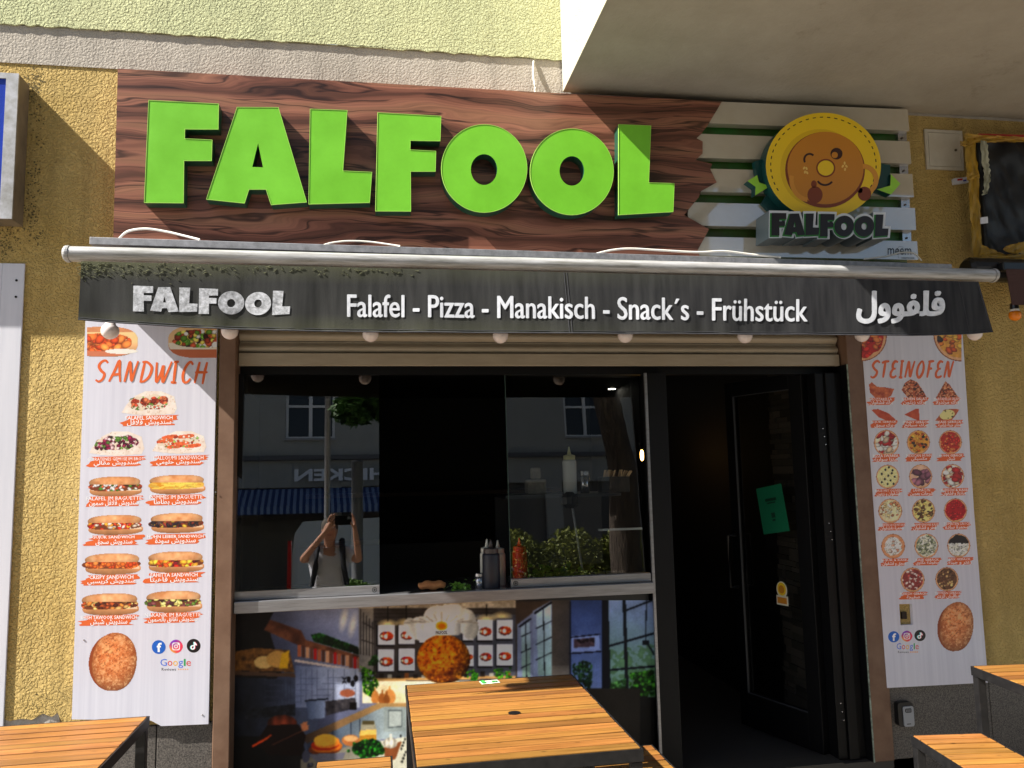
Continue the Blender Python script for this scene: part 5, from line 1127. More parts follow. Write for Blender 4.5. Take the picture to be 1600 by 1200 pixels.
for a, b in ((117, 780), (337, 769), (316, 1117), (131, 1000)):
    q = W(a, b, YPO - .001); MB().lathe((0, 0, 0), [(0.004, 0), (0.003, .0015)], 10).build('rivet', STEEL, lp, world=False).matrix_local = Matrix.Translation(q - Vector(lp.location)) @ Matrix.Rotation(math.pi / 2, 4, 'X')

rp = thing('pizza_poster', (W(1440, 800, 0).x, YPO, 1.4), 'tall white stone oven menu board on the shaded yellow wall right of the door', 'menu board', 'menu boards beside the shop front')
poster_board(rp, [(1343.5, 490), (1502, 490), (1522, 800), (1544, 1066.5), (1386.5, 1075), (1366, 800)], hole=[(1405, 944), (1425, 943.5), (1427, 976), (1407, 977)])
MB().prism(pxpoly([(1404, 942), (1428, 942), (1430, 979), (1405, 979)], -0.01), -0.0105, -0.0005).build('niche_wall', YEL, rp)
q = [W(1408.5, 956, -0.02), W(1416, 956, -0.02), W(1416.5, 967, -0.02), W(1409, 967, -0.02)]
MB().prism([(v.x, v.z) for v in q], -0.024, -0.011).build('switch', PLAB, rp)
def clipped(cx, cy, r, kind, seed, clip, ry): food_pizza(rp, cx, cy, r, kind, seed, clip, ry)
clipped(1345, 526, 41, 'saucy', 5, (1346.5, 1400, 500), 39); clipped(1500, 522, 42, 'corn', 9, (1400, 1502.5, 500), 43)
brush_word(rp, 'STEINOFEN', 1359, 1490, 564, 590, 0.001, 2.9, [1, .9, .95, .6, 1.05, 1, .9, .95, 1])
RPL = [(1377, 609, 21, 'calzone', 'MOZZARELLA', 'برك قشقوان', 1377, 627.5), (1429, 608, 21, 'oval', 'OLIVEN SALAT', 'برك زيتون', 1429, 627), (1480, 609, 19, 'tri', 'MORTADELLA SALAMI', 'برك مرتديلا', 1480, 627), (1380, 648, 20, 'long', 'SUJUK GEBÄCK', 'برك سجق', 1381, 663), (1427, 648, 17, 'tri2', 'SPINAT GEBÄCK', 'برك سبانخ', 1431, 663), (1480, 647, 18, 'boat', 'KÄSE GEBÄCK', 'فطاير جبنة شامية', 1484, 662.5),
       (1385, 692, 20, 'mix', 'PIZZA SWAREA', 'بيتزا سوارية', 1384, 716), (1435, 691, 18.5, 'corn', 'MEXICAN HUHN', 'مكسيكي', 1436, 715.5), (1485, 691, 18.5, 'saucy', 'HUHN GEBÄCK', 'شيش', 1486, 715), (1387, 745, 18.5, 'olive', 'KÄSE MIT OLIVEN', 'قشقوان و زيتون', 1388, 770), (1438.5, 744.5, 18.5, 'meat', 'LAHMACUN', 'شرحات بعجين', 1440, 769.5), (1488.5, 744, 18.5, 'mix', 'FLEISCH & KÄSE', 'مرتديلا و قشقوان', 1491, 769),
       (1391, 798.5, 19, 'crumb', 'TOMATEN SAUCE MIT KÄSE', 'محمرة بقشقوان', 1394, 823.5), (1443, 798, 18.5, 'mush', 'CHAMPIGNONS KÄSE', 'فطر و قشقوان', 1445, 823), (1493, 797.5, 18.5, 'red', 'TOMATEN SAUCE', 'محمرة سادة', 1495, 822), (1395.5, 853.5, 19, 'white', 'SUJUK & KÄSE', 'سجق و قشقوان', 1397, 879), (1447.5, 853, 19, 'herb', 'KÄSE GEBÄCK', 'منقوشة عكاوي', 1449, 878), (1498, 852.5, 18.5, 'half', 'MIX GEBÄCK', 'زعتر و جبنة', 1500, 877),
       (1426, 906, 19, 'mince', 'FLEISCH GEBÄCK', 'صفيحة', 1427, 931), (1479.5, 905, 18.5, 'zaatar', 'THYMIAN GEBÄCK', 'مناقيش الزعتر', 1481, 930)]
for i, (cx, cy, r, k, la, ar, bx, by) in enumerate(RPL): food_pizza(rp, cx, cy, r, k, 17 * i + 2); caption(rp, bx, by, 42, 11.5, la, ar, i + 40)
ball(rp, 1495, 979, 28, 39, 37); icons(rp, [(1396.5, 995), (1417, 994), (1437.5, 993)], 8.8); reviews(rp, 1400.5, 1436, 1005, 1014.5, 1403, 1434, 1017, 1020.5)

# ------------------------------------------------------------------ things on the wall
lb = thing('light_box', (-2.3, -0.06, 3.35), 'blue light box sign with dirty silver frame at the left edge', 'light box')
zb, zt = 2.99, 3.715
MB().prism([(-4, zb), (-1.722, zb), (-1.722, zt), (-4, zt)], -0.12, -0.004, caps=(0, 1)).build('case', mat('dirty_alu_side', S(150, 136, 116), 0.5, 0.3, col2=S(92, 82, 70), vscale=6, stretch=(1, 1, .6)), lb)
fo_, fi_ = [(-4, zb), (-1.720, zb), (-1.720, zt), (-4, zt)], [(-3.95, zb + .045), (-1.775, zb + .045), (-1.775, zt - .028), (-3.95, zt - .028)]
MB().prism(fo_, -0.128, -0.118, [fi_]).build('frame', mat('scuffed_silver', S(200, 200, 204), .4, .5, col2=S(150, 148, 142), vscale=20), lb, bevel=.002)
MB().prism(fi_, -0.121, -0.115).build('blue_face', mat('blue_acrylic', S(30, 60, 168), .25, col2=S(24, 50, 150), vscale=3), lb)
cp_ = thing('side_post', (-2.0, -0.04, 1.5), 'white metal door post of the neighbouring shop, at the left edge', 'door post')
xr_ = W(33, 412, -0.05).x; zt_ = W(20, 408, -0.05).z
MB().box(xr_ - 0.10, xr_, -0.010, -0.001, 0.6, zt_).build('post_face', WHITEP, cp_, bevel=.003)
MB().box(xr_ - 0.5, xr_ - 0.102, -0.006, -0.001, 0.6, zt_).build('post_panel', WHITEP, cp_)
for a, b in ((20, 435), (19, 461)):
    q = W(a, b, -0.05); MB().prism([(q.x + .006 * math.cos(t), q.z + .006 * math.sin(t)) for t in [i * math.pi / 5 for i in range(10)]], -0.0115, -0.0095).build('screw_hole', PLAB, cp_)
hp = thing('access_hatch', (W(1475, 233, 0).x, 0, W(1475, 233, 0).z), 'small white square access hatch on the shaded yellow wall', 'hatch')
HW = mat('hatch_white', S(206, 200, 186), .5, col2=S(186, 178, 160), vscale=8)
MB().prism(pxpoly([(1444.5, 201.5), (1503.5, 204.5), (1506.5, 266), (1448.5, 264)], -.012), -.012, -.001, [pxpoly([(1449.5, 206), (1500, 209), (1502.5, 261.5), (1452.5, 259.5)], -.012)]).build('frame', HW, hp, bevel=.001)
MB().prism(pxpoly([(1450.2, 206.8), (1499.3, 209.6), (1501.6, 260.8), (1453.2, 258.9)], -.010), -.010, -.003).build('door_leaf', HW, hp)
q = W(1493.5, 234.5, -.012); MB().prism([(q.x + .008 * math.cos(t), q.z + .008 * math.sin(t)) for t in [i * math.pi / 6 for i in range(12)]], -.014, -.010).build('lock', flat('lock_ring', 96, 90, 70, .3), hp)
ks = thing('key_safe', tuple(W(1411, 1115, -.02)), 'small grey and black key safe on the speckled granite base', 'key safe')
a = W(1399, 1097, -.03); b_ = W(1424, 1133, -.03); dx_ = b_.x - a.x; m = MB()
rr = lambda x0, x1, z0, z1, r: [(x1 - r + r * math.cos(t), z1 - r + r * math.sin(t)) for t in (0, .5, 1, 1.57)] + [(x0 + r - r * math.sin(t), z1 - r + r * math.cos(t)) for t in (0, .5, 1, 1.57)] + [(x0 + r - r * math.cos(t), z0 + r - r * math.sin(t)) for t in (0, .5, 1, 1.57)] + [(x1 - r + r * math.sin(t), z0 + r - r * math.cos(t)) for t in (0, .5, 1, 1.57)]
MB().prism(rr(a.x, b_.x + .004, b_.z, a.z, .016), -.048, -.014).build('body', PLAB, ks, bevel=.003)
MB().prism(rr(a.x + .028, b_.x + .002, b_.z + .002, a.z - .020, .01), -.056, -.047).build('cover', flat('grey_cover', 150, 154, 160, .4), ks, bevel=.002)
MB().prism(rr(a.x + .036, b_.x - .010, a.z - .052, a.z - .030, .008), -.0575, -.0555).build('dial_window', PLAB, ks)
for k in range(4): MB().box(a.x + .040 + k * .0095, a.x + .047 + k * .0095, -.0592, -.0572, a.z - .048, a.z - .034).build('dial', flat('dial_grey', 110, 112, 116, .4), ks)
MB().box(a.x + .042, a.x + .066, -.0572, -.0558, b_.z + .014, b_.z + .018).build('maker_mark', PLAB, ks)
# bagged sign of the next shop
bs = thing('bagged_sign', (W(1560, 300, -.1).x, -.1, W(1560, 300, -.1).z), 'sign box wrapped in black plastic bag held by yellow adhesive film', 'sign')
NX, NY = 40, 60; rs = np.random.RandomState(3); vs = []
for j in range(NY + 1):
    for i in range(NX + 1):
        u, v = i / NX, j / NY; px_, py_ = 1522 + u * 200 + v * 14, 214 + v * 186 + u * 12
        f = 0.10 + 0.022 * lattice(np.array([u * 9 + v * 4]), np.array([v * 7 - u * 3]), 1, 4)[0] + 0.02 * lattice(np.array([u * 22 - v * 9]), np.array([v * 6 + u * 11]), 1, 8)[0]
        if i in (0,) or j in (0, NY): f = 0.005
        vs.append(tuple(W(px_, py_, -f)))
m = MB(); m.add(vs, [(j * (NX + 1) + i, (j + 1) * (NX + 1) + i, (j + 1) * (NX + 1) + i + 1, j * (NX + 1) + i + 1) for j in range(NY) for i in range(NX)])
m.build('black_bag', mat('black_bin_liner', S(20, 21, 25), .42, spec=.4, bump=.4, bscale=14, bdist=.01), bs, smooth=True)
TAPE = mat('yellow_film', S(208, 160, 36), .35, col2=S(170, 138, 54), vscale=9, stretch=(4, 1, 1), bump=.6, bscale=26, bdist=.01)
TAPE.node_tree.nodes['Principled BSDF'].inputs['Alpha'].default_value = 0.72
def film(name, pts, y, mt=TAPE):
    m = MB(); n = len(pts) // 2; rj = random.Random(len(pts) * 7 + int(pts[0][1])); L_, R_ = smooth_line([tuple(q) for q in pts[:n]], 6), smooth_line([tuple(q) for q in pts[n:][::-1]], 6); n = len(L_); K = 6; vs = []
    L_ = [(a + rj.uniform(-1.3, 1.3), b + rj.uniform(-1, 1)) for a, b in L_]; R_ = [(a + rj.uniform(-1.6, 1.6), b + rj.uniform(-1.2, 1.2)) for a, b in R_]
    for i in range(n):
        for k in range(K + 1):
            f = k / K; q = W(L_[i][0] * (1 - f) + R_[i][0] * f, L_[i][1] * (1 - f) + R_[i][1] * f, y + 0.007 * math.sin(i * 0.9 + k * 1.6) + 0.006 * math.sin(k * 2.9 - i * 0.5)); vs.append(tuple(q))
    m.add(vs, [(i * (K + 1) + k, (i + 1) * (K + 1) + k, (i + 1) * (K + 1) + k + 1, i * (K + 1) + k + 1) for i in range(n - 1) for k in range(K)])
    o = m.build(name, mt, bs, smooth=True); return o
film('yellow_tape', [(1507, 214), (1509, 250), (1513, 290), (1516, 330), (1519, 370), (1520, 415), (1536, 415), (1533, 370), (1531, 330), (1530, 290), (1527, 250), (1523, 214)], -.135)
film('yellow_tape', [(1508, 209), (1530, 210), (1560, 212), (1600, 214), (1680, 218), (1680, 224), (1600, 222), (1560, 222), (1530, 222), (1508, 226)], -.140)
film('yellow_tape', [(1500, 220), (1508, 221), (1520, 222), (1520, 229), (1508, 229), (1500, 228)], -.145); film('yellow_tape', [(1511, 272), (1520, 271), (1530, 272), (1531, 279), (1520, 281), (1512, 282)], -.15)
film('yellow_tape', [(1512, 420), (1530, 400), (1560, 398), (1600, 396), (1660, 390), (1660, 404), (1600, 407), (1560, 408), (1540, 410), (1514, 421)], -.17)
film('yellow_tape', [(1534, 382), (1550, 389), (1570, 397), (1592, 404), (1590, 407), (1566, 404), (1548, 400), (1532, 398)], -.165); film('yellow_tape', [(1570, 386), (1582, 381), (1600, 378), (1640, 376), (1640, 394), (1600, 396), (1584, 396), (1566, 391)], -.175)
film('silver_tape', [(1532, 220), (1534, 250), (1537, 270), (1538, 290), (1534, 306), (1542, 303), (1546, 290), (1547, 270), (1545, 250), (1543, 220)], -.15, mat('silver_film', S(196, 196, 172), .3, col2=S(150, 150, 130), vscale=8))
MB().prism(pxpoly([(1530, 208.5), (1700, 214), (1700, 220), (1530, 215)], -.13), -.13, -.02).build('red_edge', flat('red_enamel', 170, 40, 30), bs)
MB().prism(pxpoly([(1490, 279), (1512, 276.5), (1513, 285), (1491, 288)], -.02), -.022, -.002).build('tag', WHITEP, bs)
m = MB(); m.c = S(190, 30, 30); m.prism(pxpoly([(1496, 279.5), (1504, 278.6), (1504, 281.5), (1496, 282.5)], -.0232), -.0232, -.0232, caps=(1, 0)); m.c = S(60, 60, 150); m.prism(pxpoly([(1505, 281), (1510, 280.4), (1510, 283), (1505, 283.6)], -.0232), -.0232, -.0232, caps=(1, 0)); m.build('tag_print', PRINT, bs)
MB().prism(pxpoly([(1532, 340), (1543, 338.5), (1543.5, 348.5), (1532, 350)], -.155), -.157, -.153).build('tag', WHITEP, bs)
na = thing('neighbour_awning', (W(1590, 420, -.2).x, -.2, W(1590, 420, -.2).z), 'dark awning case with brown cloth at the right edge, below the bagged sign', 'awning')
q0, q1 = W(1510, 420, -.2), W(1600, 424, -.2)
MB().tube([(q0.x, -.19, q0.z), (q0.x + .02, -.19, q0.z), (q0.x + 2, -.19, q0.z - .02)], [.05, .068, .068], 14).build('case', PLAB, na, smooth=False)
MB().box(q0.x + .15, q0.x + 2, -.30, -.2, q0.z - .03, q0.z + .02).build('front_bar', PLAB, na, bevel=.006)
MB().prism(pxpoly([(1572, 420), (1720, 424), (1726, 478), (1582, 476)], -.3), -.30, -.295).build('cloth', mat('brown_cloth', S(78, 52, 48), .9, col2=S(62, 40, 38), vscale=20, stretch=(1, 1, 6)), na)
c = W(1586, 492, -.22); t = thing('orange_bulb', tuple(c), 'orange bulb in black socket below the brown cloth', 'bulb')
MB().lathe(c, [(.004, -.034), (.018, -.030), (.029, -.018), (.033, -.002), (.030, .012), (.024, .02)], 18).build('glass', BULBO, t, smooth=True); MB().lathe(c, [(.024, .02), (.024, .032)], 18).build('collar', flat('white_collar', 210, 206, 200), t); MB().lathe(c, [(.023, .032), (.022, .062), (.014, .07)], 14).build('socket', PLAB, t)
q = W(1586, 470, -.22); one('wall_cable', tuple(q), MB().tube([tuple(W(1586, 474, -.22)), tuple(W(1584, 455, -.2)), tuple(W(1580, 448, -.05))], .004, 6), PLAB, 'short black cable holding the orange bulb', 'cable')

# ------------------------------------------------------------------ tables and benches
def make_table(w_, l_, h_, name, lab, cat, grp, n):
    t = thing(name, (0, 0, 0), lab, cat, grp); o = 0.018; FR = BLACKM
    fm = MB()
    for (x0, x1, y0, y1) in ((-w_ / 2, w_ / 2, -l_ / 2, -l_ / 2 + .006), (-w_ / 2, w_ / 2, l_ / 2 - .006, l_ / 2), (-w_ / 2, -w_ / 2 + .006, -l_ / 2 + .006, l_ / 2 - .006), (w_ / 2 - .006, w_ / 2, -l_ / 2 + .006, l_ / 2 - .006)): fm.box(x0, x1, y0, y1, h_ - .045, h_ - .001)
    fm.build('top_frame', FR, t, world=False, bevel=.0015)
    for sx in (-1, 1):
        for sy in (-1, 1):
            MB().box(-.02, .02, -.02, .02, 0, h_ - .046).build('leg', FR, t, world=False, bevel=.003).location = (sx * (w_ / 2 - .024), sy * (l_ / 2 - .024), 0)
    for sx in (-1, 1): MB().box(-.012, .012, -l_ / 2 + .045, l_ / 2 - .045, .08, .105).build('stretcher', FR, t, world=False, bevel=.002).location = (sx * (w_ / 2 - .024), 0, 0)
    MB().box(-w_ / 2 + .045, w_ / 2 - .045, -.015, .015, h_ - .06, h_ - .03).build('cross_rail', FR, t, world=False)
    p = (l_ - .016) / n; me = None; rs = random.Random(n)
    for i in range(n):
        if me is None:
            o_ = MB().box(-w_ / 2 + .008, w_ / 2 - .008, -p / 2 + .005, p / 2 - .005, -.026, 0).build('slat', PLANK, t, world=False, bevel=.0025); me = o_.data
        else:
            o_ = bpy.data.objects.new('slat', me); C.objects.link(o_); o_.parent = t; b = o_.modifiers.new('bevel', 'BEVEL'); b.width = .0025; b.segments = 2
        o_.location = (rs.uniform(-.001, .001), -l_ / 2 + .008 + p * (i + .5), h_ + rs.uniform(-.0018, .0012)); o_.rotation_euler = (rs.uniform(-.012, .012), rs.uniform(-.002, .002), rs.uniform(-.0012, .0012))
    return t
GT = 'slatted tables in front of the shop'; GB = 'slatted benches in front of the shop'
tb = make_table(.815, 1.08, .75, 'table', 'slatted wooden table with black frame standing before the kitchen mural', 'table', GT, 17)
tb.location = (.52, -.715, 0)
t2 = copy_tree(tb); t2.location = (-.97 - .4075, -.40 - .54, 0); t2['label'] = 'slatted wooden table in front of the sandwich menu board'
t3 = copy_tree(tb); t3['label'] = 'slatted wooden table below the pizza menu board, at the right edge'; t3.rotation_euler[2] = -.09
def put_corner(t, w_, l_, rot, cx, cy): t.rotation_euler[2] = rot; v = Matrix.Rotation(rot, 2) @ Vector((-w_ / 2, l_ / 2)); t.location = (cx - v.x, cy - v.y, 0)
put_corner(t3, .815, 1.08, -.10, 2.855, -.51)
bn = make_table(.34, 1.08, .47, 'bench', 'slatted bench with lit slats right of the centre table, half in its shade', 'bench', GB, 17); bn.location = (1.075, -.95, 0)
b2 = copy_tree(bn); b2['label'] = 'slatted bench left of the centre table, below the mural'; b2.location = (-.12, -.283 - .54, 0)
b3 = copy_tree(bn); b3['label'] = 'slatted bench between the black key safe and the right table'; put_corner(b3, .34, 1.08, -.14, 2.465, -.564)
# dark disc painting the shaded depth of the parasol hole, and a paper sachet
q = (.545, -.735); one('parasol_hole_disc', (q[0], q[1], .752), MB().lathe((q[0], q[1], .7515), [(.026, 0), (.026, .001)], 24), PLAB, 'flat dark disc standing for the shaded parasol hole in the middle of the centre table', 'hole')
v = CAM + ray(765, 1066) * ((.752 - CZ) / ray(765, 1066)[2]); sx_, sy_ = v[0], v[1]
sa = thing('paper_sachet', (sx_, sy_, .752), 'small green and white paper sachet lying on the centre table', 'sachet', rotz=.12)
m = MB(); NXs = 10; vs = [(-.045 + .09 * i / NXs, -.028 + .056 * j / 6, .0015 + .004 * math.sin(math.pi * i / NXs) * math.sin(math.pi * j / 6) * (1 + .4 * math.sin(i * 2.2))) for j in range(7) for i in range(NXs + 1)]
m.add(vs, [(j * 11 + i, j * 11 + i + 1, (j + 1) * 11 + i + 1, (j + 1) * 11 + i) for j in range(6) for i in range(NXs)]); m.build('paper', flat('sachet_paper', 214, 226, 206, .5), sa, world=False, smooth=True)
m = MB(); m.add([(-.043, -.022, .006), (-.02, -.024, .0075), (-.026, .022, .0075), (-.043, .018, .006)], [(0, 1, 2, 3)]); m.add([(.0, -.024, .0085), (.04, -.018, .006), (.03, -.006, .0075), (.005, -.012, .0095)], [(0, 1, 2, 3)]); m.build('green_print', flat('sachet_green', 60, 160, 70, .5), sa, world=False)
#@@P5START
# ------------------------------------------------------------------ door and room
Hh, Ff = Vector((2.43, .12)), Vector((2.235, .73))
dv = Ff - Hh; dl = dv.length; da = math.atan2(dv.y, dv.x)
dr = thing('glass_door', (Hh.x, Hh.y, .155), 'black framed glass door standing open into the dark shop, with green notice', 'door', rotz=da)
DZ = 2.13
MB().box(0, .10, -.025, .025, 0, DZ).build('hinge_stile', DARKFR, dr, world=False, bevel=.003); MB().box(dl - .07, dl, -.025, .025, 0, DZ).build('lock_stile', DARKFR, dr, world=False, bevel=.003)
MB().box(.10, dl - .07, -.025, .025, 0, .20).build('bottom_panel', DARKFR, dr, world=False, bevel=.003); MB().box(.10, dl - .07, -.025, .025, DZ - .09, DZ).build('top_member', DARKFR, dr, world=False, bevel=.003)
MB().add([(.10, 0, .20), (dl - .07, 0, .20), (dl - .07, 0, DZ - .09), (.10, 0, DZ - .09)], [(0, 1, 2, 3)]).build('glass_pane', DGLASS, dr, world=False)
m = MB(); e_ = .004
for (x0, x1, z0, z1) in ((.10, dl - .07, .20, .20 + e_), (dl - .07 - e_, dl - .07, .204, DZ - .09), (.10, dl - .074, DZ - .09 - e_, DZ - .09)): m.box(x0, x1, .012, .026, z0, z1)
m.build('glazing_bead', flat('grey_bead', 58, 60, 64, .4), dr, world=False)
for sy in (-1, 1):
    x_ = dl - .035; z0, z1 = .84, 1.16
    MB().tube([(x_, sy * .025, z1), (x_, sy * .09, z1), (x_, sy * .09, z0), (x_, sy * .025, z0)], .012, 8).build('door_handle', PLAB, dr, world=False)
nx0, nx1, nz0, nz1 = .20, .42, 1.19, 1.48
gn = MB().box(-.105, .105, -.001, .001, -.14, .14).build('green_notice', mat('green_paper', S(14, 112, 76), .5, col2=S(12, 98, 68), vscale=4), dr, world=False); gn.location = (.30, .004, 1.33); gn.rotation_euler[1] = .16
m = MB()
for (a, b, c_, d_) in ((-.045, .045, .05, .068), (-.035, .035, .035, .044), (-.015, .015, -.05, -.02), (-.012, .012, -.07, -.058)): m.box(a, b, .0012, .0018, c_, d_)
m.build('notice_print', flat('notice_ink', 14, 50, 36), gn, world=False)
m = MB(); cx_, cz_ = .26, .86
pts = [(cx_ + .042 * math.cos(t), cz_ + .048 * math.sin(t)) for t in [i * math.pi / 12 for i in range(25)]]
m.add([(p[0], .006, p[1]) for p in pts], [tuple(range(25))]); m.box(cx_ - .045, cx_ + .045, .005, .0062, cz_ - .09, cz_ - .035); m.build('sticker', flat('sticker_white', 226, 220, 200), dr, world=False)
m = MB(); pts = [(cx_ + .034 * math.cos(t), cz_ + .004 + .038 * math.sin(t)) for t in [i * math.pi / 12 for i in range(25)]]; m.add([(p[0], .0072, p[1]) for p in pts], [tuple(range(25))]); m.build('sticker_disc', yel, dr, world=False)
m = MB(); pts = [(cx_ + .022 * math.cos(t), cz_ + .002 + .024 * math.sin(t)) for t in [i * math.pi / 12 for i in range(25)]]; m.add([(p[0], .0082, p[1]) for p in pts], [tuple(range(25))]); m.box(cx_ - .036, cx_ + .036, .0075, .0085, cz_ - .08, cz_ - .045); m.build('sticker_print', orn, dr, world=False)
df = thing('door_frame', (2.52, .09, .155), 'black steel door frame fixed at the right of the entrance', 'door frame')
MB().box(2.445, 2.50, .03, .12, .155, 2.268).build('frame_profile', DARKFR, df, bevel=.004); MB().box(2.502, 2.56, .015, .12, .155, 2.268).build('frame_profile', DARKFR, df, bevel=.004); MB().box(2.562, 2.606, .03, .12, .155, 2.268).build('frame_profile', DARKFR, df, bevel=.004)
for zc in (1.95, 1.42, .45):
    for k in range(3): MB().lathe((0, 0, 0), [(.004, 0), (.003, .002)], 8).build('screw', STEEL, df, world=False).matrix_local = Matrix.Translation(Vector((2.475 + .006 * k, .0295, zc - .045 * k)) - Vector(df.location)) @ Matrix.Rotation(math.pi / 2, 4, 'X')
MB().box(1.56, 2.445, -.013, .12, .1505, .157).build('threshold_plate', flat('dark_threshold', 60, 58, 54, .5), df)

def bottle(px, top, base, wpx, Y, zb, m_body, m_cap, lab, name='squeeze_bottle', cat='bottle', grp=None):
    c = W(px, base, Y); c.z = zb; r = (W(px + wpx / 2, 800, Y).x - W(px, 800, Y).x); zt_ = W(px, top, Y).z; h = zt_ - zb
    t = thing(name, tuple(c), lab, cat, grp); hb = h * .72
    MB().lathe(c, [(r * .94, 0), (r, .006), (r, hb * .93), (r * .96, hb * .97), (r * .8, hb)], 22).build('body', m_body, t, smooth=True)
    MB().lathe(c + Vector((0, 0, hb)), [(r * .86, 0), (r * .86, h * .09), (r * .45, h * .11)], 20).build('cap', m_cap, t, smooth=False)
    MB().lathe(c + Vector((0, 0, hb + h * .11)), [(r * .32, 0), (r * .17, h * .1), (r * .10, h * .17)], 12).build('nozzle', m_cap, t, smooth=True)
    return t
CLR = flat('cream_plastic', 206, 204, 190, .35)
bottle(768, 843, 922, 27, .10, 1.144, flat('dark_sauce_body', 34, 36, 46, .5), flat('dark_cap', 70, 62, 60, .35), 'dark sauce bottle in front of the two white ones on the serving counter')
bottle(762, 842, 922, 22, .17, 1.144, CLR, CLR, 'white squeeze bottle peeking out left behind the dark bottle'); bottle(779, 844, 921, 23, .18, 1.144, CLR, CLR, 'white squeeze bottle peeking out right behind the dark bottle')
RED = flat('red_ketchup_plastic', 250, 44, 26, .4); bottle(813, 840, 913, 23, .17, 1.144, RED, RED, 'red squeeze bottle behind the right window pane')
def shaker(px, top, wpx, Y, zb, lab):
    c = W(px, 800, Y); c.z = zb; r = (W(px + wpx / 2, 800, Y).x - c.x); h = W(px, top, Y).z - zb; t = thing('steel_shaker', tuple(c), lab, 'shaker')
    MB().lathe(c, [(r, 0), (r, h * .78)], 20).build('body', STEEL, t, smooth=True); MB().lathe(c + Vector((0, 0, h * .785)), [(r * 1.05, 0), (r * 1.05, h * .17), (r * .8, h * .215)], 20).build('lid', STEEL, t)
shaker(747, 895, 13, .10, 1.144, 'small steel shaker left of the dark sauce bottle')
c = W(675, 924, .10); c.z = 1.144; m = MB(); vs = []; fs = []; 
for i in range(13):
    a = math.pi * i / 12; x_ = -.072 * math.cos(a); rr_ = .028 * max(.02, math.sin(a)) ** .55
    for k in range(14): b = 2 * math.pi * k / 14; vs.append((c.x + x_, c.y + rr_ * 1.1 * math.cos(b), c.z + .027 + rr_ * .8 * math.sin(b) + .004 * math.sin(i * 1.7)))
for i in range(12):
    for k in range(14): fs.append((i * 14 + k, i * 14 + (k + 1) % 14, (i + 1) * 14 + (k + 1) % 14, (i + 1) * 14 + k))
m.add(vs, fs); one('bread_loaf', tuple(c), m, mat('bread_crust', S(186, 128, 76), .8, col2=S(150, 92, 50), vscale=22, bump=.4, bscale=60), 'small browned bread roll lying on the counter edge above the chef hat', 'bread', smooth=True)
def leaves(name, c, n, rx, ry, rz, sz, m_, lab, cat, seed):
    rs = random.Random(seed); mb = MB()
    for _ in range(n):
        p = Vector((c[0] + rs.gauss(0, rx), c[1] + rs.gauss(0, ry), c[2] + abs(rs.gauss(0, rz)))); a = Vector((rs.uniform(-1, 1), rs.uniform(-1, 1), rs.uniform(-.6, .8))).normalized() * sz; b = a.cross(Vector((rs.uniform(-1, 1), rs.uniform(-1, 1), 1))).normalized() * sz * .8
        mb.add([tuple(p - a), tuple(p - b * .8), tuple(p + a), tuple(p + b)], [(0, 1, 2, 3)])
    return one(name, c, mb, m_, lab, cat)
LEAFY = flat('lettuce_green', 120, 170, 60, .5); c = W(718, 922, .12); leaves('lettuce_leaves', (c.x, c.y, 1.148), 60, .035, .03, .012, .012, LEAFY, 'few green lettuce leaves on the counter beside the bread roll', 'lettuce', 3)
c = W(870, 905, .3); leaves('lettuce_heap', (c.x, .34, 1.15), 170, .09, .05, .03, .02, LEAFY, 'heap of green lettuce behind the right window pane', 'lettuce', 5)
# cold display with things standing on it
zs_ = W(891, 771, .6).z; cd = thing('display_case', (1.05, .7, 1.144), 'dark display case with glass shelf inside the right window', 'display case')
MB().box(.72, 1.42, .50, .95, zs_ - .02, zs_).build('shelf', mat('dark_steel', S(60, 64, 68), .3, .6), cd); 
q0, q1 = W(894, 790, .5), W(906, 913, .5); MB().tube([tuple(q0), (q1.x, .42, 1.15)], .007, 8).build('upright', ALU, cd)
MB().box(.72, 1.42, .94, .96, 1.144, zs_ - .02).build('back_panel', DARKIN, cd)
q0, q1 = W(935, 828, .55), W(1003, 829, .55); MB().box(q0.x, q1.x, .54, .56, q0.z - .006, q0.z + .006).build('rail', flat('white_rail', 200, 206, 204), cd)
q = W(890, 782, .46); MB().lathe(q, [(.03, -.045), (.055, -.02), (.055, .02), (.02, .05)], 12).build('lamp_shade', PLAB, cd)
bottle(891, 698, 771, 21, .6, zs_, flat('mayo_plastic', 206, 208, 202, .35), flat('mayo_cap', 206, 204, 150, .35), 'white sauce bottle with pale yellow cap on top of the display case')
shaker(915, 735, 14, .6, zs_, 'large steel shaker beside the white sauce bottle on the display case')
q = W(940, 771, .62); q2 = W(983, 771, .62); fb = thing('fork_box', (q.x, .65, zs_), 'dark box of wooden forks on the display case', 'box')
zt_ = W(950, 745, .62).z; MB().box(q.x, q2.x, .60, .70, zs_ + .001, zt_).build('box', PLAB, fb)
rs = random.Random(8); WF = flat('fork_wood', 206, 172, 126, .6)
for k in range(20):
    x_ = q.x + (.012 + (q2.x - q.x) * .40 * (k % 10) / 10) + (0 if k < 10 else (q2.x - q.x) * .55); o_ = MB().box(-.004, .004, -.001, .001, 0, .055).build('wooden_fork', WF, fb, world=False); o_.location = (x_ - q.x, -.04 + .008 * (k % 4), zt_ - zs_ - .012); o_.rotation_euler = (0, rs.uniform(.1, .5) if k < 14 else .6, 0)
q = W(838, 771, .65); pb = MB(); pb.box(q.x - .06, q.x + .06, .62, .72, zs_ + .001, zs_ + .09); pb.box(q.x - .03, q.x + .03, .64, .68, zs_ + .0905, zs_ + .16); o_ = one('paper_bag', (q.x, .66, zs_), pb, mat('crumpled_paper', S(150, 144, 130), .8, col2=S(110, 104, 94), vscale=12, bump=.8, bscale=20, bdist=.02), 'crumpled paper bag on the display case behind the right pane', 'bag', bevel=.01)
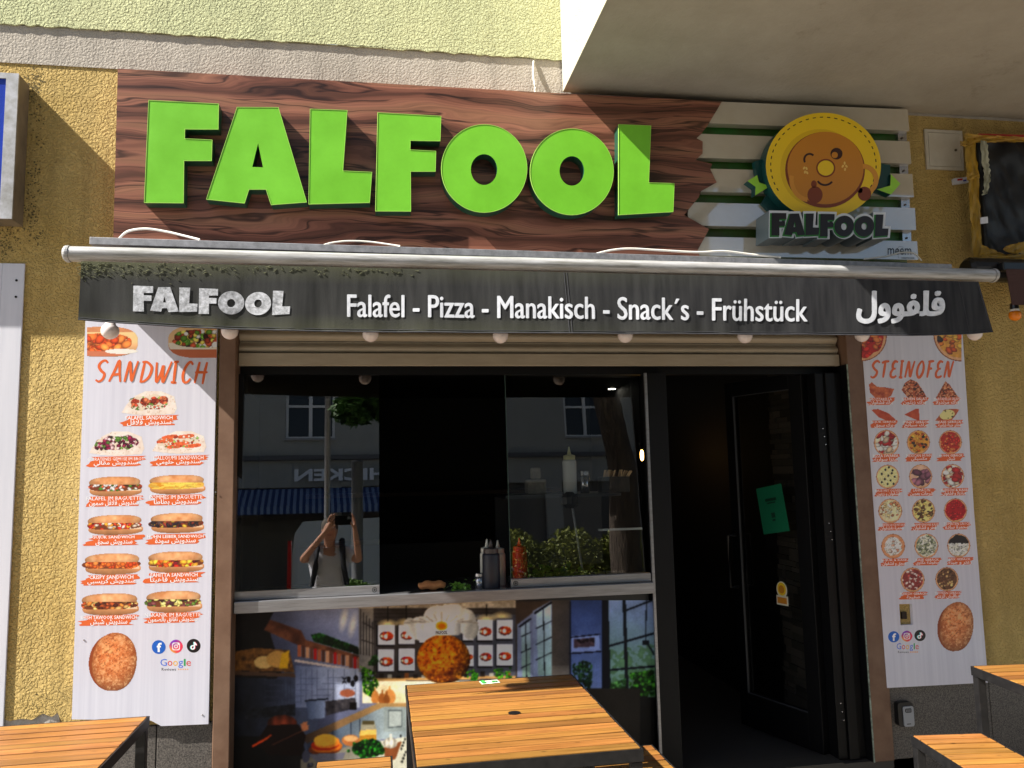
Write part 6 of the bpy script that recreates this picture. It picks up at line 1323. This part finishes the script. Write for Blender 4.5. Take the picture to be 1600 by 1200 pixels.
# lamps that are on
WARM = mat('warm_filament', S(255, 190, 90), .5, emit=S(255, 190, 96), estr=10.0); SPOT = mat('spot_glow', S(255, 250, 236), .5, emit=S(255, 246, 226), estr=6.0)
for i, (a, b) in enumerate(((912, 583), (956, 606))):
    d = ray(a, b); p = CAM + d * ((2.612 - CZ) / d[2]); t = thing('ceiling_spot', (p[0], p[1], 2.62), ['small lit ceiling spot nearer the window', 'small lit ceiling spot further back in the shop'][i], 'spotlight', 'lit ceiling spots')
    MB().lathe((p[0], p[1], 2.6), [(.05, 0), (.055, .0195)], 20).build('ring', STEEL, t); MB().lathe((p[0], p[1], 2.597), [(.038, 0), (.038, .0025)], 20).build('diffuser', SPOT, t)
def edison(px, py, Y, lab):
    c = W(px, py, Y); t = thing('filament_lamp', tuple(c), lab, 'lamp', 'warm filament lamps inside the shop')
    MB().lathe(c, [(.003, -.04), (.012, -.028), (.014, 0), (.012, .03), (.008, .045)], 14).build('bulb', WARM, t, smooth=True)
    MB().lathe(c + Vector((0, 0, .052)), [(.03, 0), (.02, .04), (.01, .05)], 12).build('socket', PLAB, t); MB().tube([tuple(c + Vector((0, 0, .1))), (c.x, c.y, 2.615)], .005, 6).build('cord', PLAB, t)
edison(1162, 676, 2.4, 'lit filament lamp seen through the open glass door'); edison(1003, 712, 2.0, 'added lamp standing in for a lamp reflection at the right edge of the right window pane')  # the second lamp is added in place of the first one's reflection
q = W(1115, 712, 4.6); MB().box(q.x - .16, q.x + .16, 4.8, 4.82, q.z - .06, q.z + .06)
ch = thing('back_counter', (1.2, 4.2, .15), 'dark back counter and shelf in the depth of the shop', 'counter')
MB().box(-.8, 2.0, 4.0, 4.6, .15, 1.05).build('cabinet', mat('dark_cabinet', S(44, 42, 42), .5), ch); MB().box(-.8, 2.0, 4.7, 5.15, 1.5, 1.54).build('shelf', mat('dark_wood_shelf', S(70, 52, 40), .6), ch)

# ------------------------------------------------------------------ the street behind the camera (seen in the panes)
ob = thing('opposite_building', (3, -24, 0), 'grey apartment house across the street, seen mirrored in the panes', 'building')
FC = mat('grey_facade', S(158, 158, 152), .9, col2=S(146, 146, 140), vscale=2)
WINX = [-8.6, -4.7, -.48, 4.9, 9.7]
m = MB(); zlv = [(5.69, 7.4), (8.9, 10.6), (12.1, 13.8)]; xs_ = [-24] ; hw_ = .85
for z0, z1 in ((4.0, 5.69), (7.4, 8.9), (10.6, 12.1), (13.8, 15.2)): m.box(-24, 12.5, -24.4, -24, z0, z1 - .001)
for z0, z1 in zlv:
    e = [-24] + [v for x_ in WINX for v in (x_ - hw_, x_ + hw_)] + [12.5]
    for k in range(0, len(e), 2): m.box(e[k], e[k + 1], -24.4, -24, z0, z1 - .001)
m.build('facade_wall', FC, ob)
FRW = flat('window_white', 226, 226, 224, .5); WG = flat('dark_window_glass', 40, 44, 50, .08)
for x_ in WINX:
    for z0, z1 in zlv:
        f = MB(); w2 = hw_ - .01
        for (a, b, c_, d_) in ((-w2, -w2 + .09, 0, z1 - z0 - .01), (w2 - .09, w2, 0, z1 - z0 - .01), (-.06, .06, 0, z1 - z0 - .01), (-w2 + .09, -.06, 1.12, 1.2), (.06, w2 - .09, 1.12, 1.2), (-w2 + .09, -.06, 0, .08), (.06, w2 - .09, 0, .08), (-w2 + .09, -.06, z1 - z0 - .09, z1 - z0 - .01), (.06, w2 - .09, z1 - z0 - .09, z1 - z0 - .01)): f.box(x_ + a, x_ + b, -24.16, -24.1, z0 + c_, z0 + d_)
        fo = f.build('window', FRW, ob); MB().box(x_ - w2, x_ + w2, -24.22, -24.18, z0, z1 - .01).build('pane', WG, fo); MB().box(x_ - hw_ - .05, x_ + hw_ + .05, -24.1, -23.9, z0 - .07, z0 - .002).build('sill', flat('sill_grey', 150, 150, 150), fo)
MB().box(-24, 12.5, -24.0, -23.8, 4.92, 5.08).build('cornice', mat('dark_cornice', S(90, 90, 92), .8), ob)
MB().box(-24, 12.5, -24.6, -24.3, 0, 4.0).build('shop_front', mat('dark_shop_front', S(50, 48, 50), .3, col2=S(90, 84, 78), vscale=.8, stretch=(1, 1, .2)), ob)
for k in range(6): MB().box(-12 + k * 4, -11.4 + k * 4, -24.25, -24.0, 0, 3.998).build('pillar', FC, ob)
MB().box(-24, 12.5, -24.9, -24.6, 0, 15.2).build('core', DARKIN, ob)
m = MB(); vs, fs = text_verts('CHICKEN', .03, 3); mn = vs.min(0); mx = vs.max(0); vs = (vs - mn) / (mx - mn)
L_ = 3.1 * 1.15; m.add([(2.75 - v[0] * 3.75, -23.78, 4.18 + v[1] * .42) for v in vs], fs)
o_ = m.build('chicken_lettering', flat('sign_white', 226, 230, 236), ob); sl_ = o_.modifiers.new('t', 'SOLIDIFY'); sl_.thickness = .06
oa = thing('blue_awning', (1, -23, 3.5), 'blue and white striped awning across the street under the lettering', 'awning')
m1, m2 = MB(), MB()
for k in range(170):
    x_ = -14 + k * .1; tg = (m1 if k % 2 else m2); tg.add([(x_, -24.0, 3.95), (x_ + .1, -24.0, 3.95), (x_ + .1, -22.4, 3.25), (x_, -22.4, 3.25)], [(0, 1, 2, 3)]); tg.add([(x_, -22.4, 3.249), (x_ + .1, -22.4, 3.249), (x_ + .1, -22.38, 3.0), (x_, -22.38, 3.0)], [(0, 1, 2, 3)])
m1.build('blue_stripes', flat('awning_blue', 24, 52, 104, .8), oa); m2.build('white_stripes', flat('awning_white', 110, 130, 160, .8), oa)
def vehicle(x0, L_, Y, prof, glass, body, lab, cat, name, nose=1):
    t = thing(name, (x0 + L_ / 2, Y, -.13), lab, cat); W2 = .9
    pts = [(x0 + a * L_, -.13 + b) for a, b in prof]
    m = MB(); m.prism(pts, Y - W2, Y + W2, caps=(1, 1)); m.build('body', body, t, bevel=.06)
    for g_ in glass: MB().prism([(x0 + a * L_, -.13 + b) for a, b in g_], Y + W2 + .001, Y + W2 + .012).build('side_window', WG, t)
    for a in (.18, .80):
        for sy in (-1, 1):
            m = MB(); c_ = (x0 + a * L_, Y + sy * .82); n_ = 20; vs = [(c_[0] + .32 * math.cos(2 * math.pi * k / n_), c_[1] + d, .19 + .32 * math.sin(2 * math.pi * k / n_)) for d in (-.11, .11) for k in range(n_)]
            m.add(vs, [(k, (k + 1) % n_, n_ + (k + 1) % n_, n_ + k) for k in range(n_)] + [tuple(range(n_)), tuple(n_ + k for k in range(n_))]); wh = m.build('wheel', PLAB, t)
            m = MB(); vs = [(c_[0] + .19 * math.cos(2 * math.pi * k / n_), c_[1] + sy * .115, .19 + .19 * math.sin(2 * math.pi * k / n_)) for k in range(n_)]; m.add(vs, [tuple(range(n_))]); m.build('rim', ALU, wh)
    return t
vn = vehicle(-.74, 4.4, -11, [(0, .35), (.0, 1.2), (.02, 2.0), (.05, 2.2), (.62, 2.26), (.72, 2.1), (.84, 1.35), (.98, 1.1), (1, .9), (1, .35)], [[(.60, 1.35), (.60, 1.95), (.70, 1.92), (.79, 1.38)]], mat('silver_blue_paint', S(196, 206, 216), .3, .0, coat=.6), 'silver blue van parked across the road behind the photographer', 'van', 'parked_van')
MB().box(-.765, -.70, -10.22, -10.06, .95, 1.75).build('tail_light', flat('red_lens', 190, 20, 20, .2), vn)
vehicle(5.2, 4.3, -10.4, [(0, .35), (0, .85), (.05, 1.0), (.22, 1.08), (.34, 1.48), (.7, 1.5), (.88, 1.08), (1, .95), (1, .35)], [[(.27, 1.08), (.36, 1.4), (.51, 1.42), (.51, 1.08)], [(.53, 1.08), (.53, 1.42), (.69, 1.42), (.8, 1.08)]], mat('dark_blue_paint', S(26, 36, 52), .2, .2, coat=1), 'dark blue car parked behind the hedge across the pavement', 'car', 'parked_car')
BARK = mat('tree_bark', S(110, 96, 84), .95, col2=S(40, 34, 30), vscale=9, stretch=(3, 3, .5), bump=1.0, bscale=14, bdist=.04)
LEAF = mat('tree_leaf', S(70, 112, 40), .6, col2=S(44, 78, 26), vscale=3, rnd=.0)
def crown(mb, cs, n, sz, rs):
    for _ in range(n):
        c_, r_ = cs[rs.randrange(len(cs))]
        u = Vector((rs.gauss(0, 1), rs.gauss(0, 1), rs.gauss(0, 1))).normalized() * r_ * rs.random() ** .45; p = Vector(c_) + Vector((u.x, u.y, u.z * .75))
        a = Vector((rs.uniform(-1, 1), rs.uniform(-1, 1), rs.uniform(-1, .4))).normalized() * sz * rs.uniform(.6, 1.3); b = a.cross(Vector((rs.uniform(-1, 1), rs.uniform(-1, 1), 1))).normalized() * sz * .5
        mb.add([tuple(p - a), tuple(p - b), tuple(p + a), tuple(p + b)], [(0, 1, 2, 3)])
tr = thing('street_tree', (3.9, -6.6, 0), 'street tree with leaning furrowed trunk, mirrored in the right pane', 'tree')
m = MB(); m.tube([(4.05, -6.6, -.1), (4.0, -6.6, .4), (3.98, -6.6, 1.4), (4.05, -6.6, 2.4), (3.88, -6.6, 3.4), (3.7, -6.7, 4.6), (3.5, -6.8, 6.2)], [.30, .24, .22, .22, .20, .17, .1], 14); m.build('trunk', BARK, tr, smooth=True)
for pts in ([(3.8, -6.6, 3.9), (2.6, -6.8, 4.7), (1.2, -7.0, 4.6), (.5, -7.0, 4.1)], [(3.7, -6.7, 4.5), (4.8, -6.4, 5.6), (6, -6.2, 6.6)], [(3.6, -6.7, 5.0), (2.8, -5.9, 6.2), (2.2, -5.6, 7.2)], [(3.6, -6.8, 5.4), (4.2, -7.8, 6.6), (4.8, -8.6, 7.2)]): MB().tube(pts, [.1, .07, .05, .02][:len(pts)], 8).build('limb', BARK, tr, smooth=True)
m = MB(); rs = random.Random(5)
crown(m, [((3.5, -6.8, 6.6), 1.8), ((5.4, -6.5, 6.8), 1.5), ((2.0, -6.4, 6.6), 1.4), ((1.4, -7.0, 5.2), .8), ((.5, -7.0, 3.75), .42), ((.2, -7.0, 3.45), .3), ((.7, -7.0, 3.5), .3), ((4.6, -8.3, 7.2), 1.4), ((6.6, -6.4, 6.0), 1.0), ((3.2, -5.6, 7.6), 1.3)], 15000, .085, rs)
o_ = m.build('crown', LEAF, tr); o_['kind'] = 'stuff'
def hedge(x0, x1, y0, y1, z0, z1, n, cols, lab, seed):
    t = thing('hedge_planter', ((x0 + x1) / 2, (y0 + y1) / 2, 0), lab, 'hedge', 'planted beds at the kerb'); MB().box(x0, x1, y0, y1, 0, z0).build('planter', mat('planter_wood', S(120, 110, 100), .8, col2=S(90, 82, 74), vscale=6), t)
    rs = random.Random(seed); m = MB()
    for _ in range(n):
        p = Vector((rs.uniform(x0, x1), rs.uniform(y0, y1), z0 + (z1 - z0) * rs.random() ** .7)); p.z += .12 * math.sin(p.x * 7 + seed) * (p.z - z0)
        a = Vector((rs.uniform(-1, 1), rs.uniform(-1, 1), rs.uniform(-.3, 1))).normalized() * rs.uniform(.02, .05); b = a.cross(Vector((rs.uniform(-1, 1), 1, rs.uniform(-1, 1)))).normalized() * .018
        m.add([tuple(p - a), tuple(p - b), tuple(p + a), tuple(p + b)], [(0, 1, 2, 3)])
    o_ = m.build('foliage', cols, t); o_['kind'] = 'stuff'
hedge(1.9, 4.9, -7.6, -6.95, .6, 1.6, 9000, mat('hedge_leaf', S(150, 156, 50), .6, col2=S(70, 84, 30), vscale=3), 'yellow green hedge in a planter, mirrored behind the red bottle', 3)
hedge(.0, .95, -6.6, -6.2, .55, 1.05, 3500, mat('grass_leaf', S(110, 150, 50), .6, col2=S(60, 90, 30), vscale=4), 'low green planter at the right of the mirrored photographer', 7)
hedge(-1.6, -.5, -6.6, -6.2, .45, .95, 3500, MATS['grass_leaf'], 'low green planter at the left of the mirrored photographer', 9)
for i, (x_, y_, r_) in enumerate(((-.14, -8.2, .045), (.33, -8.6, .09))):
    t = thing('sign_pole', (x_, y_, 0), ['thin pale sign pole rising behind the photographer', 'thick grey pole right of the photographer'][i], 'pole', 'poles at the far kerb'); MB().tube([(x_, y_, -.13), (x_, y_, 4.6 if i == 0 else 2.9)], r_, 12).build('pole', ALU if i == 0 else mat('grey_pole', S(110, 112, 116), .5), t, smooth=True)
    MB().lathe((x_, y_, 4.6 if i == 0 else 2.9), [(r_ * 1.2, 0), (r_ * .8, .03)], 12).build('cap', PLAB, t)
rb = thing('bed_rail', (-1.3, -5.9, 0), 'low white tubular rail beside the planters', 'rail'); MB().tube([(-2.2, -5.9, .72), (-.4, -5.9, .98)], .02, 8).build('bar', CABLE, rb)
for x_, z_ in ((-2.0, .75), (-1.2, .86), (-.5, .96)): MB().tube([(x_, -5.9, 0), (x_, -5.9, z_)], .018, 8).build('post', CABLE, rb)

# ------------------------------------------------------------------ the photographer, mirrored in the left pane
def skin(name, V, Eg, root, mt, parent, sub=2):
    me = bpy.data.meshes.new(name); ks = list(V); ix = {k: i for i, k in enumerate(ks)}; lo = Vector(parent.location) if parent else Vector((0, 0, 0))
    me.from_pydata([tuple(Vector(V[k][0]) - lo) for k in ks], [(ix[a], ix[b]) for a, b in Eg], []); me.materials.append(mt)
    o = bpy.data.objects.new(name, me); C.objects.link(o); o.parent = parent
    sk = o.modifiers.new('skin', 'SKIN'); sk.use_smooth_shade = True
    if not me.skin_vertices: me.attributes.new('x', 'FLOAT', 'POINT')
    for i, k in enumerate(ks):
        r_ = V[k][1]; r_ = r_ if hasattr(r_, '__len__') else (r_, r_); sv = me.skin_vertices[0].data[i]; sv.radius = r_; sv.use_root = (k == root)
    ss = o.modifiers.new('sub', 'SUBSURF'); ss.levels = sub; ss.render_levels = sub
    return o
SKIN = mat('skin_tone', S(196, 146, 118), .55, col2=S(180, 128, 102), vscale=10)
pe = thing('person', (-.17, -4.5, 0), 'person in white polo shirt with dark backpack straps holding up a phone, mirrored', 'person')
def build_person():
    V = {'pel': ((-.17, -4.52, .95), (.15, .11)), 'wa': ((-.17, -4.52, 1.10), (.14, .10)), 'ch': ((-.17, -4.53, 1.33), (.16, .11)), 'nb': ((-.17, -4.52, 1.47), (.07, .07)), 'nk': ((-.17, -4.50, 1.53), .055), 'hb': ((-.17, -4.48, 1.60), (.072, .085)), 'hm': ((-.17, -4.475, 1.69), (.078, .095)), 'ht': ((-.17, -4.485, 1.77), (.055, .065)), 'nose': ((-.17, -4.375, 1.665), .013),
         'ls': ((-.36, -4.52, 1.42), .060), 'le': ((-.45, -4.36, 1.36), .043), 'lw': ((-.20, -4.24, 1.66), .028), 'lp': ((-.165, -4.22, 1.71), (.036, .018)),
         'rs': ((.02, -4.52, 1.42), .060), 're': ((.13, -4.36, 1.34), .043), 'rw': ((.085, -4.22, 1.62), .028), 'rp': ((.075, -4.20, 1.68), (.018, .036)),
         'lh': ((-.27, -4.52, .90), .095), 'lk': ((-.28, -4.50, .50), .062), 'la': ((-.29, -4.53, .10), .042), 'lf': ((-.30, -4.40, .045), (.045, .035)),
         'rh': ((-.07, -4.52, .90), .095), 'rk': ((-.06, -4.50, .50), .062), 'ra': ((-.05, -4.53, .10), .042), 'rf': ((-.04, -4.40, .045), (.045, .035)), 'el': ((-.253, -4.49, 1.66), .014), 'er': ((-.087, -4.49, 1.66), .014)}
    E_ = [('pel', 'wa'), ('wa', 'ch'), ('ch', 'nb'), ('nb', 'nk'), ('nk', 'hb'), ('hb', 'hm'), ('hm', 'ht'), ('hm', 'nose'), ('hm', 'el'), ('hm', 'er'), ('ch', 'ls'), ('ls', 'le'), ('le', 'lw'), ('lw', 'lp'), ('ch', 'rs'), ('rs', 're'), ('re', 'rw'), ('rw', 'rp'), ('pel', 'lh'), ('lh', 'lk'), ('lk', 'la'), ('la', 'lf'), ('pel', 'rh'), ('rh', 'rk'), ('rk', 'ra'), ('ra', 'rf')]
    fl = [((-.19, -4.215, 1.75), (-.175, -4.20, 1.79), (-.15, -4.19, 1.815)), ((-.165, -4.21, 1.76), (-.145, -4.195, 1.80), (-.12, -4.185, 1.82)), ((-.145, -4.205, 1.755), (-.12, -4.19, 1.79), (-.098, -4.183, 1.805)), ((-.13, -4.21, 1.735), (-.108, -4.195, 1.76), (-.092, -4.185, 1.77)), ((-.14, -4.205, 1.70), (-.115, -4.185, 1.705), (-.095, -4.178, 1.715))]
    fr = [((.080, -4.185, 1.725), (.068, -4.175, 1.775), (.05, -4.172, 1.81)), ((.078, -4.20, 1.73), (.064, -4.195, 1.785), (.045, -4.192, 1.82)), ((.076, -4.215, 1.725), (.062, -4.215, 1.775), (.046, -4.212, 1.805)), ((.074, -4.23, 1.71), (.062, -4.232, 1.75), (.050, -4.23, 1.775)), ((.060, -4.185, 1.685), (.045, -4.17, 1.705), (.035, -4.165, 1.725))]
    for side, ff in (('lp', fl), ('rp', fr)):
        for i, (a, b, c_) in enumerate(ff):
            r0 = .0105 if i < 4 else .012
            for j, p in enumerate((a, b, c_)): V[f'{side}{i}{j}'] = (p, r0 * (1, .9, .75)[j])
            E_ += [(side, f'{side}{i}0'), (f'{side}{i}0', f'{side}{i}1'), (f'{side}{i}1', f'{side}{i}2')]
    skin('body', V, E_, 'pel', SKIN, pe)
    SH = mat('white_polo', S(206, 206, 214), .8, bump=.2, bscale=20, bdist=.01)
    sh = skin('polo_shirt', {'a': ((-.17, -4.52, .90), (.185, .14)), 'b': ((-.17, -4.52, 1.10), (.175, .13)), 'c': ((-.17, -4.53, 1.33), (.19, .135)), 'd': ((-.17, -4.52, 1.475), (.085, .085)), 'l': ((-.355, -4.52, 1.425), .082), 'l2': ((-.43, -4.41, 1.375), .068), 'r': ((.015, -4.52, 1.425), .082), 'r2': ((.10, -4.41, 1.36), .068)}, [('a', 'b'), ('b', 'c'), ('c', 'd'), ('c', 'l'), ('l', 'l2'), ('c', 'r'), ('r', 'r2')], 'c', SH, pe)
    skin('trousers', {'p': ((-.17, -4.52, .93), (.175, .135)), 'a': ((-.27, -4.52, .86), .115), 'b': ((-.28, -4.50, .50), .085), 'c': ((-.29, -4.53, .12), .07), 'd': ((-.07, -4.52, .86), .115), 'e': ((-.06, -4.50, .50), .085), 'f': ((-.05, -4.53, .12), .07)}, [('p', 'a'), ('a', 'b'), ('b', 'c'), ('p', 'd'), ('d', 'e'), ('e', 'f')], 'p', mat('dark_trousers', S(40, 42, 52), .9), pe)
    for x_ in (-.30, -.04): skin('shoe', {'a': ((x_, -4.56, .05), (.055, .045)), 'b': ((x_, -4.46, .045), (.055, .042)), 'c': ((x_, -4.36, .035), (.045, .03))}, [('a', 'b'), ('b', 'c')], 'a', PLAB, pe)
    for x_, s_ in ((-.30, -1), (-.04, 1)): MB().tube([(x_, -4.62, 1.52), (x_, -4.50, 1.555), (x_, -4.40, 1.46), (x_ + s_ * .01, -4.385, 1.30), (x_ + s_ * .05, -4.42, 1.10)], [.03, .032, .032, .03, .026], 8).build('backpack_strap', mat('dark_strap', S(30, 32, 42), .8), pe, smooth=True)
    MB().box(-.33, -.01, -4.86, -4.68, 1.02, 1.54).build('backpack', MATS['dark_strap'], pe, bevel=.05)
    m = MB(); m.lathe((-.17, -4.50, 1.655), [(.082, .0), (.090, .04), (.085, .09), (.06, .125), (.02, .14)], 20); m.build('hair', mat('short_grey_hair', S(90, 84, 78), .9, bump=.5, bscale=150, bdist=.004), pe, smooth=True)
    for x_ in (-.2, -.14): MB().lathe((x_, -4.392, 1.69), [(.002, -.009), (.010, -.004), (.010, .004), (.002, .009)], 10).build('eye', WHITEP, pe, smooth=True)
    MB().tube([(-.20, -4.388, 1.615), (-.17, -4.382, 1.611), (-.14, -4.388, 1.615)], [.004, .007, .004], 6).build('mouth', flat('lip_tone', 150, 84, 76), pe)
try: build_person()
except Exception as ex: print('person', ex)
ph = thing('phone', (-.03, -4.17, 1.755), 'black phone held up by the mirrored photographer', 'phone')
MB().box(-.125, .045, -4.176, -4.166, 1.70, 1.80).build('case', PLAB, ph, bevel=.004); MB().lathe((0, 0, 0), [(.018, 0), (.017, .004)], 16).build('lens_ring', STEEL, ph, world=False).matrix_local = Matrix.Translation((.045, .009, .015)) @ Matrix.Rotation(-math.pi / 2, 4, 'X')
